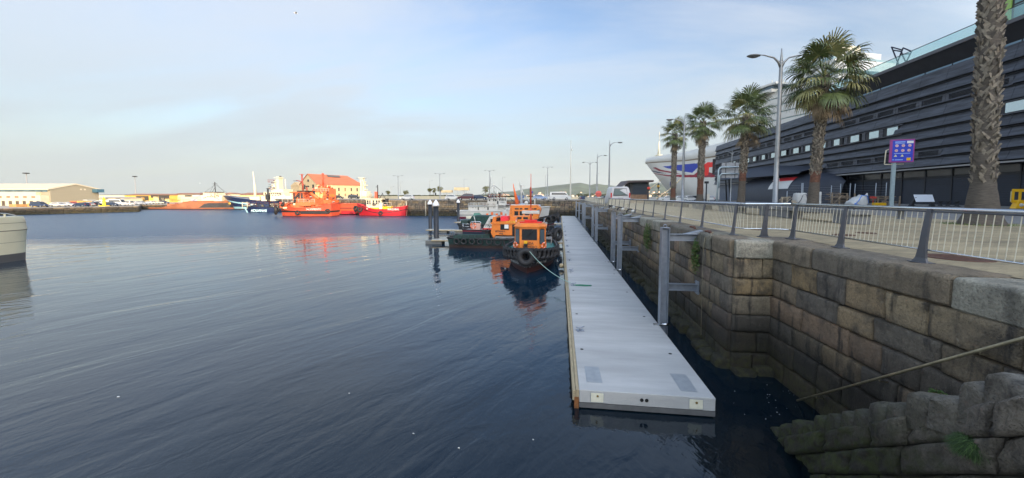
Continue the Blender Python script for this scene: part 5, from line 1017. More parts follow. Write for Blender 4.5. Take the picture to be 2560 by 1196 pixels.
# ship with white A-frame mast behind the tall orange boat
fr = Frame(1290, 1345, 541, D=80.0); t = fthing(fr, 'sail_trawler', 'pale blue decked fishing vessel with a white A-frame mast and derricks', 'ship')
o, out, gw = fhull(fr, t, 1268, 1375, 'R', 5, lambda a: fr.z(524) + 0.6 * a, [(lambda a, S: 0.4, 0), (lambda a, S: S, 1)], [WHT, WHT], rake=0.07); gw.build('gunwale', WHT, t)
fpart(fr, t, 'deckhouse', M('pale_blue', (0.25, 0.35, 0.48), 0.5), [(1290, 1318, 509, 524, -1.7, 1.7), (1325, 1350, 512, 524, -1.7, 1.7)])
fpart(fr, t, 'a_frame_mast', WHT, [(1298, 1312, 464.5, 466, -0.5, 0.5)], [([(1304, 510, 0), (1303, 470, 0), (1303, 463, 0)], [0.3, 0.2, 0.15]), ([(1305, 475, 0), (1313, 496, 0)], 0.1), ([(1314, 490, 0), (1325, 508, 0)], 0.14), ([(1305, 498, 0), (1312, 498, 0)], 0.12), ([(1299.5, 464, 0), (1299.5, 452, 0)], 0.05)])
fpart(fr, t, 'orange_mast', M('mast_dark_red', (0.28, 0.05, 0.03)), [(1324, 1328, 472, 481, -0.2, 0.2)], [([(1326, 512, -1), (1326, 469, -1)], 0.2)])
# white ship with stepped mast behind the red tug
fr = Frame(896, 930, 500, D=150.0); t = fthing(fr, 'naval_ship', 'white ship with a tall stepped radar mast showing behind the red tug and mole', 'ship')
fhull(fr, t, 880, 935, 'R', 6, lambda a: fr.z(500), [(lambda a, S: S, 0)], [SHW])
fpart(fr, t, 'superstructure', SHW, [(905, 922, 478, 501, -2, 2), (908, 924, 484, 492, -3, 3)])
fpart(fr, t, 'mast_tower', SHW, [(904, 910.5, 446, 480, -1, 1), (909, 913, 456, 480, -1, 1), (910, 918, 462.5, 465, -1, 1), (910, 918, 473.5, 476, -1, 1), (900, 913, 445, 446.5, -1.2, 1.2), (908, 914, 454, 456, -1, 1)])
# bow of the white motor yacht entering at the left edge
fr = Frame(-60, 60, 650); t = fthing(fr, 'motor_yacht', 'large cream hull of a motor yacht entering at the left edge of the photo', 'boat')
YW = M('yacht_cream', (0.62, 0.57, 0.40), 0.3, 0, 0.05, 0.6); YG = M('yacht_boot', (0.09, 0.085, 0.08), 0.4)
th_ = math.atan(1216 / F_PX); t.rotation_euler = (0, 0, YAW + th_ + 0.62); _p = at(64, 650, 0); t.location = (_p.x, _p.y, 0); fr.x = lambda px: (px - 66) * fr.k * math.cos(th_)
_rk = depth(_p) / F_PX
sh = lambda a: fr.z(541) + 0.1 * a
Ln = (64 + 220) * fr.k
mb = MB(); NS = 30; rws = [(-0.5, 54, 1), (0.18, 57, 1), (fr.z(632), 58, 1), (fr.z(627), 58.5, 0), (fr.z(604), 60.5, 0), (fr.z(603.2), 61, 2), (fr.z(576), 64.5, 0), (fr.z(574), 67, 2), (fr.z(571), 65.5, 0), (fr.z(557), 63, 0), (fr.z(556), 63.5, 2), (fr.z(546), 60, 0), (fr.z(541), 57, 0)]
vs = []; m = len(rws)
for i in range(NS + 1):
    a = math.pi * (i / NS) - math.pi / 2
    for z, kpx, _ in rws:
        ex = abs(math.cos(a)) ** 0.8; ey = math.copysign(abs(math.sin(a)) ** 0.9, math.sin(a))
        vs.append((fr.x(kpx) * 1.2 - 3.45 + 4.0 * ex, ey * 1.0 * (0.75 + 0.25 * z / 3.2) + 0.5, z))
vs2 = [(-12 + fr.x(0), (v[1]), v[2]) for v in vs]
mb.v = vs
for i in range(NS):
    for j in range(m - 1): mb.f.append((i * m + j, (i + 1) * m + j, (i + 1) * m + j + 1, i * m + j + 1)); mb.m.append(rws[j + 1][2]); mb.sm.append(True)
for i, rev in ((0, 1), (NS, 0)):
    for j in range(m - 1):
        p, q = vs[i * m + j], vs[i * m + j + 1]; mb.add([(-16, p[1], p[2]), p, q, (-16, q[1], q[2])], [(0, 1, 2, 3)], rws[j + 1][2], True)
mb.add([vs[i * m + m - 1] for i in range(NS + 1)] + [(-16, 2.3, rws[-1][0])], [tuple(range(NS + 2))], 0)
mb.build('hull', [YW, YG, M('rub_strake', (0.16, 0.14, 0.10), 0.5)], t)
mb = MB(); pts = [(-14, -0.3, fr.z(527)), (-5, -0.3, fr.z(527)), (-2.4, -0.1, fr.z(529)), (-0.9, 0.1, fr.z(533)), (-0.1, 0.4, fr.z(539)), (0.05, 0.5, fr.z(546))]; mb.tube(pts, 0.04, 6); mb.build('guard_rail', STEEL, t)
mb = MB()
for q in ((-2.2, -0.1, 529.5), (-1.0, 0.1, 533), (-4.2, -0.3, 527)): mb = MB(); mb.bbox(q[0] - 0.05, q[0] + 0.05, q[1] - 0.05, q[1] + 0.05, fr.z(543), fr.z(q[2] + 1.5), 0.02); mb.build('stanchion', SHW, t)
mb = MB(); mb.bbox(fr.x(60), fr.x(69), 1.9, 2.3, fr.z(591), fr.z(584), 0.05); mb.build('swim_platform', YW, t)
# ---------------------------------------------------------------- the long dark building on the right
VPA = math.atan(147 / F_PX) - YAW                    # heading of its facade, right of +Y
P0 = at(2560, 521, Q); UF = Vector((math.sin(VPA), math.cos(VPA), 0)); NF = Vector((math.cos(VPA), -math.sin(VPA), 0))   # NF: into the building
def fac(px, row, off=0.0):
    d = ray(px, row); o = P0 + NF * off; k = (o - CAMP).dot(NF) / d.dot(NF); p = CAMP + d * k; return (p - Vector((P0.x, P0.y, 0))).dot(UF), p.z - Q
CLAD = M('dark_zinc_cladding', (0.060, 0.066, 0.084), 0.5, 0.1, 0.55, 0.9, 0.08, 14, stretch=(1, 0.35, 4), dirt=(0.014, 0.015, 0.02), dirtamt=0.7)
CLD2 = M('deep_shadow_gap', (0.012, 0.013, 0.016), 0.7); GRND = M('ground_floor_panel', (0.022, 0.030, 0.048), 0.55, 0.1, 0.2, 0.7)
HOOD = M('canopy_slate', (0.026, 0.032, 0.048), 0.6, 0.0, 0.12, 0.8); FAS = M('fascia_dark', (0.02, 0.021, 0.026), 0.6, 0, 0.2, 1)
TGL = M('teal_glass', (0.16, 0.30, 0.31), 0.06, 0.2); BGL = M('blue_glass', (0.13, 0.21, 0.28), 0.07, 0.35); WGL = M('office_glass', (0.50, 0.60, 0.64), 0.06, 0.75)
S1 = fac(1786, 480)[0]; S0 = -70.0
bd = thing('shopping_centre', 'long dark grey building clad in overlapping horizontal bands, glass balustrade on its roof', 'building', (P0.x, P0.y, Q), -VPA)
lv = [19.2, 17.2, 15.75, 14.35, 12.55, 11.05, 9.6, 8.25, 6.95, 5.55]    # band tops, downwards
print('FAC', [fac(2200, r) for r in (177, 192, 226, 236, 262, 285, 297, 320, 335, 362, 385, 403, 412, 424, 434)], S1)
mb = MB(); mb.box(0.35, 22, S0, S1 - 0.35, 5.3, 18.9); mb.box(1.6, 22, S0, S1 - 1.2, 0, 5.3); mb.build('core', CLD2, bd)
PANL = 4.0; LB_ = {2: (-60, 200), 7: (-60, 62)}
def louvre_bay(k): return k == 2 or k == 7
win_spans = []      # s centres of windows in band 4
for k in range(-2, 40):
    s_ = 60.2 - P0.y * 0 - fwd.y * 0
lay = MB(); pan = [MB() for _ in lv]; 
wc = [fac(px, 350)[0] for px in (2226, 2181, 2134, 2092, 2058, 2020, 1989.5, 1959, 1933.6, 1910, 1887.6)]
wc += [wc[-1] + 4.3 * k for k in range(1, 8)]; wc = [s for s in wc if s < S1 - 3]; wr = [fac(2530, 290)[0] - 4.3 * k for k in range(0, 8)]
wstart, wend = min(wc) - 2.3, S1
for i in range(len(lv) - 1):
    zt_, zb = lv[i], lv[i + 1]; s = S0
    jit = random.Random(i)
    s = S0 - jit.random() * 0
    while s < S1 - 0.01:
        e = min(s + PANL, S1); g = 0.02
        iswin = (i == 4 and ((s + e) / 2 > wstart or (s + e) / 2 < wr[0] + 2.3))
        islou = (i == 2 and (int((s - S0) / PANL) % 9) < 7) or (i == 7 and (int((s - S0) / PANL) % 10) < 6)
        if iswin: s = e; continue
        top_in, bot_out = 0.22, -0.12 + jit.uniform(-0.01, 0.01)
        hh = zt_ - zb
        def pnl(mb_, z1_, z0_, x1_, x0_):
            mb_.hexa([(x0_, s + g, z0_), (x0_ + 0.08, s + g, z0_), (x0_ + 0.08, e - g, z0_), (x0_, e - g, z0_), (x1_, s + g, z1_), (x1_ + 0.08, s + g, z1_), (x1_ + 0.08, e - g, z1_), (x1_, e - g, z1_)])
        if islou:
            lay = MB()
            pnl(pan[i], zt_, zt_ - 0.3 * hh, top_in, top_in - 0.1); pnl(pan[i], zb + 0.14 * hh, zb + 0.07, bot_out + 0.04, bot_out)
            for q in range(4):
                zz = zb + hh * (0.18 + 0.13 * q); xx = bot_out + 0.1 + 0.05 * q
                lay.hexa([(xx - 0.05, s + 0.45, zz), (xx + 0.12, s + 0.45, zz + 0.02), (xx + 0.12, e - 0.45, zz + 0.02), (xx - 0.05, e - 0.45, zz), (xx - 0.05, s + 0.45, zz + 0.05), (xx + 0.12, s + 0.45, zz + 0.09), (xx + 0.12, e - 0.45, zz + 0.09), (xx - 0.05, e - 0.45, zz + 0.05)])
            for a_ in (s + g, e - 0.45): lay.box(bot_out + 0.05, 0.3, a_, a_ + 0.43, zb + 0.14 * hh, zt_ - 0.3 * hh)
            lay.build('louvre', CLAD, bd)
        else: pnl(pan[i], zt_ + 0.0, zb + 0.17, top_in, bot_out - 0.1)
        s = e
for i, p_ in enumerate(pan[:-1]): p_.build('cladding_band', CLAD, bd)
mb = MB(); 
for z in lv[1:]: mb.box(-0.02, 0.34, S0, S1 - 0.35, z - 0.05, z + 0.06)
mb.build('shadow_gap', CLD2, bd)
for s_ in wc + wr:
    mb = MB(); mb.box(0.02, 0.5, s_ - 1.5, s_ + 1.5, 11.13, 12.5); f_ = mb.build('window', FAS, bd); mb = MB(); sp_ = 0.1 if (int(s_ * 3) % 3) else 0.6
    mb.box(-0.0, 0.03, s_ - 1.35 + sp_, s_ + 0.75, 11.25, 12.4); pn = mb.build('pane', WGL, f_)
mb = MB()
for a, b in ((wstart, S1 - 0.4), (S0, wr[0] + 2.2)): mb.box(-0.16, 0.45, a, b, 12.48, 12.6); mb.box(-0.2, 0.45, a, b, 11.0, 11.12)
for s_ in wc + wr: mb.box(-0.05, 0.3, s_ + 1.55, s_ + 2.35, 11.12, 12.48)
mb.build('window_surround', CLAD, bd)
# ledge, ground floor
mb = MB(); mb.box(-0.35, 1.6, S0, S1 - 0.1, 5.32, 5.5); mb.build('soffit_ledge', M('ledge_light', (0.30, 0.30, 0.30), 0.5, 0.2), bd)
SE0, SE1 = fac(2110, 480)[0], fac(1872, 480)[0]
mb = MB(); s = S0; k = 0
while s < S1 - 1.3:
    e = min(s + 4.0, S1 - 1.25)
    if k % 5 == 1: mb.box(1.5, 1.62, s + 0.05, e - 0.05, 0, 3.9)
    else:
        for q in range(13): mb.box(1.40 + (q % 2) * 0.02, 1.6, s + 0.12, e - 0.12, 0.05 + q * 0.3, 0.31 + q * 0.3)
    s = e; k += 1
mb.build('shutters', GRND, bd)
mb = MB(); s = S0; 
while s < S1 - 1.3: mb.box(1.35, 1.7, s - 0.1, s + 0.1, 0, 5.3); s += 4.0
mb.box(1.4, 1.7, S0, S1 - 1.3, 3.95, 4.25); mb.build('ground_floor_frame', FAS, bd)
mb = MB(); mb.box(1.45, 1.66, S0, S1 - 1.4, 4.3, 5.25); mb.build('transom_glazing', M('dark_transom', (0.02, 0.022, 0.027), 0.2), bd)
mb = MB(); mb.box(-0.6, 1.3, S0, S1 + 1, 0.0, 0.14); mb.build('plinth_kerb', M('kerb_grey', (0.22, 0.22, 0.22), 0.8, 0, 0.15, 2), bd)
# end face towards the ship
for i in range(len(lv) - 1):
    zt_, zb = lv[i], lv[i + 1]; mb = MB(); mb.hexa([(0.0, S1 + 0.12, zb + 0.07), (22, S1 + 0.12, zb + 0.07), (22, S1 - 0.1, zb + 0.07), (0, S1 - 0.1, zb + 0.07), (0.2, S1 - 0.1, zt_), (22, S1 - 0.1, zt_), (22, S1 - 0.3, zt_), (0.2, S1 - 0.3, zt_)]); mb.hexa([(-0.7, S1 - 0.1, zb + 0.07), (0.2, S1 - 0.1, zb + 0.07), (0.2, S1 + 0.1, zb + 0.07), (-0.7, S1 + 0.1, zb + 0.07), (-0.15, S1 - 0.1, zb + 0.16), (0.2, S1 - 0.1, zb + 0.16), (0.2, S1 + 0.1, zb + 0.16), (-0.15, S1 + 0.1, zb + 0.16)]); mb.build('end_cladding', CLAD, bd)
# top: glass strip, dark fascia, glass balustrade
STOP = fac(2030, 250)[0]
mb = MB(); mb.box(0.5, 0.6, S0, STOP, 18.9, 19.55); mb.build('clerestory_glass', BGL, bd)
s = S0
while s < STOP: mb = MB(); mb.box(0.44, 0.62, s, s + 0.06, 18.9, 19.55); s += 4.0; mb.build('clerestory_mullion', FAS, bd)
mb = MB(); mb.hexa([(0.55, S0, 19.55), (20, S0, 19.55), (20, STOP, 19.55), (0.55, STOP, 19.55), (-0.9, S0, 21.5), (20, S0, 21.5), (20, STOP + 4, 21.5), (-0.9, STOP + 4, 21.5)]); mb.build('roof_fascia', FAS, bd)
mb = MB(); mb.box(-1.0, -0.85, S0, STOP + 4, 21.3, 21.75); mb.build('roof_edge', M('edge_grey', (0.09, 0.09, 0.10), 0.5), bd)
GLAR = bpy.data.materials.new('balustrade_glass'); GLAR.use_nodes = True; tt_ = GLAR.node_tree; tt_.nodes.clear()
_o = tt_.nodes.new('ShaderNodeOutputMaterial'); _m = tt_.nodes.new('ShaderNodeMixShader'); _g = tt_.nodes.new('ShaderNodeBsdfGlossy'); _t = tt_.nodes.new('ShaderNodeBsdfTransparent'); _d = tt_.nodes.new('ShaderNodeBsdfTranslucent'); _m2 = tt_.nodes.new('ShaderNodeMixShader')
_g.inputs['Roughness'].default_value = 0.05; _g.inputs['Color'].default_value = (0.8, 0.95, 0.95, 1); _t.inputs['Color'].default_value = (0.86, 0.95, 0.94, 1); _d.inputs['Color'].default_value = (0.45, 0.8, 0.78, 1)
_m2.inputs[0].default_value = 0.12; tt_.links.new(_t.outputs[0], _m2.inputs[1]); tt_.links.new(_d.outputs[0], _m2.inputs[2]); _m.inputs[0].default_value = 0.12; tt_.links.new(_m2.outputs[0], _m.inputs[1]); tt_.links.new(_g.outputs[0], _m.inputs[2]); tt_.links.new(_m.outputs[0], _o.inputs[0])
mb = MB(); s = S0
while s < STOP + 4: mb.box(-0.92, -0.89, s + 0.02, min(s + 2.9, STOP + 4) - 0.02, 21.75, 23.0); s += 2.9
mb.build('glass_balustrade', GLAR, bd)
mb = MB(); mb.tube([(-0.9, S0, 23.05), (-0.9, STOP + 4, 23.05)], 0.05, 6); mb.build('balustrade_rail', FAS, bd)
# curved entrance hood: extruded shell standing in front of the facade
def shell(name, prof_fn, ss, mat, thick=0.25):
    mb = MB(); n = None; rows = []
    for s_ in ss:
        pr = prof_fn(s_); n = len(pr); rows.append([(x, s_, z) for x, z in pr])
    vs = [p for r_ in rows for p in r_]; mb.add(vs, [(i * n + j, i * n + j + 1, (i + 1) * n + j + 1, (i + 1) * n + j) for i in range(len(ss) - 1) for j in range(n - 1)], 0, True); return mb.build(name, mat, bd)
sA, sB = fac(2115, 470)[0], fac(1905, 470)[0]
def arch(depth_, h, p=2.3, n=22):
    return [(-depth_ * abs(math.cos(a)) ** (2 / p), h * abs(math.sin(a)) ** (2 / p)) for a in [math.pi / 2 * k / n for k in range(n + 1)]]
def body(s_):
    e = max(0.0, min(1, (s_ - sA) / 9.0)); c = math.sqrt(max(0.02, 1 - (1 - e) ** 2)); return [(x, z) for x, z in arch(5.5 * c, 6.3 * (0.6 + 0.4 * c))]
ss = [sA + (sB - sA) * k / 30 for k in range(31)]
shell('entrance_hood', body, ss, HOOD)
mb = MB(); a_ = arch(5.5, 6.3); b_ = arch(5.0, 5.85); n = len(a_)       # rounded rim at the open left end
vs = [(x, sB + 0.0, z) for x, z in a_] + [(x, sB + 0.35, z - 0.1) for x, z in a_] + [(x, sB + 0.3, z) for x, z in b_] 
mb.add(vs, [(i, i + 1, n + i + 1, n + i) for i in range(n - 1)] + [(n + i, n + i + 1, 2 * n + i + 1, 2 * n + i) for i in range(n - 1)], 0, True); mb.build('hood_rim', M('rim_slate', (0.11, 0.12, 0.15), 0.5), bd)
sC, sD = fac(2060, 420)[0], fac(1855, 420)[0]
def hood2(s_):
    f_ = (s_ - sC) / (sD - sC); up = math.sin(math.pi * min(1, f_ * 1.0) * 0.5); h0 = 6.0 + 0.1 * f_; top = 6.4 + 3.0 * math.sin(math.pi * min(1, 0.15 + f_ * 0.85) * 0.62)
    dep = 4.6 + 1.2 * f_; 
    return [(-dep, h0 + 0.25 * f_), (-dep + 0.3, h0 + 0.45), (-dep * 0.7, h0 + (top - h0) * 0.55), (-dep * 0.3, h0 + (top - h0) * 0.9), (0.1, top)]
ss2 = [sC + (sD - sC) * k / 24 for k in range(25)]
shell('upper_canopy', hood2, ss2, HOOD)
# wavy canopy lip sweeping up to the left
mb = MB(); n = 20; up_ = []; lo_ = []
for k in range(n + 1):
    f_ = k / n; s_ = sB - 1 + (sD + 12 - sB) * f_; z = 6.3 + 2.5 / (1 + math.exp(-(f_ - 0.55) * 10)); up_.append((-5.4 + f_ * 1.0, s_, z)); lo_.append((0.2, s_, z + 0.6 + 0.7 * f_))
vs = up_ + lo_ + [(x + 0.05, s_, z - 0.28) for x, s_, z in up_]; mb.add(vs, [(i, i + 1, n + 1 + i + 1, n + 1 + i) for i in range(n)] + [(i, i + 1, 2 * n + 2 + i + 1, 2 * n + 2 + i) for i in range(n)], 0, True); mb.build('canopy_lip', HOOD, bd)
mb = MB(); mb.box(0.1, 1.5, sB + 0.5, S1 - 1, 5.55, 7.9); mb.build('entrance_recess', CLD2, bd)
mb = MB(); mb.tube([(-3.6, sD - 2, 0), (-3.2, sD + 1.2, 7.4)], 0.22, 6); mb.tube([(-3.6, sD + 1.0, 0), (-3.4, sD + 3, 7.4)], 0.2, 6); mb.build('canopy_strut', FAS, bd)
mb = MB(); a0, a1 = fac(1936, 500)[0], fac(1862, 500)[0]; mb.box(1.2, 1.4, sB + 1, S1 - 1.4, 0.1, 5.3); ef = mb.build('entrance_front', M('entrance_blue_grey', (0.09, 0.12, 0.18), 0.5, 0.1, 0.12, 0.8), bd)
for a, b, z0_, z1_, mt in ((fac(1908, 480)[0], fac(1893, 480)[0], 1.3, 3.6, WGL), (fac(1889, 480)[0], fac(1870, 480)[0], 0.1, 3.7, FAS), (fac(1912, 480)[0], fac(1870, 480)[0], 4.0, 4.7, GLS)):
    mb = MB(); mb.box(1.14, 1.2, min(a, b), max(a, b), z0_, z1_); mb.build('window', mt, ef)
# banner on the hood
sb0, sb1 = fac(1972, 465, -5.0)[0], fac(1922, 465, -5.0)[0]
mb = MB(); ar = arch(5.62, 6.42); idx = [i for i, (x, z) in enumerate(ar) if 2.6 < z < 5.6]
for i in idx[:-1]:
    (x0_, z0_), (x1_, z1_) = ar[i], ar[i + 1]; mb.add([(x0_, sb0, z0_), (x0_, sb1, z0_), (x1_, sb1, z1_), (x1_, sb0, z1_)], [(0, 1, 2, 3)], 1 if z0_ > 4.55 else 0, True)
bn = mb.build('banner', [M('banner_white', (0.62, 0.62, 0.60), 0.6), M('banner_red', (0.65, 0.03, 0.04), 0.6)], bd)
sm = (sb0 + sb1) / 2
mb = MB()
for c_, lean in ((sm + 0.75, 0.25), (sm - 0.7, -0.1)):
    X = -5.66; mb.box(X, X + 0.02, c_ - 0.14, c_ + 0.14, 3.95, 4.2); mb.hexa([(X, c_ - 0.2, 3.4), (X + 0.02, c_ - 0.2, 3.4), (X + 0.02, c_ + 0.2, 3.4), (X, c_ + 0.2, 3.4), (X, c_ - 0.24, 3.92), (X + 0.02, c_ - 0.24, 3.92), (X + 0.02, c_ + 0.24, 3.92), (X, c_ + 0.24, 3.92)])
    for q in (-1, 1): mb.hexa([(X, c_ + q * 0.3 + lean - 0.05, 2.7), (X + 0.02, c_ + q * 0.3 + lean - 0.05, 2.7), (X + 0.02, c_ + q * 0.3 + lean + 0.07, 2.7), (X, c_ + q * 0.3 + lean + 0.07, 2.7), (X, c_ + q * 0.08 - 0.06, 3.45), (X + 0.02, c_ + q * 0.08 - 0.06, 3.45), (X + 0.02, c_ + q * 0.08 + 0.06, 3.45), (X, c_ + q * 0.08 + 0.06, 3.45)])
mb.build('banner_figures', M('banner_dark', (0.08, 0.06, 0.07), 0.6), bd)
for k, tx in enumerate(('PASEO DO MAR', 'ZONA PEATONAL')): pass
mb = MB()
for zz, l_ in ((5.2, 2.2), (4.85, 2.6)):
    mb.box(-5.52 + (5.2 - zz) * -0.15, -5.40, sm - l_ / 2, sm + l_ / 2, zz, zz + 0.13)
mb.build('banner_text_lines', M('banner_pale', (0.75, 0.6, 0.6), 0.6), bd)
# roof sculpture
def ps(px, row, off=0.6): s_, z = fac(px, row, off); return (off, s_, z)
o = thing('roof_sculpture', 'open dark steel frame sculpture standing on the roof of the dark building', 'sculpture', (P0.x, P0.y, Q), -VPA); SCUL = M('sculpture_steel', (0.02, 0.022, 0.045), 0.5, 0.3)
mb = MB(); j = {'a': (2229, 118), 'b': (2233, 126), 'c': (2244, 155), 'd': (2254, 125), 'e': (2254, 129), 'f': (2258, 120), 'g': (2279, 129), 'h': (2276, 135), 'i': (2255, 136), 'k': (2265, 157), 'l': (2236, 178), 'm': (2251, 175), 'n': (2260, 169), 'o': (2268, 170)}
for a_, b_ in ('ad', 'be', 'ac', 'ec', 'fl', 'fg', 'hi', 'gk', 'ik', 'cm', 'cl', 'kn', 'ko', 'fe', 'ei'):
    mb.tube([ps(*j[a_]), ps(*j[b_])] if (a_, b_) != ('f', 'l') else [ps(*j['f']), ps(*j['c'])], 0.10, 5)
for x_ in 'lmno': p_ = ps(*j[x_]); mb.tube([p_, (p_[0], p_[1], 20.9)], 0.08, 5)
mb.build('steel_frame', SCUL, o)
# hotel tower on the roof at the top right corner
hx = fac(2508, 60, 6.0)[0]
o = thing('hotel_tower', 'glazed tower with green edge strip rising behind the roof terrace, top right corner', 'building', (P0.x, P0.y, Q), -VPA)
mb = MB(); mb.box(6, 30, -40, hx - 0.9, 18, 48); mb.build('frame', M('tower_frame', (0.05, 0.05, 0.055), 0.4), o)
mb = MB(); mb.box(5.8, 8.0, hx - 0.9, hx, 18, 48); mb.build('edge_strip', M('lime_strip', (0.32, 0.5, 0.12), 0.4), o)
z = 19.0
while z < 46:
    s = hx - 1.2
    while s > -20:
        mb = MB(); mb.box(5.9, 6.0, s - 2.0, s - 0.08, z, z + 1.6); mb.build('window', GLAR if False else TGL, o); s -= 2.1
    z += 1.85
# ---------------------------------------------------------------- palms
TRK = M('palm_boots', (0.22, 0.19, 0.15), 0.85, 0, 0.4, 5, 0.3, 30); TRB = M('palm_bark', (0.10, 0.085, 0.07), 0.9, 0, 0.35, 4, 0.6, 22, stretch=(1, 1, 5)); TRR = M('palm_rust_fibre', (0.13, 0.06, 0.04), 0.95, 0, 0.4, 5, 0.5, 25)
FR1 = M('palm_frond_green', (0.095, 0.125, 0.04), 0.55, 0, 0.35, 2.5); FR2 = M('palm_frond_olive', (0.24, 0.23, 0.09), 0.6, 0, 0.3, 3); FR3 = M('palm_frond_dead', (0.24, 0.18, 0.11), 0.8, 0, 0.3, 4)
def frond(mb, base, az, el, plen, rad, droop, m):
    d = Vector((math.cos(az) * math.cos(el), math.sin(az) * math.cos(el), math.sin(el))); side = Vector((-math.sin(az), math.cos(az), 0))
    g_ = Vector((0, 0, -1)); p = Vector(base); pts = [p.copy()]; dd = d.copy()
    for k in range(4): p = p + dd * plen / 4; dd = (dd + g_ * 0.06 * droop).normalized(); pts.append(p.copy())
    mb.tube(pts, [0.035, 0.03, 0.025, 0.02, 0.015], 4, m, cap=False, smooth=False)
    upn = side.cross(dd).normalized(); hub = p; NB = 30; rot = random.uniform(-0.2, 0.2)
    for k in range(NB):
        a = R(-118 + 236 * k / (NB - 1)) + random.uniform(-.03, .03); dirv = (dd * math.cos(a) + side * math.sin(a) + upn * (0.12 + 0.15 * abs(math.sin(a)) + random.uniform(-0.06, 0.06))).normalized()
        Lb = rad * (0.78 + 0.22 * math.cos(a)) * random.uniform(0.88, 1.08); w0 = rad * 0.021; sd2 = dirv.cross(upn).normalized()
        p1 = hub + dirv * Lb * 0.55; d2 = (dirv + g_ * (0.25 + droop * 0.35)).normalized(); p2 = p1 + d2 * Lb * 0.27; d3 = (d2 + g_ * (0.8 + droop)).normalized(); p3 = p2 + d3 * Lb * 0.24
        mb.add([hub, p1 - sd2 * w0 * 1.5, p1 + sd2 * w0 * 1.5, p2 - sd2 * w0 * 0.9, p2 + sd2 * w0 * 0.9, p3], [(0, 1, 2), (1, 3, 4, 2), (3, 5, 4)], m)
def palm(px_, D, top_row, label, seed, lean=0.0, crown=3.3, thick=0.55, rust=(1.8, 3.4), hskirt=1.2, baseflare=1.5, nf=46, full=True):
    random.seed(seed); p = atd(px_, 500, D); t = thing('palm_tree', label, 'palm tree', (p.x, p.y, Q), 0, 'fan palms in a row on the promenade')
    top = atd(px_, top_row, D).z - Q; H = top - crown * 0.72          # height of the crown centre
    mb = MB(); n = 26; prof = []
    for i in range(61):
        z = H * (i / 60) ** 1.6; r_ = thick * (1.0 + 0.10 * math.sin(i * .7) * 0.3) * (1 - 0.12 * i / 60) * (1 + (baseflare - 1) * math.exp(-z / 0.95)); prof.append((r_, z))
    vs = []; 
    for r_, z in prof:
        for k in range(n):
            a = 2 * math.pi * k / n; rr = r_ * (1 + 0.05 * noise.noise(Vector((math.cos(a) * 3, math.sin(a) * 3, z * 4)))); vs.append((rr * math.cos(a) + lean * z / H, rr * math.sin(a), z))
    o_ = len(mb.v); mb.v += vs
    for i in range(60):
        zc = prof[i][1]; m_ = 1 if zc < rust[0] else (2 if zc < rust[1] else 1)
        for k in range(n): mb.f.append((o_ + i * n + k, o_ + i * n + (k + 1) % n, o_ + (i + 1) * n + (k + 1) % n, o_ + (i + 1) * n + k)); mb.m.append(m_); mb.sm.append(True)
    tr = mb.build('trunk', [TRK, TRB, TRR], t)
    # cut leaf bases criss-crossing up the trunk
    mb = MB(); z = rust[1] * 0.92; k = 0; dz = 0.085 if D < 25 else 0.10
    while z < H:
        for q in range(6):
            a = k * 2.39996 + q * math.pi / 3 + random.uniform(-.25, .25); r_ = thick * (1 - 0.12 * z / H) * 0.98; c = Vector((math.cos(a) * r_ + lean * z / H, math.sin(a) * r_, z)); o2 = Vector((math.cos(a), math.sin(a), 0)); tg = Vector((-math.sin(a), math.cos(a), 0)) * random.choice((-1, 1))
            w_ = thick * random.uniform(0.14, 0.24); l_ = random.uniform(0.22, 0.40) * (thick / 0.45); tilt = random.uniform(0.3, 0.9)
            e = c + o2 * random.uniform(0.03, 0.11) + Vector((0, 0, l_)) + tg * l_ * tilt
            up2 = (e - c).normalized(); sd3 = up2.cross(o2).normalized()
            mb.add([c - sd3 * w_, c + sd3 * w_, e + sd3 * w_ * .55, e - sd3 * w_ * .55, c - sd3 * w_ * 0.8 - o2 * 0.08, c + sd3 * w_ * 0.8 - o2 * 0.08, e - o2 * 0.07], [(0, 1, 2, 3), (0, 3, 6, 4), (1, 5, 6, 2), (3, 2, 6)], 0 if random.random() < 0.8 else 1)
        z += dz; k += 1
    mb.build('leaf_bases', [TRK, TRB], t)
    base = Vector((lean, 0, H)); G = MB(); DD = MB()
    for i in range(nf):
        f_ = (i + 0.5) / nf; el = R(82 - 112 * f_ ** 0.9) + random.uniform(-.12, .12); az = i * 2.39996 + random.uniform(-.3, .3); z = H - 0.9 * f_ * 0.8
        b = Vector((lean, 0, z + 0.15)); m_ = 0 if random.random() < 0.78 - 0.3 * f_ else 1
        frond(G, b, az, el, crown * random.uniform(0.40, 0.58), crown * random.uniform(0.42, 0.54), 0.3 + 1.1 * f_, m_)
    for i in range(int(nf * 0.26)):
        az = random.uniform(0, 6.28); el = R(random.uniform(-70, -28)); frond(DD, Vector((lean, 0, H - 0.5 - random.random() * hskirt)), az, el, crown * random.uniform(0.25, 0.55), crown * random.uniform(0.22, 0.36), 1.3, 0)
    G.build('crown', [FR1, FR2], t); DD.build('dead_fronds', [FR3], t)
    random.seed(seed + 1)
    if full:
        G = MB()
        for k in range(260): a = random.uniform(0, 6.28); r_ = thick * baseflare + random.uniform(-.05, .55); x, y = r_ * math.cos(a), r_ * math.sin(a); G.add([(x - .01, y, 0), (x + .01, y, 0), (x + random.uniform(-.05, .05), y + random.uniform(-.05, .05), random.uniform(.05, .14))], [(0, 1, 2)])
        G.build('grass_ring', [PLG], t)
    return t
palm(2458, 17.6, -560, 'nearest palm with a thick shaggy trunk filling the right side, crown above the frame', 11, lean=-0.5, crown=3.2, thick=0.37, rust=(2.05, 2.06), baseflare=2.15, nf=34)
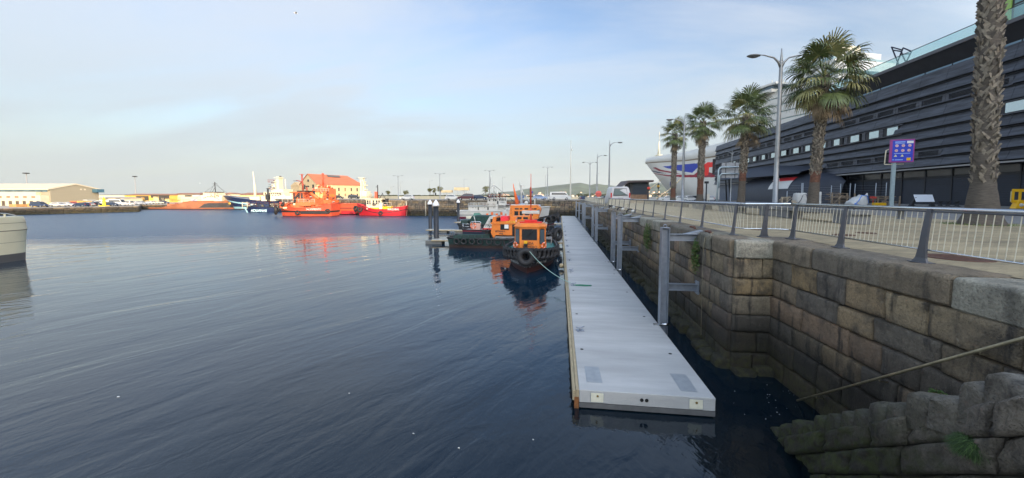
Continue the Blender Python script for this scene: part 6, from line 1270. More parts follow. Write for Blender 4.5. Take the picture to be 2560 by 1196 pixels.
palm(2031, 30, 108, 'tallest full palm in front of the dark building, right of the big double lamp post', 12, lean=0.45, crown=3.7, thick=0.34, rust=(2.4, 3.3), nf=40, full=False)
palm(1852, 42.7, 232, 'palm second from the right of the four whole palms, beside the road sign back', 13, lean=0.3, crown=3.5, thick=0.36, rust=(3.0, 4.3), nf=36, full=False)
palm(1749, 56.5, 264, 'palm third from the right, in front of the red end of the cruise ship bow', 14, lean=0.15, crown=3.4, thick=0.44, rust=(1.6, 4.2), nf=34, full=False)
palm(1682, 71, 304, 'leftmost and smallest palm, in front of the cruise ship bow', 15, lean=0.1, crown=3.3, thick=0.44, rust=(1, 3), nf=32, full=False)
random.seed(99)
# ---------------------------------------------------------------- lamp posts
LPM = M('lamp_post_grey', (0.26, 0.27, 0.28), 0.4, 0.45, 0.1, 3); LHD = M('lamp_head_grey', (0.17, 0.17, 0.17), 0.4, 0.3)
def lamp(px, D, toprow, label, double=True, big=1.0, ground=Q, name='street_lamp', grp='street lamps on the quay', base_px=None, heads=None, hl=1.9):
    p = atd(base_px or px, 500, D); t = thing(name, label, 'street lamp', (p.x, p.y, ground), YAW, grp); H = atd(px, toprow, D).z - ground
    r0 = 0.19 * big; mb = MB(); mb.lathe([(r0 * 1.25, 0), (r0 * 1.25, 0.05), (r0, 0.06), (r0 * 0.9, H * 0.35), (r0 * 0.62, H - 1.0 * hl / 1.9), (r0 * 0.3, H - 0.4), (r0 * 0.22, H), (0.001, H)], (0, 0, 0), 12); mb.build('pole', LPM, t)
    for s_ in (heads or ((-1, 1) if double else (1,))):
        L_ = hl; zz = H - 1.5 * hl / 1.9; mb = MB(); mb.tube([(0, 0, zz), (s_ * L_ * 0.12, 0, zz + 0.25 * L_), (s_ * L_ * 0.3, 0, zz + 0.42 * L_), (s_ * L_ * 0.7, 0, zz + 0.52 * L_), (s_ * L_, 0, zz + 0.55 * L_)], [0.10 * big, 0.09 * big, 0.07 * big, 0.05 * big, 0.03 * big], 7); a_ = mb.build('arm', LPM, t)
        mb = MB(); c = (s_ * (L_ + 0.15 * L_), 0, zz + 0.50 * L_); pts = []
        mb.lathe([(0.001, -0.09 * L_), (0.10 * L_, -0.075 * L_), (0.2 * L_, -0.02 * L_), (0.21 * L_, 0.0), (0.15 * L_, 0.035 * L_), (0.001, 0.05 * L_)], (0, 0, 0), 14); mb.v = [(c[0] + x * 1.35, c[1] + y * 0.8, c[2] + z) for x, y, z in mb.v]; mb.build('lamp_head', LHD, a_)
    return t
lamp(1957, 30.0, 122, 'big double-armed lamp post left of the tallest whole palm', base_px=1938)
lamp(1713, 55.2, 290, 'lamp post with its arm reaching left between the two left palms', heads=(-1,), base_px=1706, big=1.1)
lamp(1525, 78.6, 350, 'tall single-arm lamp post left of the dark kiosk', heads=(1,), base_px=1522, big=1.0)
lamp(1494, 103.5, 384, 'single-arm lamp post, middle of the three left of the kiosk', heads=(1,), base_px=1492)
lamp(1475, 125, 402, 'small double lamp post, leftmost of the three left of the kiosk', base_px=1474)
lamp(1828, 72, 375, 'thin double lamp standing before the red part of the cruise ship', base_px=1826, hl=1.3, big=0.6)
mast_p = atd(1426, 500, 112); t = thing('light_mast', 'tall thin plain mast rising above the corner of the mole', 'mast', (mast_p.x, mast_p.y, Q), 0); mb = MB(); mb.lathe([(0.28, 0), (0.16, 9), (0.07, 18.0), (0.001, 18.0)], (0, 0, 0), 8); mb.build('pole', M('pale_pole', (0.5, 0.48, 0.42), 0.5), t); mb = MB(); mb.ball((0.25, 0, 15.2), 0.25); mb.build('lamp_head', WHT, t)
# ---------------------------------------------------------------- benches, bollards, sign, board, barrier
BEN = M('bench_concrete', (0.17, 0.175, 0.18), 0.8, 0, 0.12, 2.5, 0.2, 25, dirt=(0.11, 0.11, 0.11), dirtamt=0.5)
def bench_parts(t, Ls):
    for y in (0.0, Ls - 1.35):
        mb = MB(); mb.bbox(0.05, 0.85, y, y + 1.35, 0, 0.47, 0.015); mb.build('plinth', BEN, t)
    mb = MB(); mb.bbox(0, 0.95, -0.15, Ls + 0.15, 0.47, 0.68, 0.02); mb.build('seat', BEN, t)
b0 = at(2148, 562, Q); u_ = Vector((math.sin(R(2.0)), math.cos(R(2.0)), 0)); bl = ['nearest long concrete bench, its end block behind the second railing panel', 'second concrete bench from the near end, before the tallest whole palm', 'third concrete bench along the promenade, below the big double lamp post', 'fourth concrete bench along the promenade', 'fifth concrete bench, level with the third railing post past the corner', 'sixth concrete bench, near the kiosk side', 'seventh and farthest concrete bench']
t = thing('bench', bl[0], 'bench', (b0.x - 0.4, b0.y, Q), -R(2), 'concrete benches in a line'); bench_parts(t, 6.6); bench0 = t
for k in range(1, 7): pp = Vector((b0.x - 0.4, b0.y, Q)) + u_ * (7.6 * k); dup(bench0, pp, -R(2), bl[k])
BOL = M('bollard_iron', (0.03, 0.032, 0.036), 0.6, 0.3)
mb = MB(); mb.lathe([(0.001, 0.72), (0.27, 0.72), (0.28, 0.66), (0.15, 0.52), (0.13, 0.3), (0.2, 0.12), (0.38, 0.03), (0.40, 0), (0.001, 0)], (0, 0, 0), 14); bol = mb.build('bollard', BOL)
spots = [(2392, 517, 'bollard, rightmost of the three right of the sloping white board'), (2369, 516.5, 'bollard, middle of the three right of the white board'), (2350, 516, 'bollard just right of the sloping white board'), (2332, 516, 'bollard under the right end of the sloping white board'), (2281, 515, 'bollard under the left end of the sloping white board'), (2188, 513, 'bollard between the white sack and the blue sign pole'), (2149, 511, 'bollard in front of the white builder sack'), (2113, 509.5, 'bollard right of the big stack of old timber'), (2082, 509, 'bollard in front of the big stack of old timber'), (2056, 508.5, 'bollard right of the tallest whole palm trunk'), (1757, 501.5, 'bollard right of the third palm, before the parked cars'), (1733, 501, 'bollard left of the third palm trunk'), (1724, 501, 'bollard in the row before the white cars, second from the third palm'), (1716, 501, 'bollard in the row before the white cars, near the thin arm lamp post'), (1702, 500.7, 'bollard right of the leftmost palm trunk'), (1689, 500.5, 'bollard beside the leftmost palm trunk')]
for k, (px, row, lb) in enumerate(spots):
    D = (EYE - Q) * F_PX / (row - 491.3 + 0.0); p = atd(px, row, D)
    o = bol if k == 0 else bol.copy()
    if k: SC.collection.objects.link(o)
    o.location = (p.x, p.y, Q); o.scale = (1, 1, 1); tag(o, lb, 'bollard', 'black iron bollards on the plaza')
# litter bin post in front of sandy strip
p = at(2251, 548, Q); mb = MB(); mb.lathe([(0.14, 0.02), (0.14, 0.46), (0.20, 0.47), (0.22, 0.5), (0.001, 0.5)], (0, 0, 0), 14); mb.lathe([(0.26, 0.0), (0.26, 0.02), (0.14, 0.03)], (0, 0, 0), 14); o = mb.build('short_bollard', M('bollard_grey', (0.16, 0.165, 0.175), 0.5, 0.2)); o.location = (p.x, p.y, Q); tag(o, 'short grey round bollard standing between the sandy and grey paving', 'bollard')
for k, (px, row) in enumerate(((2133, 529), (1956, 517), (1895, 513))):
    D = (EYE - Q) * F_PX / (row + 6 - 491.3); p = atd(px, row, D); mb = MB(); mb.lathe([(0.10, 0.0), (0.10, 0.45), (0.22, 0.5), (0.24, 0.54), (0.001, 0.56)], (0, 0, 0), 12); o = mb.build('low_lamp', BOL); o.location = (p.x, p.y, Q); tag(o, ['dark low lamp stub behind the near end of the nearest bench', 'dark low lamp stub behind the second bench', 'dark low lamp stub behind the third bench'][k], 'lamp', 'low lamp stubs behind the benches')
# blue information sign
D = 47.0; p = atd(2231, 500, D); k_ = D / F_PX
t = thing('information_sign', 'blue rules sign with round pictograms in a purple frame on a grey pole', 'sign', (p.x, p.y, Q), YAW + R(-18))
zt_ = lambda r_: atd(2231, r_, D).z - Q; X = lambda px: (px - 2234) * k_ * 1.04
mb = MB(); mb.bbox(-0.19, 0.19, 0.03, 0.29, 0, zt_(405), 0.02); mb.box(-0.4, 0.4, -0.15, 0.45, 0, 0.05); mb.build('pole', M('sign_pole', (0.32, 0.40, 0.42), 0.5, 0.2, 0.08, 3), t)
mb = MB(); mb.bbox(X(2222), X(2268), -0.14, 0.02, zt_(407), zt_(349.5), 0.03); bx_ = mb.build('frame', M('sign_purple', (0.32, 0.05, 0.22), 0.5), t)
mb = MB(); mb.box(X(2226.5), X(2265), -0.155, -0.13, zt_(404), zt_(352.5)); mb.build('panel', M('sign_blue', (0.03, 0.06, 0.50), 0.5), bx_)
mb = MB(); mb.box(X(2253), X(2265), -0.165, -0.15, zt_(360), zt_(354)); mb.build('logo_plate', M('sign_white', (0.75, 0.75, 0.72), 0.6), bx_)
SPK = M('sign_pink', (0.80, 0.45, 0.42), 0.6); SRD = M('sign_red_mark', (0.5, 0.04, 0.03), 0.6)
for rr, cc in ((365.5, (2234.5, 2246.5, 2258.5)), (377.5, (2234, 2246, 2257.5))):
    for c_ in cc:
        mb = MB(); mb.torus((X(c_), -0.16, zt_(rr)), 0.13, 0.045, 'y', 14, 5, sq=0.3); o2 = mb.build('pictogram', SPK, bx_); mb = MB(); mb.lathe([(0.001, -0.165), (0.10, -0.165), (0.10, -0.15)], (X(c_), 0, zt_(rr)), 12, axis='y'); mb.build('symbol_disc', M('sign_cream', (0.8, 0.7, 0.6), 0.6), o2); mb = MB(); mb.box(X(c_) - 0.05, X(c_) + 0.05, -0.172, -0.164, zt_(rr) - 0.03, zt_(rr) + 0.03); mb.build('symbol', SRD, o2)
for c_ in (2233, 2245.5): mb = MB(); mb.prism([(X(c_) - 0.16, zt_(392.5)), (X(c_) + 0.16, zt_(392.5)), (X(c_), zt_(387))], -0.165, -0.15, 'y'); mb.build('warning_triangle', M('sign_yellow_pale', (0.75, 0.68, 0.3), 0.6), bx_)
mb = MB(); mb.box(X(2254), X(2261.5), -0.165, -0.15, zt_(402.5), zt_(395.5)); mb.build('yellow_square', YEL, bx_)
LBT = M('sign_light_blue', (0.35, 0.5, 0.85), 0.6)
mb = MB(); mb.box(X(2231), X(2250), -0.165, -0.15, zt_(357.5), zt_(355)); mb.box(X(2231), X(2249), -0.165, -0.15, zt_(360.8), zt_(359.6)); mb.box(X(2230), X(2260), -0.165, -0.15, zt_(385.3), zt_(384)); mb.box(X(2232), X(2247), -0.165, -0.15, zt_(401.4), zt_(399.6)); mb.torus((X(2229), -0.155, zt_(400)), 0.07, 0.02, 'y', 10, 4); mb.build('text_lines', LBT, bx_)
mb = MB(); mb.tube([(X(2222), 0.1, zt_(373)), (X(2217), 0.1, zt_(376)), (X(2215.5), 0.1, zt_(410)), (X(2217), 0.1, zt_(411.5)), (X(2252), 0.1, zt_(411))], 0.06, 6); mb.build('bracket', SHW, t)
# white sloping display board
D = 49.0; p = atd(2308, 510, D); t = thing('display_board', 'sloping white display board on dark legs in front of the shutters', 'display board', (p.x, p.y, Q), YAW); kx = D / F_PX
zt_ = lambda r_: atd(2308, r_, D).z - Q
mb = MB(); mb.hexa([(-1.45, -0.5, zt_(505)), (0.95, -0.5, zt_(505)), (0.95, -0.44, zt_(505)), (-1.45, -0.44, zt_(505)), (-1.05, 0.25, zt_(487)), (1.42, 0.25, zt_(487)), (1.42, 0.31, zt_(487)), (-1.05, 0.31, zt_(487))]); mb.build('panel', M('board_white', (0.66, 0.70, 0.76), 0.35), t)
mb = MB(); mb.prism([(-1.9, 0), (-1.2, 0), (-1.3, 0.35), (-1.0, 1.2), (-1.2, 1.2), (-1.6, 0.35)], -0.1, 0.2, 'y'); mb.build('leg', BOL, t)
mb = MB(); mb.prism([(0.9, 0), (1.5, 0), (1.35, 0.35), (1.45, 1.2), (1.25, 1.2), (1.05, 0.35)], -0.1, 0.2, 'y'); mb.build('leg', BOL, t)
# yellow barrier
D = 41.5; p = atd(2550, 510, D); t = thing('plastic_barrier', 'yellow plastic barrier standing at the right edge beside the shutters', 'barrier', (p.x, p.y, Q), YAW + R(-8)); kx = D / F_PX
zb_ = lambda r_: atd(2550, r_, D).z - Q; xx_ = lambda px: (px - 2550) * kx
mb = MB(); zA, zB = zb_(507), zb_(473); mb.prism([(xx_(2529), zA + 0.25), (xx_(2535), zA), (xx_(2585), zA), (xx_(2591), zA + 0.25), (xx_(2591), zB - 0.2), (xx_(2585), zB), (xx_(2537), zB), (xx_(2530), zB - 0.25)], -0.03, 0.03, 'y')
mb2 = MB(); YB = M('barrier_yellow', (0.75, 0.42, 0.01), 0.45, 0, 0.08, 3)
mb2.bbox(xx_(2531), xx_(2590), -0.06, 0.06, zB - 0.32, zB, 0.04); mb2.bbox(xx_(2531), xx_(2590), -0.06, 0.06, zA, zA + 0.25, 0.04)
for a in (2531, 2546, 2560, 2574, 2584): mb2.bbox(xx_(a), xx_(a + 5), -0.05, 0.05, zA + 0.1, zB - 0.1, 0.02)
mb2.build('panel', YB, t); mb = MB(); mb.prism([(xx_(2534), 0), (xx_(2558), 0), (xx_(2555), zA * 0.7), (xx_(2550), zA + 0.3), (xx_(2543), zA + 0.3), (xx_(2538), zA * 0.7)], -0.3, 0.25, 'y'); mb.build('foot', YB, t); mb = MB(); mb.ball((xx_(2546), -0.3, zA * 0.6), 0.2); mb.build('weight', M('barrier_grey', (0.5, 0.5, 0.5), 0.6), t)
for sx_ in (2528.5,): mb = MB(); mb.box(xx_(sx_), xx_(sx_ + 1.5), -0.02, 0.02, zA + 0.1, zB - 0.25); mb.build('hinge', M('hinge_pale', (0.6, 0.55, 0.3), 0.5), t)
# building materials in front of the shutters
WOOD = M('old_timber', (0.22, 0.17, 0.12), 0.85, 0, 0.4, 3, 0.2, 20); WOOD2 = M('pale_timber', (0.40, 0.33, 0.24), 0.85, 0, 0.3, 3, 0.2, 20)
def planks(name, label, px0, px1, top, bot, D, n, mat, cat, seed, posts=0):
    random.seed(seed); c = (px0 + px1) / 2; p = atd(c, bot, D); t = thing(name, label, cat, (p.x, p.y, Q), YAW + R(6)); k = D / F_PX; W = (px1 - px0) * k; Hh = (atd(c, top, D).z - Q)
    mb = MB()
    for i in range(n):
        z = 0.08 + (Hh - 0.2) * (i + 0.5) / n; l_ = W * random.uniform(0.55, 1.0); mb.obox((random.uniform(-1, 1) * (W - l_) / 2, random.uniform(-0.5, 0.5), z), l_, random.uniform(0.1, 0.3), Hh / n * random.uniform(0.3, 0.65), random.uniform(-.08, .08), 0, Matrix.Rotation(random.uniform(-.05, .05), 4, 'Y'))
    mb.build('planks', mat, t)
    for i in range(posts): x = -W / 2 + W * i / max(1, posts - 1); mb = MB(); mb.bbox(x - 0.06, x + 0.06, -0.65, -0.5, 0, Hh * 0.9, 0.01); mb.build('upright', mat, t)
    if posts: mb = MB(); mb.tube([(-W / 2, -0.62, 0.15), (-W / 2 + 1.4, -0.62, Hh * 0.75)], 0.06, 4); mb.build('brace', mat, t)
planks('timber_stack', 'big untidy stack of old timber with uprights, left of the white sack', 2066, 2128, 480, 507, 50, 15, WOOD, 'timber stack', 3, 4)
planks('pallet_stack', 'pale wooden pallets piled beside the big double lamp post', 1945, 1974, 490, 506, 52, 7, WOOD2, 'pallets', 4, 3)
planks('timber_stack', 'low heap of dark timber and crates behind the blue sign pole', 2180, 2240, 488, 507, 50, 8, WOOD, 'timber stack', 5, 4)
planks('debris_heap', 'low heap of pale rubble bags on boards below the lamp post pallets', 1974, 1988, 499, 507, 50, 4, WOOD2, 'debris', 6)
def sack(label, px0, px1, top, bot, D, mat, seed, lump=1.0, pallet=False, straps=None):
    random.seed(seed); c = (px0 + px1) / 2; p = atd(c, bot, D); t = thing('builder_sack', label, 'sack', (p.x, p.y, Q), YAW); k = D / F_PX; W = (px1 - px0) * k; Hh = (atd(c, top, D).z - Q); z0 = 0.22 if pallet else 0.0
    bm = bmesh.new(); bmesh.ops.create_cube(bm, size=1); bmesh.ops.subdivide_edges(bm, edges=bm.edges[:], cuts=5, use_grid_fill=True)
    for v in bm.verts:
        q = v.co.copy(); s_ = (1 - 0.16 * (abs(q.x * q.y) + abs(q.x * q.z) + abs(q.y * q.z)) * 4 * 0.4); nn = noise.noise(q * 3 + Vector((seed, 0, 0))) * 0.08 * lump
        v.co = Vector((q.x * W * s_ * (1 + nn), q.y * W * 0.7 * s_, (q.z + 0.5) * (Hh - z0) * (1 + nn * 2) * (0.42 + 0.6 * (q.x + 0.5) if lump > 1 else 1) + z0))
    mb = MB(); bm.verts.index_update(); mb.add([v.co for v in bm.verts], [[v.index for v in f.verts] for f in bm.faces], 0, True); bm.free(); mb.build('bag', mat, t)
    if pallet: mb = MB(); [mb.box(-W * .55, W * .55, -W * .35 + j * W * .3, -W * .25 + j * W * .3, 0.0, 0.2) for j in range(3)]; mb.build('pallet', WOOD2, t)
    if straps:
        mb = MB(); mb.tube([(-W * .5, -W * .36, Hh * .1), (-W * .2, -W * .38, Hh * .5), (0.1, -W * .3, Hh * .95), (W * .35, -W * .36, Hh * .9), (W * .5, -W * .3, Hh * .3)], 0.05, 5); mb.tube([(-W * .45, -W * .38, Hh * .3), (-W * .1, -W * .4, 0.1)], 0.05, 5); mb.build('strap', straps, t)
SACK = M('sack_white', (0.50, 0.50, 0.49), 0.7, 0, 0.12, 2, 0.5, 5)
sack('slumped white builder sack with blue straps, between the timber heaps', 2121, 2160, 487, 510, 48, SACK, 1, 1.3, False, M('strap_blue', (0.08, 0.22, 0.62), 0.6))
sack('square white wrapped load on a pallet, left of the tallest whole palm', 1986, 2013, 484, 503, 50, SACK, 2, 0.6, True, M('strap_dark', (0.1, 0.1, 0.12), 0.7))
mb = MB(); D = 50; p = atd(2046, 505, D); kx = D / F_PX; Hh = atd(2046, 480, D).z - Q
mb.bbox(-0.3, 0.3, -0.1, 0.1, 0.15, Hh * 0.35, 0.03); mb.bbox(-0.3, 0.3, -0.1, 0.1, Hh * 0.75, Hh, 0.03)
for a in (-0.3, -0.06, 0.18): mb.bbox(a, a + 0.12, -0.08, 0.08, 0.2, Hh * 0.9, 0.02)
o = mb.build('plastic_barrier', M('barrier_white', (0.62, 0.62, 0.6), 0.5)); o.location = (p.x, p.y, Q); o.rotation_euler = (0, 0, YAW); tag(o, 'white plastic barrier panel right of the tallest whole palm trunk', 'barrier')
mb = MB(); p = atd(2198, 505, 49); mb.bbox(-0.65, 0.65, -0.3, 0.3, 0.15, 0.5, 0.04); mb.box(-0.6, -0.4, -0.2, 0.2, 0, 0.15); mb.box(0.4, 0.6, -0.2, 0.2, 0, 0.15); o = mb.build('yellow_skid', YB); o.location = (p.x, p.y, Q); tag(o, 'low yellow metal skid in front of the dark timber heap', 'skid')
mb = MB(); p = atd(2183, 495, 51.5); mb.bbox(-0.3, 0.3, -0.2, 0.2, 1.05, 1.35, 0.03); mb.bbox(-0.05, 0.05, -0.05, 0.05, 0, 1.05, 0.01); o = mb.build('red_box', M('box_red', (0.5, 0.05, 0.04), 0.6)); o.location = (p.x, p.y, Q); tag(o, 'small red box on a post behind the yellow skid', 'box')
# site fence posts
FPM = M('fence_galv', (0.30, 0.33, 0.36), 0.5, 0.4)
t = thing('site_fence', 'line of thin galvanised fence posts with fine mesh before the shutters', 'fence', (0, 0, Q)); 
fpx = [(1967, 478), (2003, 458), (2006, 458), (2077, 464), (2100, 460), (2124, 459), (2136, 460), (2188, 458), (2214, 457)]; prev = None; mesh_ = MB()
for px, row in fpx:
    D = 54; p = atd(px, 500, D); H = atd(px, row, D).z - Q; mb = MB(); mb.tube([(p.x, p.y, 0), (p.x, p.y, H)], 0.055, 6); mb.build('post', FPM, t)
    if prev is not None and (prev[0] - p.x) ** 2 > 1:
        for k in range(1, 9): mesh_.tube([(prev[0], prev[1], H * k / 9), (p.x, p.y, H * k / 9)], 0.008, 3, cap=False)
    prev = (p.x, p.y)
mesh_.build('mesh', FPM, t)
# back of a road sign on a bent gantry
D = 62; p = atd(1792, 500, D); t = thing('road_sign', 'grey back of a large road sign on a bent tube frame beside the palm', 'sign', (p.x, p.y, Q), YAW); kx = D / F_PX; xx_ = lambda px: (px - 1792) * kx; zz_ = lambda r_: atd(1792, r_, D).z - Q
SGB = M('sign_back_grey', (0.33, 0.34, 0.36), 0.5, 0.3, 0.08, 2)
mb = MB(); mb.tube([(0, 0, 0), (xx_(1794), 0, zz_(425)), (xx_(1797), 0, zz_(420)), (xx_(1802), 0, zz_(418.5)), (xx_(1848), 0, zz_(418))], 0.13, 8); mb.tube([(xx_(1796.5), 0, zz_(470)), (xx_(1797), 0, zz_(440)), (xx_(1802), 0, zz_(435)), (xx_(1848), 0, zz_(434.5))], 0.10, 8); mb.build('gantry_tube', M('tube_pale', (0.42, 0.50, 0.54), 0.4, 0.3), t)
mb = MB(); mb.box(xx_(1803), xx_(1845), 0.15, 0.2, zz_(445), zz_(407)); pn = mb.build('panel', SGB, t); mb = MB()
for a in (1812, 1835): mb.box(xx_(a), xx_(a + 1.5), 0.08, 0.15, zz_(445), zz_(405))
for r_ in (416, 425): mb.box(xx_(1804), xx_(1844), 0.1, 0.148, zz_(r_ + 0.6), zz_(r_))
mb.build('stiffener', M('stiff_dark', (0.12, 0.12, 0.13), 0.5, 0.3), pn)
mb = MB(); mb.box(xx_(1858) - 1, xx_(1858), 0, 0.1, 0, 0.1)
# dark monitor post
D = 66; p = atd(1765, 500, D); mb = MB(); mb.tube([(0, 0, 0), (0, 0, atd(1765, 458, D).z - Q)], 0.12, 8); z_ = atd(1765, 458, D).z - Q; mb.bbox(-0.35, 0.35, -0.1, 0.1, z_ - 0.1, z_ + 0.3, 0.03); o = mb.build('signal_post', BOL); o.location = (p.x, p.y, Q); tag(o, 'dark post with a small dark box on top, right of the third palm', 'post')
# kiosk
D = 75.0; p = atd(1602, 498, D); t = thing('kiosk', 'dark kiosk with overhanging slab roof and black board front', 'kiosk', (p.x, p.y, Q), YAW); xx_ = lambda px: (px - 1602) * D / F_PX; zz_ = lambda r_: atd(1602, r_, D).z - Q
mb = MB(); mb.bbox(xx_(1576), xx_(1622), 0.1, 4, 0, zz_(456), 0.02); mb.build('body', M('kiosk_grey', (0.05, 0.05, 0.055), 0.6), t)
mb = MB(); mb.prism([(xx_(1553), zz_(467)), (xx_(1567), zz_(452)), (xx_(1630), zz_(451)), (xx_(1629), zz_(456)), (xx_(1569), zz_(457))], -0.8, 4.4, 'y'); mb.build('roof', M('kiosk_roof', (0.08, 0.06, 0.06), 0.6), t)
mb = MB(); mb.box(xx_(1582), xx_(1615), 0.0, 0.08, zz_(487), zz_(458)); mb.build('board', M('kiosk_board', (0.035, 0.045, 0.06), 0.35), t)
mb = MB(); mb.box(xx_(1576), xx_(1617), -0.05, 0.09, 0, zz_(487)); mb.build('base', M('kiosk_base', (0.22, 0.13, 0.08), 0.7, 0, 0.3, 2), t)
mb = MB(); mb.box(xx_(1568), xx_(1572), 0.3, 0.6, 0, zz_(462)); mb.build('column', M('kiosk_column', (0.06, 0.05, 0.05), 0.6), t)
def globe_lamp(px, D, toprow, label, col):
    p = atd(px, 500, D); t = thing('globe_lamp', label, 'lamp', (p.x, p.y, Q)); z = atd(px, toprow, D).z - Q; mb = MB(); mb.tube([(0, 0, 0), (0, 0, z - 0.7)], 0.07, 8); mb.lathe([(0.1, z - 0.8), (0.28, z - 0.62), (0.1, z - 0.6)], (0, 0, 0), 12); mb.lathe([(0.3, z - 0.05), (0.2, z), (0.12, z + 0.25), (0.001, z + 0.3)], (0, 0, 0), 12); mb.build('post', BOL, t); mb = MB(); mb.ball((0, 0, z - 0.3), 0.32, sz=1.0); mb.build('globe', M('globe_' + label.split()[0], col, 0.4), t)
globe_lamp(1621, 73, 467, 'red globe lamp at the right end of the kiosk roof', (0.75, 0.08, 0.05)); globe_lamp(1645, 80, 462, 'yellow globe lamp on a black post between the kiosk and leftmost palm', (0.75, 0.45, 0.08))
# round no-entry style sign seen beside the van
D = 58; p = atd(1496, 500, D); t = thing('round_sign', 'round faded red no entry disc just left of the white van', 'sign', (p.x, p.y, Q), YAW); z = atd(1496, 485, D).z - Q
mb = MB(); mb.lathe([(0.001, -0.02), (0.46, -0.02), (0.48, 0.0), (0.001, 0.02)], (0, 0, z), 24, axis='y'); mb.build('disc', M('disc_red', (0.62, 0.12, 0.10), 0.6), t); mb = MB(); 
for q in (-0.26, -0.09, 0.09, 0.26): mb.box(q - 0.05, q + 0.05, -0.035, -0.02, z - 0.06, z + 0.06)
mb.build('disc_mark', M('disc_dark', (0.3, 0.05, 0.05), 0.6), t); mb = MB(); mb.tube([(0, 0.04, 0), (0, 0.04, z)], 0.03, 6); mb.build('post', GALV, t)
# little pole signs
for px, D, r0, lb, c in ((1677, 90, 455, 'small blue and white pole sign against the leftmost palm', (0.03, 0.05, 0.25)),):
    p = atd(px, 500, D); t = thing('pole_sign', lb, 'sign', (p.x, p.y, Q), YAW); z = atd(px, r0, D).z - Q; mb = MB(); mb.tube([(0, 0, 0), (0, 0, z)], 0.05, 6); mb.build('post', GALV, t); mb = MB(); mb.box(-0.3, 0.3, -0.05, 0.0, z - 0.9, z); mb.build('plate', M('plate_navy', c, 0.5), t); mb = MB(); mb.box(-0.05, 0.2, -0.06, -0.05, z - 0.7, z - 0.15); mb.build('mark', WLET, t)
p = atd(1770.5, 495, 100); mb = MB(); mb.box(-0.35, 0.35, -0.05, 0.0, 0.35, 2.0); mb.box(-0.3, -0.2, -0.02, 0.02, 0, 0.4); mb.box(0.2, 0.3, -0.02, 0.02, 0, 0.4); o = mb.build('notice_board', M('notice_cream', (0.55, 0.5, 0.42), 0.6)); o.location = (p.x, p.y, Q); tag(o, 'small cream notice board right of the third palm near the building corner', 'sign')
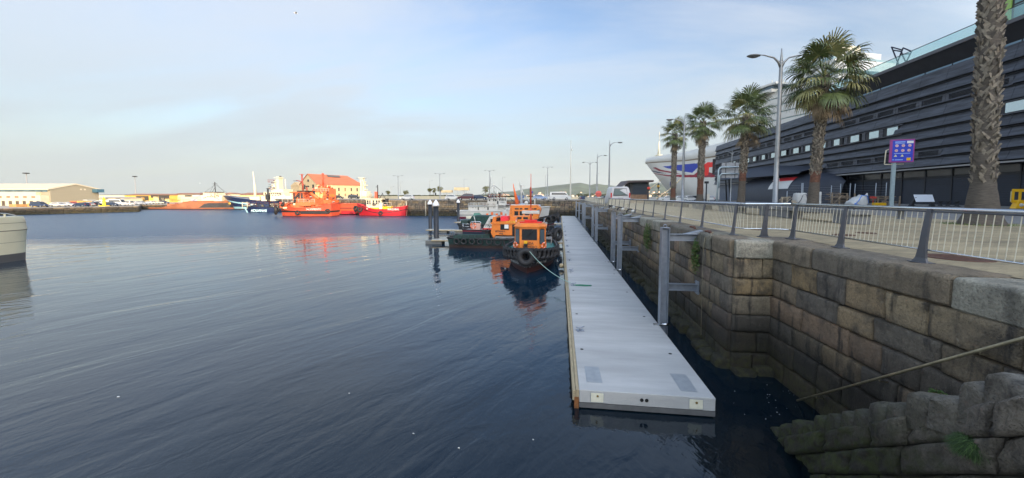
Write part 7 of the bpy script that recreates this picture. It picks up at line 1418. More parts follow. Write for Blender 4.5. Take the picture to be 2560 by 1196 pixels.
# ---------------------------------------------------------------- cars
CG = M('car_glass', (0.03, 0.035, 0.04), 0.08); TY = M('car_tyre', (0.02, 0.02, 0.02), 0.8); RM = M('wheel_rim', (0.45, 0.46, 0.48), 0.3, 0.7); TL = M('tail_light', (0.45, 0.01, 0.01), 0.3); HL = M('head_light', (0.7, 0.7, 0.68), 0.2)
CW = M('car_white', (0.55, 0.55, 0.54), 0.3)
def car_parts(t, kind='hatch'):
    if kind == 'hatch': Ln, low, roof, wr = 4.2, [(-2.1, 0.35), (-2.12, 0.75), (-1.95, 0.98), (0.95, 0.98), (1.7, 0.86), (2.05, 0.68), (2.1, 0.35)], [(-1.95, 0.97), (-1.55, 1.42), (-0.2, 1.5), (0.35, 1.42), (1.1, 0.97)], 0.32
    elif kind == 'mpv': Ln, low, roof, wr = 4.5, [(-2.25, 0.35), (-2.27, 0.8), (-2.2, 1.05), (1.25, 1.05), (2.0, 0.95), (2.22, 0.75), (2.25, 0.35)], [(-2.2, 1.04), (-1.95, 1.75), (-0.2, 1.85), (0.5, 1.72), (1.4, 1.04)], 0.34
    else: Ln, low, roof, wr = 5.9, [(-2.95, 0.35), (-2.95, 1.3), (1.9, 1.3), (2.7, 1.15), (2.95, 0.85), (2.97, 0.35)], [(-2.95, 1.29), (-2.9, 2.35), (0.9, 2.45), (1.5, 2.3), (2.3, 1.29)], 0.38
    W = 0.9
    mb = MB(); mb.prism([(x, z) for x, z in low], -W, W, 'y'); n = len(roof)
    a = [(x, -W * 0.97, z) if z < roof[1][1] * 0.75 else (x, -W * 0.78, z) for x, z in roof]; b = [(x, -y, z) for x, y, z in a]
    mb.add(a + b, [tuple(range(n)), tuple(range(2 * n - 1, n - 1, -1))] + [(i, n + i, n + i + 1, i + 1) for i in range(n - 1)]); mb.build('body', CW, t)
    mb = MB(); c = Vector((sum(x for x, z in roof) / n, 0, sum(z for x, z in roof) / n)); sh_ = 0.80
    for s_ in (-1, 1):
        w_ = [(c.x + (x - c.x) * 0.86, s_ * (abs(y) + 0.006), c.z + (z - c.z) * 0.74 + 0.01) for x, y, z in a]; mb.add(w_, [tuple(range(n))])
    f0, f1 = a[-1], a[-2]; mb.add([(f0[0] - 0.02, -0.78, f0[2] + 0.06), (f0[0] - 0.02, 0.78, f0[2] + 0.06), (f1[0] + 0.03, 0.62, f1[2] - 0.03), (f1[0] + 0.03, -0.62, f1[2] - 0.03)], [(0, 1, 2, 3)])
    r0, r1 = a[0], a[1]; mb.add([(r0[0] - 0.01, -0.75, r0[2] + 0.08), (r0[0] - 0.01, 0.75, r0[2] + 0.08), (r1[0] - 0.02, 0.6, r1[2] - 0.05), (r1[0] - 0.02, -0.6, r1[2] - 0.05)], [(0, 3, 2, 1)]); mb.build('windows', CG, t)
    for x in (-Ln * 0.31, Ln * 0.31):
        for y in (-W, W - 0.0):
            mb = MB(); mb.lathe([(0.001, -0.1), (wr * 0.6, -0.11), (wr * .95, -0.1), (wr, 0), (wr * .95, 0.1), (wr * .6, 0.11), (0.001, 0.1)], (x, y * 0.93, wr), 14, axis='y'); wh_ = mb.build('wheel', TY, t)
            mb = MB(); mb.lathe([(0.001, 0.0), (wr * 0.55, 0.0)], (x, y * 0.93 + (0.115 if y > 0 else -0.115), wr), 10, axis='y'); mb.build('rim', RM, wh_)
    for y in (-0.62, 0.62):
        mb = MB(); mb.bbox(Ln / 2 - 0.12, Ln / 2 + 0.01, y - 0.2, y + 0.2, 0.62, 0.76, 0.02); mb.build('headlight', HL, t); mb = MB(); mb.bbox(-Ln / 2 - 0.02, -Ln / 2 + 0.1, y * 1.2 - 0.12, y * 1.2 + 0.12, 0.7, 0.95, 0.02); mb.build('tail_light', TL, t)
CPAINT = {'white': CW, 'silver': M('car_silver', (0.42, 0.45, 0.5), 0.3, 0.4), 'black': M('car_black', (0.015, 0.015, 0.018), 0.25), 'navy': M('car_navy', (0.02, 0.035, 0.075), 0.25), 'maroon': M('car_maroon', (0.07, 0.02, 0.03), 0.3), 'red': M('car_red', (0.4, 0.02, 0.02), 0.3), 'blue': M('car_blue', (0.25, 0.33, 0.5), 0.3), 'cream': M('car_cream', (0.6, 0.52, 0.38), 0.4)}
PROTO = {}
def car(kind, colr, px, D, ang, label, gz, grp, cat='car'):
    p = atd(px, 500, D); loc = (p.x, p.y, gz); rz = YAW + R(ang)
    nm = {'hatch': 'parked_car', 'mpv': 'parked_car', 'bus': 'minibus'}[kind]
    if kind not in PROTO:
        t = thing(nm, label, cat, loc, rz, grp); car_parts(t, kind); PROTO[kind] = t
        for c in kids(t):
            if c.name.startswith('body'): c.data.materials[0] = CPAINT[colr]
        return t
    r_ = dup(PROTO[kind], loc, rz, label, grp, cat, {'body': CPAINT[colr]}); return r_
GQ = 'vehicles parked on the mole and quay'
car('hatch', 'white', 1018, 112, 180, 'white car parked on the sunlit mole below the round-crowned tree', PIERZ, GQ)
car('hatch', 'white', 1132, 106, 0, 'white hatchback directly left of the maroon people carrier on the mole', PIERZ, GQ)
car('mpv', 'maroon', 1164.5, 104, 180, 'dark maroon people carrier on the mole beside the lone pile', PIERZ, GQ)
car('hatch', 'navy', 1200, 105, 0, 'dark blue hatchback right of the maroon people carrier', PIERZ, GQ)
car('hatch', 'black', 1226, 118, 180, 'black car partly hidden behind the white ship wheelhouse', PIERZ, GQ)
car('hatch', 'blue', 1350, 108, 0, 'pale blue car on the mole left of the minibus', PIERZ, GQ)
car('bus', 'white', 1400, 108, 0, 'white minibus with dark windows on the mole, left of the tall thin mast', PIERZ, GQ, 'minibus')
car('hatch', 'white', 1366, 122, 180, 'white car half hidden behind the pale blue car', PIERZ, GQ)
car('mpv', 'black', 885, 160, 0, 'black car in front of the right end of the orange-roofed house', PIERZ, GQ)
car('hatch', 'black', 846, 160, 0, 'dark car beside the orange crane of the salvage ship', PIERZ, GQ)
car('hatch', 'white', 1668, 97, 172, 'white car left of the leftmost palm trunk', Q, GQ); car('hatch', 'white', 1697, 92, 172, 'white car between the leftmost palm and the arm lamp post', Q, GQ)
car('hatch', 'white', 1722, 97, 25, 'white car right of the arm lamp post, in front of a black one', Q, GQ); car('hatch', 'black', 1737, 104, 10, 'black car partly behind a white one, left of the third palm', Q, GQ)
car('hatch', 'white', 1779, 108, 60, 'white car with its nose hidden by the dark building corner', Q, GQ); car('hatch', 'navy', 1455, 128, 90, 'dark car seen left of the round red disc sign', Q, GQ); car('hatch', 'black', 1513, 95, 90, 'dark car just right of the round red disc sign', Q, GQ)
GL = 'vehicles parked on the left quay'; LZ = 2.0
for px, D, k, c, a, lb in [(98, 120, 'mpv', 'navy', 0, 'dark blue van at the left end of the parked row on the left quay'), (146, 128, 'hatch', 'white', 0, 'white car right of the dark blue van, left quay'), (167, 130, 'hatch', 'white', 10, 'white car left of the small red one, left quay'), (183, 133, 'hatch', 'red', 0, 'small red car on the left quay before the big shed'), (203, 126, 'hatch', 'navy', 180, 'dark car below the stacked timber crates on the left quay'), (216, 132, 'hatch', 'silver', 180, 'silver car right of the crates, left quay'), (237, 134, 'hatch', 'black', 0, 'black car just left of the yellow beacon'), (225, 142, 'mpv', 'white', 0, 'white van behind the dark cars, left quay'), (246, 146, 'mpv', 'white', 180, 'white van behind the yellow beacon'), (278, 134, 'hatch', 'navy', 0, 'dark car right of the yellow beacon'), (294, 140, 'bus', 'white', 0, 'big white van right of the yellow beacon'), (316, 142, 'mpv', 'white', 180, 'white van below the yellow mural wall'), (340, 158, 'hatch', 'white', 0, 'white car at the end of the left quay, left one of a pair'), (353, 156, 'hatch', 'silver', 0, 'silver car at the end of the left quay, right one of a pair'), (372, 170, 'hatch', 'white', 180, 'white car before the dark part of the mural'), (394, 172, 'hatch', 'cream', 0, 'cream car before the mural, left of the trawler stern'), (409, 174, 'hatch', 'navy', 0, 'dark car near the right end of the mural')]:
    car(k, c, px, D, a, lb, LZ, GL)
# white van seen from behind, beside the kiosk
D = 47.0; p = atd(1551, 500, D); t = thing('white_van', 'white van seen from behind, parked beside the dark kiosk', 'van', (p.x, p.y, Q), YAW + R(-2)); t.scale = (1.38, 0.9, 1.38); VW = M('van_white', (0.48, 0.48, 0.50), 0.3)
mb = MB(); pr = lambda w_, z_: w_
vs = []; sec = [(0.86, 0.3), (0.90, 0.5), (0.91, 1.0), (0.86, 1.35), (0.76, 1.75), (0.60, 1.86), (-0.60, 1.86), (-0.76, 1.75), (-0.86, 1.35), (-0.91, 1.0), (-0.90, 0.5), (-0.86, 0.3)]
n = len(sec); st = [(0.0, 0.97), (0.05, 1.0), (2.9, 1.0), (3.4, 0.8), (4.1, 0.55)]
for y, k in st:
    for x, z in sec: vs.append((x * (1 if y < 3 else 0.96), y + (0.12 if z > 1.4 and y < 1 else 0), 0.3 + (z - 0.3) * k))
mb.add(vs, [(i * n + j, i * n + (j + 1) % n, (i + 1) * n + (j + 1) % n, (i + 1) * n + j) for i in range(4) for j in range(n)] + [tuple(range(n)), tuple(range(5 * n - 1, 4 * n - 1, -1))]); mb.build('body', VW, t)
mb = MB(); mb.hexa([(-0.62, -0.012, 1.08), (0.62, -0.012, 1.08), (0.62, 0.1, 1.08), (-0.62, 0.1, 1.08), (-0.52, 0.09, 1.66), (0.52, 0.09, 1.66), (0.52, 0.2, 1.66), (-0.52, 0.2, 1.66)]); wn = mb.build('rear_window', M('van_glass', (0.16, 0.20, 0.20), 0.06, 0.2), t)
mb = MB(); mb.torus((0, 0, 0), 0.001, 0.001, 'y', 3, 3); mb.v = []; mb.f = []; mb.m = []; mb.sm = []; mb.tube([(-0.64, -0.02, 1.06), (0.64, -0.02, 1.06), (0.54, 0.08, 1.68), (-0.54, 0.08, 1.68), (-0.64, -0.02, 1.06)], 0.025, 5); mb.tube([(0.1, -0.03, 1.04), (0.45, 0.0, 1.2)], 0.015, 4); mb.build('window_seal', DARK, wn)
for s_ in (-1, 1): mb = MB(); mb.bbox(s_ * 0.83 - 0.06, s_ * 0.83 + 0.06, -0.03, 0.1, 0.85, 1.3, 0.02); mb.build('tail_light', TL, t); mb = MB(); mb.lathe([(0.001, -0.1), (0.3, -0.1), (0.32, 0), (0.3, 0.1), (0.001, 0.1)], (s_ * 0.8, 0.75, 0.32), 14, axis='x'); mb.build('wheel', TY, t)
mb = MB(); mb.bbox(-0.9, 0.9, -0.1, 0.02, 0.32, 0.58, 0.03); mb.box(-0.26, 0.26, -0.02, -0.008, 0.75, 0.87); mb.build('bumper', M('bumper_grey', (0.3, 0.3, 0.31), 0.6), t)
# ---------------------------------------------------------------- mole
MW = [(5.42, 100.0), (-52, 100.5), (-104, 128)]
wall_mole = thing('mole_wall', 'stained stone harbour mole wall running across behind the boats, wet and black at its foot', 'wall', (0, 0, 0)); mbw = MB(); tw = []; mbc = MB(); tc_ = []
for B, A in zip(MW[:-1], MW[1:]):
    masonry(mbw, tw, A, B, -0.6, PIERZ - 0.35, 8, 1.0, 2.2, False, 0.03)
    A3, B3 = Vector((*A, 0)), Vector((*B, 0)); mbw.quad(A3 - Vector((0, 0, 1)), B3 - Vector((0, 0, 1)), B3 + Vector((0, 0, PIERZ - 0.05)), A3 + Vector((0, 0, PIERZ - 0.05))); tw.append((0.05, 0.045, 0.04, 1))
    u = (B3 - A3).normalized(); n_ = Vector((u.y, -u.x, 0)); Ln = (B3 - A3).length; a = 0
    while a < Ln: e = min(a + random.uniform(1.5, 2.5), Ln); block(mbc, tc_, A3, u, n_, a + .01, e - .01, PIERZ - 0.35, PIERZ + 0.03, 0.2, 0.04, 2, 0.02, tint_((0.26, 0.22, 0.17))); a = e
mbw.build('masonry', STONE, wall_mole, tw); mbc.build('coping', STONE, wall_mole, tc_)
g1 = MB(); poly(g1, [(5.5, 100), (6.3, 100), (60, 160), (60, 420), (-140, 420), (-150, 170), (-104, 128), (-52, 100.5)], PIERZ - 0.01); struct(g1.build('mole_road', LIT))
g1 = MB(); poly(g1, [(5.5, 100.15), (5.5, 115), (-52, 115), (-100, 142), (-104, 129), (-52, 101)], PIERZ + 0.02); struct(g1.build('mole_pavement', ROAD))
for px, rb, rt, lb in ((995.5, 521, 504, 'pale vertical pole on the mole wall behind the red tug stern'), (1048.5, 531, 503, 'pale vertical fender pole on the mole wall, left of the two piles'), (1337, 525, 497, 'thin pale pole at the mole wall below the pale blue car')):
    p = atd(px, 500, 99); mb = MB(); mb.tube([(0, 0, 0), (0, 0, atd(px, rt, 99).z)], 0.14, 6); o = mb.build('fender_pole', M('pole_pale', (0.42, 0.38, 0.30), 0.7)); o.location = (p.x, 99.6, 0.0); tag(o, lb, 'pole')
fr = Frame(1018, 1056, 537); t = fthing(fr, 'work_raft', 'low grey work raft with posts between the red tug and the piles', 'raft'); fpart(fr, t, 'deck', GREYP2, [(1019, 1055, 529, 531, -1.5, 1.5), (1021, 1053, 532, 537, -1.2, 1.2)], [([(1027, 531, -1.4), (1027, 535, -1.4)], 0.1), ([(1015, 526, -1), (1053, 530, -1)], 0.08), ([(1036, 529, -1.4), (1036, 526, -1.4)], 0.08)])
fr = Frame(1176, 1300, 533, D=101); 
for px, top, bot, c, lb in ((1301, 487, 500, (0.10, 0.16, 0.32), 'blue skip on the mole behind the orange mast'),):
    p = atd(px, 500, 106); mb = MB(); mb.prism([(-0.9, 0), (0.9, 0), (1.1, 1.3), (-1.1, 1.3)], -0.8, 0.8, 'y'); o = mb.build('skip', M('skip_blue', c, 0.6, 0, 0.2, 2)); o.location = (p.x, p.y, PIERZ); tag(o, lb, 'skip')
PARA = M('parapet_cream', (0.50, 0.44, 0.31), 0.8, 0, 0.12, 0.5)
def pline(px0, px1, D0, D1, n=2): return [atd(px0 + (px1 - px0) * k / (n - 1), 500, D0 + (D1 - D0) * k / (n - 1)) for k in range(n)]
def longbox(name, px0, px1, D0, D1, thick, z0, z1, mat, label, cat):
    a, b = pline(px0, px1, D0, D1); u = (b - a); u.z = 0; Ln = u.length; mb = MB(); mb.box(0, Ln, 0, thick, 0, z1 - z0); o = mb.build(name, mat); o.location = (a.x, a.y, z0); o.rotation_euler = (0, 0, math.atan2(u.y, u.x)); tag(o, label, cat); return o
longbox('parapet_wall', 860, 1230, 172, 128, 0.6, PIERZ, PIERZ + 1.15, PARA, 'long low cream parapet wall along the far side of the mole', 'wall')
longbox('parapet_wall', 1232, 1480, 128, 140, 0.6, PIERZ, PIERZ + 0.75, PARA, 'low parapet wall behind the minibus and pale blue car', 'wall')
# hedge and trees behind it
HG = M('hedge_green', (0.055, 0.055, 0.015), 0.8, 0, 0.4, 1.2); LEAF = M('tree_leaf', (0.12, 0.115, 0.03), 0.65, 0, 0.35, 2); BARK = M('tree_bark', (0.2, 0.15, 0.1), 0.85)
def hedge(px0, px1, D0, D1, zt_, label):
    a, b = pline(px0, px1, D0, D1); mb = MB(); Ln = (b - a).length; random.seed(px0)
    for i in range(int(Ln * 60)):
        f_ = random.random(); p = a.lerp(b, f_); hh = 0.72 + 0.28 * noise.noise(Vector((f_ * Ln * 0.35, 3, 0))) + 0.1 * noise.noise(Vector((f_ * Ln * 1.5, 9, 0))); q = Vector((p.x + random.uniform(-.6, .6), p.y + random.uniform(-.8, .8), PIERZ + 0.5 + (zt_ - 0.5) * hh * random.random() ** 0.5)); s_ = 0.17
        u = Vector((random.gauss(0, 1), random.gauss(0, 1), random.gauss(0, 1))).normalized(); v_ = u.orthogonal().normalized(); mb.add([q - u * s_, q + v_ * s_, q + u * s_, q - v_ * s_], [(0, 1, 2, 3)])
    o = mb.build('hedge', HG); tag(o, label, 'hedge')
hedge(940, 1125, 168, 142, 1.85, 'long clipped hedge behind the cream parapet wall on the mole'); hedge(1140, 1290, 140, 134, 1.6, 'hedge behind the parapet right of the scaffolded boards'); hedge(1296, 1345, 136, 136, 1.4, 'short sunlit hedge behind the orange mast')
def tree(px, D, top, cw, label, seed, ct=0.55):
    random.seed(seed); p = atd(px, 500, D); t = thing('small_tree', label, 'tree', (p.x, p.y, PIERZ), 0, 'small trees on the mole'); H = atd(px, top, D).z - PIERZ; k = D / F_PX; rx = cw * k / 2; chh = H * ct
    mb = MB(); mb.tube([(0, 0, 0), (0.05, 0, H * 0.5), (0, 0, H * 0.75)], [0.11, 0.07, 0.04], 6)
    for q in range(5): a = random.uniform(0, 6.28); mb.tube([(0.03, 0, H * (0.42 + 0.05 * q)), (math.cos(a) * rx * 0.6, math.sin(a) * rx * 0.6, H * 0.75)], 0.03, 4)
    mb.build('trunk', BARK, t); mb = MB(); cl_ = [(Vector((random.uniform(-.7, .7) * rx, random.uniform(-.7, .7) * rx, H - chh * random.uniform(0.15, 0.85))), random.uniform(.3, .5) * rx) for _ in range(14)]
    for i in range(1100):
        c, r_ = random.choice(cl_); d = Vector((random.gauss(0, 1), random.gauss(0, 1), random.gauss(0, .7))).normalized(); q = c + d * r_ * random.random() ** .4; s_ = 0.10; u = Vector((random.gauss(0, 1), random.gauss(0, 1), random.gauss(0, 1))).normalized(); v_ = u.orthogonal().normalized(); mb.add([q - u * s_, q + v_ * s_ * .6, q + u * s_, q - v_ * s_ * .6], [(0, 1, 2, 3)])
    mb.build('crown', LEAF, t)
tree(970.5, 165, 475.5, 12, 'small thin tree with a narrow crown just right of the red tug mast', 21); tree(1014, 160, 474, 16, 'small round-crowned tree above the white car on the sunlit mole', 22); tree(1075, 150, 471, 13, 'left one of a pair of flat-topped small trees right of centre', 23, 0.42); tree(1084, 153, 469.5, 11, 'right one of a pair of flat-topped small trees', 24, 0.45); tree(1101, 148, 466, 19, 'flat-crowned dark tree crossed by the double street lamp', 25, 0.42); tree(1214, 135, 466, 21, 'spreading small tree left of the white ship mast', 26, 0.45)
# mole lamps
for px, top, D, h, lb in ((1100, 431.5, 118, 1.9, 'double street lamp rising from the flat-crowned dark tree on the mole'), (996, 437, 128, 1.9, 'double street lamp above the round-crowned tree, with a thin pole beside it'), (905, 443.5, 140, 1.9, 'double street lamp at the right end of the orange-roofed house'), (1224, 423.5, 109, 1.9, 'double street lamp left of the white ship mast'), (1368.5, 415.5, 104, 1.9, 'double street lamp left of the white minibus')):
    lamp(px, D, top, lb, ground=PIERZ, hl=1.2 * D / 120, big=0.65, grp='double street lamps on the mole')
for px, top, D, lb in ((1001, 453.5, 170, 'thin single lamp just right of the double lamp above the round tree'), (1074.5, 450, 172, 'thin single lamp above the pair of flat-topped trees'), (1160.5, 446.5, 160, 'thin single lamp behind the raised cream billboard'), (1256, 442, 150, 'thin single lamp right of the white ship wheelhouse'), (1363.5, 437, 150, 'thin single lamp behind the double lamp by the minibus'), (978, 465, 200, 'smallest thin lamp above the red tug stern'), (1490, 433, 200, 'thin lamp mast behind the lamp posts left of the kiosk')):
    lamp(px, D, top, lb, False, 0.5, PIERZ, hl=0.9 * D / 150, grp='thin single lamps beyond the mole')
# boards on scaffolds
BB = M('billboard_cream', (0.62, 0.48, 0.28), 0.7, 0, 0.15, 0.5)
def board(px0, px1, top, bot, ground_row, D, label, legs=4):
    c = (px0 + px1) / 2; p = atd(c, 500, D); t = thing('scaffold_board', label, 'structure', (p.x, p.y, PIERZ), YAW); k = D / F_PX; z = lambda r_: atd(c, r_, D).z - PIERZ; W = (px1 - px0) * k
    mb = MB(); mb.bbox(-W / 2, W / 2, -1, 1.5, z(bot), z(top), 0.05); mb.build('board', BB, t); mb = MB()
    for i in range(legs): x = -W / 2 + W * (i + 0.5) / legs; mb.tube([(x, 0, 0), (x, 0, z(bot))], 0.08, 4); mb.tube([(x, 0, 0), (x + W / legs * .7, 0, z(bot))], 0.05, 4)
    mb.tube([(-W / 2, 0, z(bot) * 0.5), (W / 2, 0, z(bot) * 0.5)], 0.05, 4); mb.build('scaffold', M('scaffold_pale', (0.5, 0.46, 0.38), 0.6), t)
board(1136, 1173, 469, 476.5, 490, 165, 'long cream box raised on a scaffold behind the mole'); board(1104, 1131, 476, 482, 490, 165, 'lower cream box on short legs left of the raised one')
p = atd(1089, 495, 150); mb = MB(); mb.tube([(0, 0, 0), (0, 0, 2.4)], 0.05, 5); mb.box(-0.25, 0.25, -0.05, 0, 1.3, 2.4); o = mb.build('signal_box', BOL); o.location = (p.x, p.y, PIERZ); tag(o, 'small dark signal box on a pole between the flat-topped trees', 'signal')
p = atd(1330, 500, 104); t = thing('pole_sign', 'round blue sign on a pole beside the orange mast', 'sign', (p.x, p.y, PIERZ), YAW); mb = MB(); mb.tube([(0, 0, 0), (0, 0, 2.4)], 0.04, 5); mb.build('post', GALV, t); mb = MB(); mb.lathe([(0.001, -0.05), (0.32, -0.05), (0.32, 0)], (0, 0, 2.2), 16, axis='y'); mb.build('disc', M('disc_blue', (0.05, 0.06, 0.25), 0.5), t)
# ---------------------------------------------------------------- orange-roofed warehouse
ph = R(60); pc = atd(793, 500, 165); t = thing('harbour_house', 'old two-storey stone warehouse with a bright orange tiled roof behind the orange tugs', 'building', (pc.x, pc.y, PIERZ), YAW + ph)
STN = M('house_stone', (0.34, 0.27, 0.17), 0.85, 0, 0.15, 1.2); RND = M('house_render', (0.47, 0.35, 0.20), 0.8, 0, 0.1, 0.5); TIL = M('roof_tile', (0.38, 0.11, 0.055), 0.75, 0, 0.14, 0.8, 0.3, 3, stretch=(0.4, 4, 1))
ez = atd(793, 460.5, 165).z - PIERZ; rz_ = ez + 4.6; HL_, HW = 24.5, 12.5      # local x along front, y = gable direction (left-back)
mb = MB(); mb.add([(0, 0, 0), (0, HW, 0), (0, HW, ez), (0, HW / 2, rz_), (0, 0, ez), (HL_, 0, 0), (HL_, HW, 0), (HL_, HW, ez), (HL_, 0, ez)], [(0, 1, 2, 3, 4), (1, 6, 7, 2), (6, 5, 8, 7)]); mb.build('gable_wall', STN, t)
mb = MB(); mb.box(0, HL_, -0.01, 0.3, 0, ez); fw = mb.build('front_wall', RND, t)
mb = MB(); e_ = 0.5; mb.add([(-0.4, -e_, ez - 0.1), (HL_ + 0.3, -e_, ez - 0.1), (HL_ - 4.5, HW / 2, rz_ + 0.1), (-0.4, HW / 2, rz_ + 0.1), (HL_ + 0.3, HW + e_, ez - 0.1), (-0.4, HW + e_, ez - 0.1)], [(0, 1, 2, 3), (3, 2, 4, 5), (1, 4, 2)]); rf = mb.build('roof', TIL, t)
mb = MB(); mb.prism([(0, 0), (6.5, 0), (6.5, 0.12), (0, 0.12)], 0, 1.4, 'y'); o = mb.build('roof_vent', M('vent_dark', (0.08, 0.08, 0.08), 0.5), rf); o.location = (8.5, HW / 2 - 1.9, rz_ - 1.0); o.rotation_euler = (R(38), 0, 0)
for zc, hh in ((ez - 2.2, 1.6), (1.6, 1.5)):
    for k in range(6):
        x = 4.2 + k * 3.3; mb = MB(); mb.box(x - 0.35, x + 0.35, -0.05, 0.02, zc - hh / 2, zc + hh / 2); mb.build('window', GLS if (k * 7) % 3 else M('window_brown', (0.18, 0.11, 0.06), 0.6), fw)
mb = MB(); mb.box(-0.06, 0.02, 2.0, 3.2, ez - 2.2, ez - 0.2); mb.build('window', GLS, t); mb = MB(); mb.lathe([(0.001, -0.05), (0.6, -0.05), (0.6, 0.02)], (0, HW / 2, ez + 1.6), 16, axis='x'); mb.build('round_window', GLS, t); mb = MB(); mb.box(-0.05, 0.02, 8.5, 9.7, ez - 2.2, ez - 0.2); mb.build('window', GLS, t)
mb = MB(); mb.box(-0.3, 4, HW, HW + 7, 0, ez - 0.6); mb.add([(-0.5, HW, ez - 0.6), (-0.5, HW + 7.2, ez - 0.6), (-0.5, HW + 3.5, ez + 1.2), (4, HW, ez - 0.6), (4, HW + 7.2, ez - 0.6), (4, HW + 3.5, ez + 1.2)], [(0, 1, 2), (0, 3, 5, 2), (1, 2, 5, 4)]); mb.build('side_wing', STN, t)
# ---------------------------------------------------------------- left quay and its sheds
A_, B_, C_, D_, E_ = at(-260, 546, 0), at(160, 535, 0), at(346, 530, 0), at(352, 524.5, 0), at(640, 521, 0)
pts = [(p.x, p.y) for p in (A_, B_, C_, D_, E_)]; back = [(E_.x + 40, 900), (-1400, 900), (-1400, A_.y)]
g1 = MB(); poly(g1, list(reversed(pts + back)), LZ); g1.f = [tuple(reversed(f_)) for f_ in g1.f]; struct(g1.build('left_quay_ground', LIT))
t = thing('left_quay_wall', 'low stone quay edge with olive weed, in front of the parked cars on the left', 'wall', (0, 0, 0)); mbw = MB(); tw = []
for P_, Q_ in zip(pts[:-1], pts[1:]):
    masonry(mbw, tw, P_, Q_, -0.5, LZ + 0.02, 5, 1.2, 2.6, False, 0.06, 0.3); a3, b3 = Vector((*P_, 0)), Vector((*Q_, 0)); mbw.quad(a3 - Vector((0, 0, 1)), b3 - Vector((0, 0, 1)), b3 + Vector((0, 0, LZ - 0.02)), a3 + Vector((0, 0, LZ - 0.02))); tw.append((0.08, 0.07, 0.04, 1))
mbw.build('masonry', STONE, t, tw)
SHC = M('shed_cladding_beige', (0.25, 0.225, 0.165), 0.7, 0, 0.06, 0.5, 0.2, 2, stretch=(0.2, 0.2, 6)); SHR = M('shed_roof_cream', (0.50, 0.44, 0.33), 0.5, 0, 0.05, 0.5); SHF = M('shed_white_wall', (0.48, 0.43, 0.31), 0.7, 0, 0.08, 0.6)
D0 = 141; pc = atd(127, 500, D0); t = thing('warehouse', 'big fish market shed with beige gable and long cream roof at the far left', 'building', (pc.x, pc.y, LZ), YAW); zz = lambda r_: atd(127, r_, D0).z - LZ; kx = D0 / F_PX; GW = 16.5
mb = MB(); e1 = zz(472); pk = zz(463) + 0.7
mb.add([(0, 0, 0), (0, GW, 0), (0, GW, e1 + 0.2), (0, GW / 2, pk), (0, 0, e1), (-60, 0, 0), (-60, GW, 0), (-60, GW, e1), (-60, 0, e1), (-60, GW / 2, pk)], [(0, 1, 2, 3, 4), (5, 0, 4, 8), (1, 6, 7, 2), (6, 5, 8, 9, 7)]); mb.build('wall', SHC, t)
mb = MB(); mb.add([(0.3, -0.8, e1 + 0.05), (0.3, GW / 2, pk + 0.15), (-60, GW / 2, pk + 0.15), (-60, -0.8, e1 + 0.05), (0.3, GW + 0.8, e1 + 0.2), (-60, GW + 0.8, e1 + 0.2), (0.3, -0.8, e1 - 0.45), (-60, -0.8, e1 - 0.45), (0.3, GW / 2, pk - 0.3), (0.3, GW + 0.8, e1 - 0.3)], [(0, 1, 2, 3), (1, 4, 5, 2), (6, 0, 3, 7), (0, 6, 8, 1), (1, 8, 9, 4)]); mb.build('roof', SHR, t)
mb = MB(); mb.box(-62, -0.6, -2.6, 0, 0, zz(489)); mb.box(-62, -3.5, -1.6, 0, zz(489), zz(480.5)); fw = mb.build('front_block', SHF, t)
mb = MB(); mb.box(-62, -1.0, -0.15, -0.02, zz(480), zz(472.5)); gl = mb.build('clerestory_glazing', M('shed_glazing', (0.10, 0.16, 0.19), 0.15, 0.2, 0.5, 0.4), t)
mb = MB(); mb.box(-1.2, 2.0, GW - 2.4, GW + 0.4, e1 - 1.3, e1 + 0.1); mb.build('corner_glazing', M('shed_blue_glass', (0.06, 0.14, 0.2), 0.15, 0.3), t)
for k in range(9): x = -3.2 - k * 3.1; mb = MB(); mb.box(x - 0.7, x + 0.7, -2.64, -2.6, zz(495), zz(490.8)); mb.build('window', M('window_brown', (0.18, 0.11, 0.06)), fw)
mb = MB()
for k in range(9): mb.box(-2.0 - k * 2.6, -0.9 - k * 2.6, -2.7, -2.6, 0, zz(502.5))
mb.build('loading_bay', M('bay_dark', (0.07, 0.05, 0.035), 0.8, 0, 0.5, 1), fw)
for yy in (9.8, 11.2): mb = MB(); mb.box(0.0, 0.05, yy, yy + 0.6, e1 - 0.4, e1 + 0.15); mb.build('wall_light', SHR, t)
def shed(px0, px1, top, bot, D, dep, mat, label, roofmat=None, rooftop=None, extras=None, cat='building', rot=0):
    c = (px0 + px1) / 2; p = atd(c, 500, D); t = thing('warehouse', label, cat, (p.x, p.y, LZ), YAW + R(rot)); k = D / F_PX; W = (px1 - px0) * k; z = lambda r_: atd(c, r_, D).z - LZ
    mb = MB(); mb.box(-W / 2, W / 2, 0, dep, 0, z(top)); w_ = mb.build('wall', mat, t)
    if roofmat: mb = MB(); rt = z(rooftop); mb.add([(-W / 2 - .3, -0.5, z(top)), (W / 2 + .3, -0.5, z(top)), (W / 2 + .3, dep + .5, z(top)), (-W / 2 - .3, dep + .5, z(top)), (-W / 2 - .3, dep / 2, rt), (W / 2 + .3, dep / 2, rt)], [(0, 1, 5, 4), (2, 3, 4, 5), (0, 4, 3), (1, 2, 5)]); mb.build('roof', roofmat, t)
    if extras: 
        for nm, a, b, r0, r1, mt in extras: mb = MB(); mb.box((a - c) * k, (b - c) * k, -0.12, 0.02, z(r1), z(r0)); mb.build(nm, mt, w_)
    return t
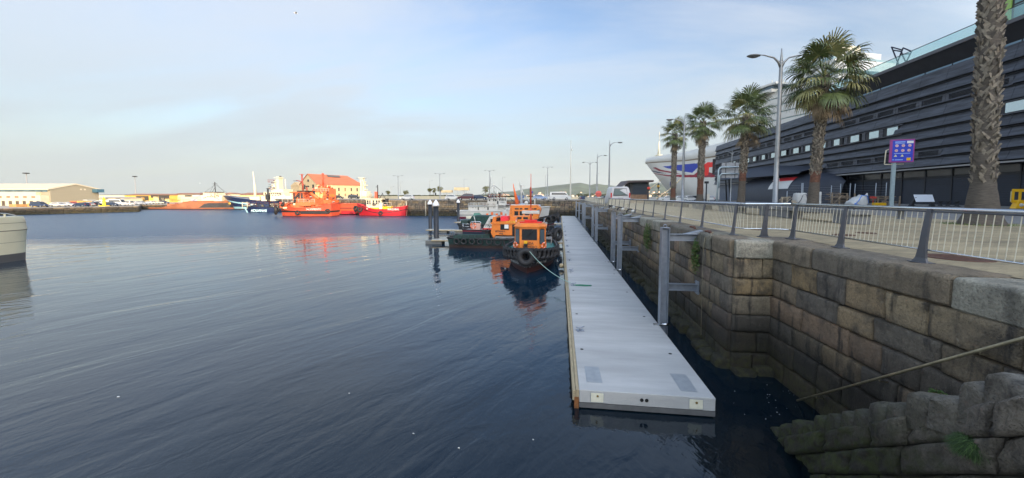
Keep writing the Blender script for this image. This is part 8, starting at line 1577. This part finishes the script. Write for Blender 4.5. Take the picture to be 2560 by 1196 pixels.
YM = M('mural_yellow', (0.55, 0.36, 0.07), 0.7, 0, 0.1, 0.4); MD = M('mural_dark', (0.04, 0.035, 0.03), 0.7); MC = M('mural_cream', (0.6, 0.45, 0.22), 0.7); MB1 = M('mural_tan', (0.45, 0.28, 0.08), 0.7); BRR = M('roof_brown', (0.25, 0.12, 0.07), 0.7, 0, 0.15, 0.5); SBL = M('shutter_blue', (0.28, 0.35, 0.45), 0.6)
shed(312, 425, 488.5, 512, 215, 14, YM, 'low warehouse painted with a yellow and black abstract mural', BRR, 484.5, [('mural_patch', 341, 372, 490.5, 501.5, MD), ('mural_patch', 354, 362, 494, 500, MB1), ('mural_patch', 378, 396, 489, 495, MD), ('mural_patch', 384, 397, 492, 503, MC), ('mural_patch', 397, 412, 489, 502, MD), ('mural_patch', 404, 410, 495, 504, SHF), ('mural_patch', 411, 424, 489, 499, MD), ('mural_patch', 413, 423, 496, 505, MC), ('mural_patch', 414, 424, 505, 510, MD), ('mural_patch', 320, 330, 492, 496, MB1)])
shed(424, 520, 487, 513, 220, 16, SHF, 'white warehouse with a blue shutter left of the trawler wheelhouse', BRR, 482.5, [('shutter', 477, 493, 498, 505, SBL), ('sign_panel', 463, 480, 488.5, 492, GLS), ('sign_panel', 483, 502, 488, 491.5, SBL), ('door', 443, 452, 493, 506, MC), ('window', 515, 519, 492, 501, MC)])
shed(243, 310, 496, 512, 200, 10, SHF, 'low cream shed between the big shed and the mural', M('roof_grey', (0.3, 0.27, 0.25), 0.7), 493, [('window', 262, 270, 497, 499, GLS), ('window', 290, 301, 497, 499, GLS), ('shutter', 306, 310, 497, 503, SBL)])
shed(243, 318, 487.5, 500, 235, 16, M('shed_pale_grey', (0.42, 0.38, 0.32), 0.7), 'pale grey shed roofline behind the low cream shed', M('roof_grey2', (0.2, 0.2, 0.2), 0.7), 486)
shed(600, 690, 488, 500, 230, 14, MC, 'pink-cream warehouse behind the navy ship foremast', BRR, 482); shed(690, 745, 487, 500, 240, 12, M('wall_ochre', (0.5, 0.35, 0.18), 0.8), 'ochre building left of the orange-roofed warehouse', BRR, 479.5)
shed(520, 600, 486, 500, 260, 12, SHF, 'low pale buildings behind the trawler and navy bow', BRR, 484)
def stack(px, w_, top, D, mat, label, cat='crates', d=3):
    p = atd(px, 500, D); k = D / F_PX; mb = MB(); z = atd(px, top, D).z - LZ; n = max(1, int(w_ * k / 1.0)); m_ = max(1, int(z / 0.6))
    for i in range(n):
        for j in range(m_): mb.bbox(-w_ * k / 2 + i * w_ * k / n + .03, -w_ * k / 2 + (i + 1) * w_ * k / n - .03, 0, d, j * z / m_ + .02, (j + 1) * z / m_ - .02, 0.02)
    o = mb.build('crate_stack', mat); o.location = (p.x, p.y, LZ); o.rotation_euler = (0, 0, YAW); tag(o, label, cat); return o
stack(182, 17, 502.5, 138, M('crate_brown', (0.3, 0.13, 0.05), 0.8, 0, 0.3, 2), 'stack of dark brown crates by the big shed gable'); stack(199, 16, 503, 138, M('crate_ochre', (0.55, 0.30, 0.08), 0.8, 0, 0.2, 2), 'stack of ochre crates right of the dark brown ones')
stack(78, 22, 509, 122, M('crate_tan', (0.42, 0.27, 0.08), 0.8, 0, 0.3, 1), 'tan crates left of the dark blue van on the left quay'); stack(30, 18, 511, 120, M('crate_tan2', (0.4, 0.22, 0.08), 0.8, 0, 0.3, 1), 'tan and brown crates at the far left quay'); stack(125, 18, 507, 133, M('crate_pale', (0.55, 0.42, 0.18), 0.8, 0, 0.3, 1), 'pale yellowish crates left of the white cars on the left quay'); stack(212, 12, 499, 146, M('tank_grey', (0.3, 0.3, 0.27), 0.7), 'grey container right of the ochre crates', 'container')
p = atd(261, 517, 133); mb = MB(); mb.box(-1.2, 1.2, -0.8, 0.8, -1.8, 0.25); mb.lathe([(0.5, 0.2), (0.42, 1.3), (0.32, 2.0), (0.30, 2.2), (0.45, 2.25), (0.45, 2.6), (0.2, 2.65), (0.1, 3.3), (0.001, 3.3)], (0, 0, 0), 10); o = mb.build('harbour_beacon', M('beacon_yellow', (0.8, 0.55, 0.01), 0.5)); o.location = (p.x, p.y, LZ); o.rotation_euler = (0, 0, YAW); tag(o, 'bright yellow harbour beacon standing on the weedy end of the left quay', 'beacon')
for px, top, D, lb in ((68.5, 434, 230, 'tall floodlight mast behind the big shed roof'), (338.5, 442, 280, 'tall floodlight mast behind the yellow mural warehouse')):
    p = atd(px + 2, 500, D); t = thing('floodlight_mast', lb, 'mast', (p.x, p.y, LZ), YAW, 'floodlight masts'); H = atd(px, top, D).z - LZ; mb = MB(); mb.lathe([(0.4, 0), (0.2, H), (0.001, H)], (0, 0, 0), 6); mb.build('pole', M('mast_grey', (0.22, 0.22, 0.22), 0.6), t); mb = MB(); mb.lathe([(0.3, H - 0.3), (1.5, H - 0.1), (1.5, H + 0.35), (0.2, H + 0.5)], (0, 0, 0), 10); mb.build('lamp_ring', DARK, t)
# far row of roofs behind the left quay
random.seed(5)
pr_ = None
for k in range(26):
    px = 520 + k * 9 + random.uniform(-3, 3); D = random.uniform(330, 420); p = atd(px, 500, D); H = atd(px, random.uniform(482, 487), D).z - LZ; Wd = random.uniform(7, 13) 
    mb = MB(); mb.box(-Wd / 2, Wd / 2, 0, 8, 0, H * 0.85); mb.prism([(-Wd / 2 - .3, H * .85), (Wd / 2 + .3, H * .85), (0, H)], -0.3, 8.3, 'y', 1)
    o = mb.build('town_house', [M('far_wall_%d' % (k % 3), [(0.6, 0.5, 0.36), (0.5, 0.42, 0.33), (0.62, 0.56, 0.45)][k % 3], 0.8), BRR]); o.location = (p.x, p.y, LZ); o.rotation_euler = (0, 0, YAW); tag(o, 'tiny pale house in the far row above the ship masts', 'house', 'far row of houses behind the left quay')
# ---------------------------------------------------------------- hills and the town on their foot
ridge = [(1120, 491), (1175, 490), (1200, 486.5), (1240, 482), (1290, 477.5), (1330, 471), (1370, 466.5), (1400, 462.5), (1430, 459.5), (1450, 457), (1475, 463), (1492, 459.5), (1512, 463), (1540, 465.5), (1560, 467), (1600, 461), (1640, 458), (1700, 455), (1760, 452), (1830, 449), (1950, 447)]
def ridge_row(px):
    for (a, ra), (b, rb) in zip(ridge[:-1], ridge[1:]):
        if a <= px <= b: return ra + (rb - ra) * (px - a) / (b - a)
    return 491
DH0, DH1 = 2350.0, 3300.0
def hill(px, f_):
    D = DH0 + (DH1 - DH0) * f_; p = atd(px, 491.3, D); top = (491.3 - ridge_row(px)) * DH1 / F_PX + EYE
    z = top * (f_ ** 1.1) + (noise.noise(Vector((px * 0.03, f_ * 5, 0))) * 14 + noise.noise(Vector((px * 0.12, f_ * 14, 3))) * 6) * f_ * (1.25 - f_) * min(1, top / 60)
    return Vector((p.x, p.y, max(z, 0.5)))
mb = MB(); NX, NF_ = 170, 24; vs = []
for j in range(NF_ + 6):
    for i in range(NX + 1):
        px = 1120 + 830 * i / NX
        if j <= NF_: vs.append(hill(px, j / NF_) + Vector((0, 0, -6 if j == 0 else 0)))
        else: q = hill(px, 1.0); vs.append(Vector((q.x, q.y, 0)) + hf * (j - NF_) * 60 + Vector((0, 0, q.z * (1 - (j - NF_) / 5))))
mb.add(vs, [(j * (NX + 1) + i, j * (NX + 1) + i + 1, (j + 1) * (NX + 1) + i + 1, (j + 1) * (NX + 1) + i) for j in range(NF_ + 5) for i in range(NX)], 0, True)
struct(mb.build('hills', M('hill_forest', (0.035, 0.055, 0.03), 0.95, 0, 0.5, 0.006, dirt=(0.09, 0.105, 0.05), dirtamt=0.6)))
mb = MB(); mb.box(-6, 6, -5, 5, 0, 7); mb.prism([(-6.6, 7), (6.6, 7), (0, 9.5)], -5.3, 5.3, 'y', 1); hs = None
HWM = [M('hill_wall_%d' % i, c, 0.85) for i, c in enumerate([(0.62, 0.55, 0.42), (0.5, 0.42, 0.33), (0.66, 0.6, 0.5)])]; HRM = M('hill_roof', (0.38, 0.16, 0.08), 0.8); mds = []
for m_ in HWM: o = mb.build('hill_house', [m_, HRM]); mds.append(o.data); bpy.data.objects.remove(o)
for k in range(150):
    px = random.uniform(1170, 1800); f_ = random.random() ** 1.7 * 0.36; q = hill(px, f_); o = bpy.data.objects.new('hill_house', random.choice(mds)); SC.collection.objects.link(o); s_ = random.uniform(0.6, 1.3); o.scale = (s_, s_, random.uniform(0.8, 1.5)); o.location = q - Vector((0, 0, 1)); o.rotation_euler = (0, 0, random.uniform(-.6, .6)); tag(o, 'tiny pale house of the town at the foot of the far hills', 'house', 'far town at the foot of the hills')
# dark low hedge of far bank trees at right of mole
hedge(1440, 1560, 190, 200, 3.0, 'dark shrubs far behind the lamp posts left of the van'); hedge(1630, 1690, 190, 190, 3.2, 'dark reddish shrubs behind the white cars left of the leftmost palm')
# ---------------------------------------------------------------- cruise ship
bow = atd(1625, 413, 250.0); brd = atd(1985, 300, 150.0); AX = Vector((brd.x - bow.x, brd.y - bow.y, 0)).normalized(); PS = Vector((-AX.y, AX.x, 0))
if PS.dot(Vector((-bow.x, -bow.y, 0))) < 0: PS = -PS        # PS: towards the viewer's side
t = thing('cruise_ship', 'huge white cruise ship with a red and blue painted bow, moored behind the dark building', 'cruise ship', (bow.x, bow.y, 0), math.atan2(AX.y, AX.x))
sg = 1 if (Matrix.Rotation(math.atan2(AX.y, AX.x), 3, 'Z') @ Vector((0, 1, 0))).dot(PS) > 0 else -1
ZD = 26.6; HB = 15.5
def hb_(s, z):
    v = max(0, z / ZD); s0 = 32 * (1 - v) ** 1.1
    if s <= s0: return 0.0
    Le = 62 - 26 * v; q = min(1, (s - s0) / Le); return HB * (1 - (1 - q) ** (2.0 + 0.5 * v)) 
def shr(s): return 1 - 0.125 * min(1, s / 60)
def inpoly(x, y, P):
    c = False; j = len(P) - 1
    for i in range(len(P)):
        if (P[i][1] > y) != (P[j][1] > y) and x < (P[j][0] - P[i][0]) * (y - P[i][1]) / (P[j][1] - P[i][1]) + P[i][0]: c = not c
        j = i
    return c
POLS = [(1, [(1655.6, 416.9), (1712.4, 411), (1748, 408), (1746.4, 417.5), (1730.5, 432.7), (1705.4, 428.6), (1670, 421.6)]),
        (2, [(1757, 414), (1768.6, 406.3), (1800, 405), (1800, 418), (1773.3, 418.6), (1772.7, 430.3), (1769.8, 438.5), (1756, 441), (1752, 430)]),
        (3, [(1629, 431.5), (1645, 435), (1670, 438), (1689, 437.4), (1734.7, 437.4), (1746.4, 428), (1758, 427), (1800, 438), (1800, 444), (1769.8, 443.8), (1711, 443.8), (1670, 441.5), (1640, 436)]),
        (3, [(1631.6, 420), (1638.6, 418.6), (1652.7, 425), (1682, 430.4), (1703, 435.6), (1682, 433.9), (1647, 428)]),
        (4, [(1621, 421.6), (1629, 426), (1647, 430.4), (1665.6, 434), (1645, 433), (1628, 429)])]
def projpx(p): v = Vector(p) - CAMP; c = v.dot(fwd); return CX + F_PX * v.dot(rgt) / c, CY - F_PX * v.dot(upv) / c
mb = MB(); ss_ = [0.0] + [0.35 * k for k in range(1, 260)] + [92 + 10 * k for k in range(1, 7)]; zs_ = [0.5 * k for k in range(26)] + [13 + 0.2 * k for k in range(int((ZD - 13) / 0.2))] + [ZD]; nz = len(zs_)
base_ = len(mb.v)
for side in (sg, -sg):
    o_ = len(mb.v)
    for s in ss_:
        for z in zs_:
            v = z / ZD; s0 = 32 * (1 - v) ** 1.1; mb.v.append((max(s, s0), side * hb_(max(s, s0), z), z * shr(max(s, s0))))
    for i in range(len(ss_) - 1):
        for j in range(nz - 1):
            q = (o_ + i * nz + j, o_ + (i + 1) * nz + j, o_ + (i + 1) * nz + j + 1, o_ + i * nz + j + 1); m_ = 0
            if side == sg and ss_[i] < 95 and z is not None:
                cx_ = sum(mb.v[k][0] for k in q) / 4; cy_ = sum(mb.v[k][1] for k in q) / 4; cz_ = sum(mb.v[k][2] for k in q) / 4; wp = Vector((bow.x, bow.y, 0)) + AX * cx_ + PS * (cy_ * sg) + Vector((0, 0, cz_)); pxp, pyp = projpx(wp)
                for mm, P in POLS:
                    if inpoly(pxp, pyp, P): m_ = mm; break
            mb.f.append(q); mb.m.append(m_); mb.sm.append(True)
SWH = M('ship_hull_white', (0.58, 0.57, 0.54), 0.4, 0, 0.03, 0.3)
mb.build('hull', [SWH, M('livery_blue', (0.01, 0.035, 0.33), 0.4), M('livery_red', (0.75, 0.02, 0.015), 0.4), M('livery_red_shaded', (0.25, 0.01, 0.03), 0.4), M('livery_navy', (0.01, 0.02, 0.08), 0.4)], t)  # maroon stripes are the livery red with shade painted in
mb = MB(); n = 60; vs = []
for i in range(n + 1):
    s = 92 * (i / n); b = hb_(s, ZD)
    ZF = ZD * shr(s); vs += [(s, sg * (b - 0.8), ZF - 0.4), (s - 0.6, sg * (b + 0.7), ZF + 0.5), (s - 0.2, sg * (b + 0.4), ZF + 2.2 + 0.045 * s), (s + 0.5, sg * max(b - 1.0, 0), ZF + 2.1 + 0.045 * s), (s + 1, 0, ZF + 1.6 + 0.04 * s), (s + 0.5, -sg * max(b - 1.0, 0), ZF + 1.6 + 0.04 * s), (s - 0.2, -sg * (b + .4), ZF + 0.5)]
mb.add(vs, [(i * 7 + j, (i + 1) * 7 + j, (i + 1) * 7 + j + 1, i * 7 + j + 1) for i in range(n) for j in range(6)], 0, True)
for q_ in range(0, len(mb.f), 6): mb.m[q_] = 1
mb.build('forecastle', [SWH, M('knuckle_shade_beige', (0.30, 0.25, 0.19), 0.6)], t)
mb = MB(); mb.tube([(10, 0, ZD + 3), (10, 0, ZD + 14)], [1.2, 0.3], 5); mb.tube([(7, 1.5, ZD + 3), (10, 0, ZD + 9)], 0.35, 4); mb.tube([(13, -1.5, ZD + 3), (10, 0, ZD + 9)], 0.35, 4); mb.tube([(10, 0, ZD + 14), (10, 0, ZD + 20)], 0.12, 4); mb.bbox(8, 12, -1.5, 1.5, ZD + 2.6, ZD + 5.5, 0.3); mb.build('bow_mast', M('bow_mast_cream', (0.65, 0.58, 0.42), 0.6), t)
for sx_, zx_ in ((22, 15.5), (34, 16.0)): mb = MB(); b = hb_(sx_, zx_); mb.obox((sx_, sg * (b + 0.0), zx_), 1.6, 0.7, 0.8, 0.0); mb.build('hawse_opening', DARK, t)
mb = MB()
for k in range(4): mb.box(77 + k * 6, 82 + k * 6, sg * HB - 0.25, sg * HB + 0.25, 15.5, 22.5)
mb.build('mooring_deck_opening', M('opening_dark', (0.03, 0.02, 0.02), 0.7), t)
# stepped superstructure with rounded bridge
def decks(name, s0, s1, z0, z1, hw, mat, rnd=10, taper=0.0):
    mb = MB(); P = [(s1, -hw), (s0 + rnd, -hw)] + [(s0 + rnd - rnd * math.cos(a), hw * math.sin(a)) for a in [R(-75 + 15 * k) for k in range(11)]] + [(s0 + rnd, hw), (s1, hw)]
    mb.prism(P, z0, z1, 'z'); return mb.build(name, mat, t)
BALC = M('balcony_glass', (0.25, 0.36, 0.38), 0.3)
for k in range(6): decks('deck_tier', 78 + k * 2.2, 150 - k * 4, ZD + 2 + k * 2.7, ZD + 4.3 + k * 2.7, 15.3, SWH)
for k in range(6): decks('deck_gap', 79.5 + k * 2.2, 149 - k * 4, ZD + 4.3 + k * 2.7, ZD + 4.75 + k * 2.7, 14.9, BALC)
decks('bridge_deck', 92, 108, 44.3, 45.4, 17.3, SWH, 12); decks('bridge_windows', 93, 108, 45.4, 46.7, 16.8, GLL, 12); decks('bridge_roof', 91.3, 110, 46.7, 47.4, 17.6, SWH, 12)
decks('upper_tier', 108, 127, 46.8, 50, 13, SWH, 8); decks('upper_glass', 109, 126, 50, 51.2, 12.6, BALC, 8); decks('top_tier', 113, 124, 51.2, 54, 10, SWH, 6)
mb = MB(); mb.bbox(116, 122, -4, 4, 54, 57, 0.4); mb.tube([(119, 0, 57), (119, 0, 60)], 0.5, 6); mb.ball((118, sg * 3, 58.3), 1.2); mb.tube([(101, sg * 10, 47), (101, sg * 10, 51)], 0.12, 5); mb.tube([(104, sg * 8, 47), (104, sg * 8, 50.5)], 0.1, 5); mb.tube([(108, 0, 47), (108, 0, 53)], 0.1, 5); mb.build('radar_mast', SHW, t)
# mooring ropes of the cruise ship
def wpt(s, z): return Vector((bow.x, bow.y, 0)) + AX * s + PS * (hb_(s, z) + 0.3) + Vector((0, 0, z))
RPE = M('rope_tan', (0.62, 0.50, 0.30), 0.8)
for k, (s, z, px, row, D, r_, lb) in enumerate(((58, 17.0, 1640, 497, 150, 0.20, 'thick tan mooring rope sloping down from the cruise ship below its red stripe'), (22, 15.2, 1580, 494, 170, 0.10, 'thin mooring rope from the bow of the cruise ship above the kiosk'), (34, 15.8, 1570, 495, 165, 0.10, 'lower thin mooring rope crossing behind the yellow globe lamp'))):
    a = wpt(s, z); b = atd(px, row, D); b.z = Q + 0.5; mb = MB(); mb.tube([a.lerp(b, i / 8) - Vector((0, 0, 2.2 * 4 * (i / 8) * (1 - i / 8) * 0.5)) for i in range(9)], r_, 5); o = mb.build('mooring_rope', RPE); tag(o, lb, 'rope')
# ---------------------------------------------------------------- gulls
GUL = M('gull_white', (0.75, 0.75, 0.75), 0.6); GUW = M('gull_wing', (0.35, 0.36, 0.38), 0.6)
def gull(px, row, D, rz, sc_, label, perch=False):
    p = atd(px, row, D); mb = MB(); mb.lathe([(0.001, -0.22), (0.05, -0.14), (0.075, 0), (0.055, 0.13), (0.045, 0.2), (0.001, 0.25)], (0, 0, 0), 8, axis='x')
    mb.add([(-0.2, -0.03, 0), (-0.2, 0.03, 0), (-0.34, 0.06, 0.01), (-0.34, -0.06, 0.01)], [(0, 1, 2, 3)]); mb.add([(0.24, -0.01, 0.01), (0.24, 0.01, 0.01), (0.30, 0, -0.01)], [(0, 1, 2)])
    for s_ in (-1, 1): mb.add([(0.09, s_ * 0.04, 0.03), (-0.09, s_ * 0.04, 0.03), (-0.04, s_ * 0.32, 0.14), (0.12, s_ * 0.32, 0.15), (-0.12, s_ * 0.66, 0.05)], [(0, 1, 2, 3), (3, 2, 4)], 1)
    o = mb.build('gull', [GUL, GUW]); o.location = p; o.rotation_euler = (0.3, 0, rz); o.scale = (sc_,) * 3; tag(o, label, 'bird')
gull(739, 33, 42, 0.8, 0.9, 'white gull flying high in the sky left of centre'); gull(500, 458.5, 90, 2.4, 0.9, 'gull flying low above the white warehouse roofs')
# small white flecks floating on the water
random.seed(31); FLK = M('foam_white', (0.7, 0.7, 0.68), 0.6)
for px, row, r_, lb in ((296, 993, 0.02, 'largest white fleck floating on the water at lower left'), (1034, 1085, 0.012, 'white fleck floating on the water at bottom centre'), (1147, 1121, 0.012, 'white fleck floating right of the bottom centre one'), (873, 984, 0.01, 'small pale fleck on the water at centre'), (1333, 1100, 0.01, 'pale fleck on the dark water below the pontoon corner')):
    p = at(px, row, 0.0); mb = MB(); mb.lathe([(0.001, -0.005), (r_, 0.0), (r_ * 0.7, 0.012), (0.001, 0.015)], (0, 0, 0), 8); o = mb.build('floating_fleck', FLK); o.location = (p.x, p.y, 0.004); o.scale = (2.2, 0.9, 1); tag(o, lb, 'debris', 'white flecks on the water')
mb = MB()
for k in range(22):
    px = random.choice([random.uniform(1830, 1960), random.uniform(1900, 1990)]); row = random.uniform(960, 1050); p = at(px, row, 0.004); r_ = random.uniform(0.004, 0.012); mb.add([(p.x + r_ * math.cos(a) * random.uniform(.6, 1.6), p.y + r_ * math.sin(a), 0.005) for a in (0, 1.2, 2.5, 3.8, 5)], [(0, 1, 2, 3, 4)])
struct(mb.build('foam_specks', FLK), 'stuff')
# ---------------------------------------------------------------- unseen town blocks behind the viewer, added and sized to shade the basin
pv = Vector((math.cos(SUN_AZ), math.sin(SUN_AZ), 0)); tv = Vector((-math.sin(SUN_AZ), math.cos(SUN_AZ), 0))
TWN = M('shade_block_facade', (0.40, 0.38, 0.34), 0.8, 0, 0.1, 0.2); kk = math.tan(SUN_EL)
for i, (s0, s1, reach, zt_, lb) in enumerate(((-150, -62, 168, 1.5, 'unseen row of tall shade-casting blocks behind the viewer to the left'), (-61, 27, 84, 0.0, 'unseen lower shade-casting block directly behind the viewer'), (28, 70, 200, 4.4, 'unseen taller shade-casting block behind the viewer to the right'), (130, 260, 262, 15, 'unseen tall shade-casting block behind the shopping centre, outside the frame'))):
    T0 = -70.0; c = pv * ((s0 + s1) / 2) + tv * T0; H = zt_ + kk * (reach - T0); t = thing('shade_block', lb, 'building', (c.x, c.y, Q), SUN_AZ, 'unseen shade-casting blocks behind the viewer')
    mb = MB(); mb.box(-(s1 - s0) / 2, (s1 - s0) / 2, -12, 0, -2, H - Q); w_ = mb.build('wall', TWN, t); mb = MB(); z = 2.0
    while z < H - Q - 2:
        x = -(s1 - s0) / 2 + 2
        while x < (s1 - s0) / 2 - 2: mb.box(x, x + 1.4, -0.02, 0.06, z, z + 1.5); x += 4.5
        z += 3.2
    o = mb.build('windows', GLS, t)
# ---------------------------------------------------------------- thin sea haze
hzb = MB(); hzb.box(-1600, 1200, -250, 3750, -9, 190); ho = hzb.build('haze', []) if False else None
me = bpy.data.meshes.new('haze'); me.from_pydata(hzb.v, [], hzb.f); ho = bpy.data.objects.new('haze', me); SC.collection.objects.link(ho); ho['kind'] = 'stuff'
hm = bpy.data.materials.new('sea_haze'); hm.use_nodes = True; ht = hm.node_tree; ht.nodes.clear(); hO = ht.nodes.new('ShaderNodeOutputMaterial'); hV = ht.nodes.new('ShaderNodeVolumePrincipled')
hV.inputs['Color'].default_value = (0.80, 0.88, 0.97, 1); hV.inputs['Density'].default_value = 0.00005; hV.inputs['Anisotropy'].default_value = 0.0; ht.links.new(hV.outputs[0], hO.inputs['Volume']); me.materials.append(hm)
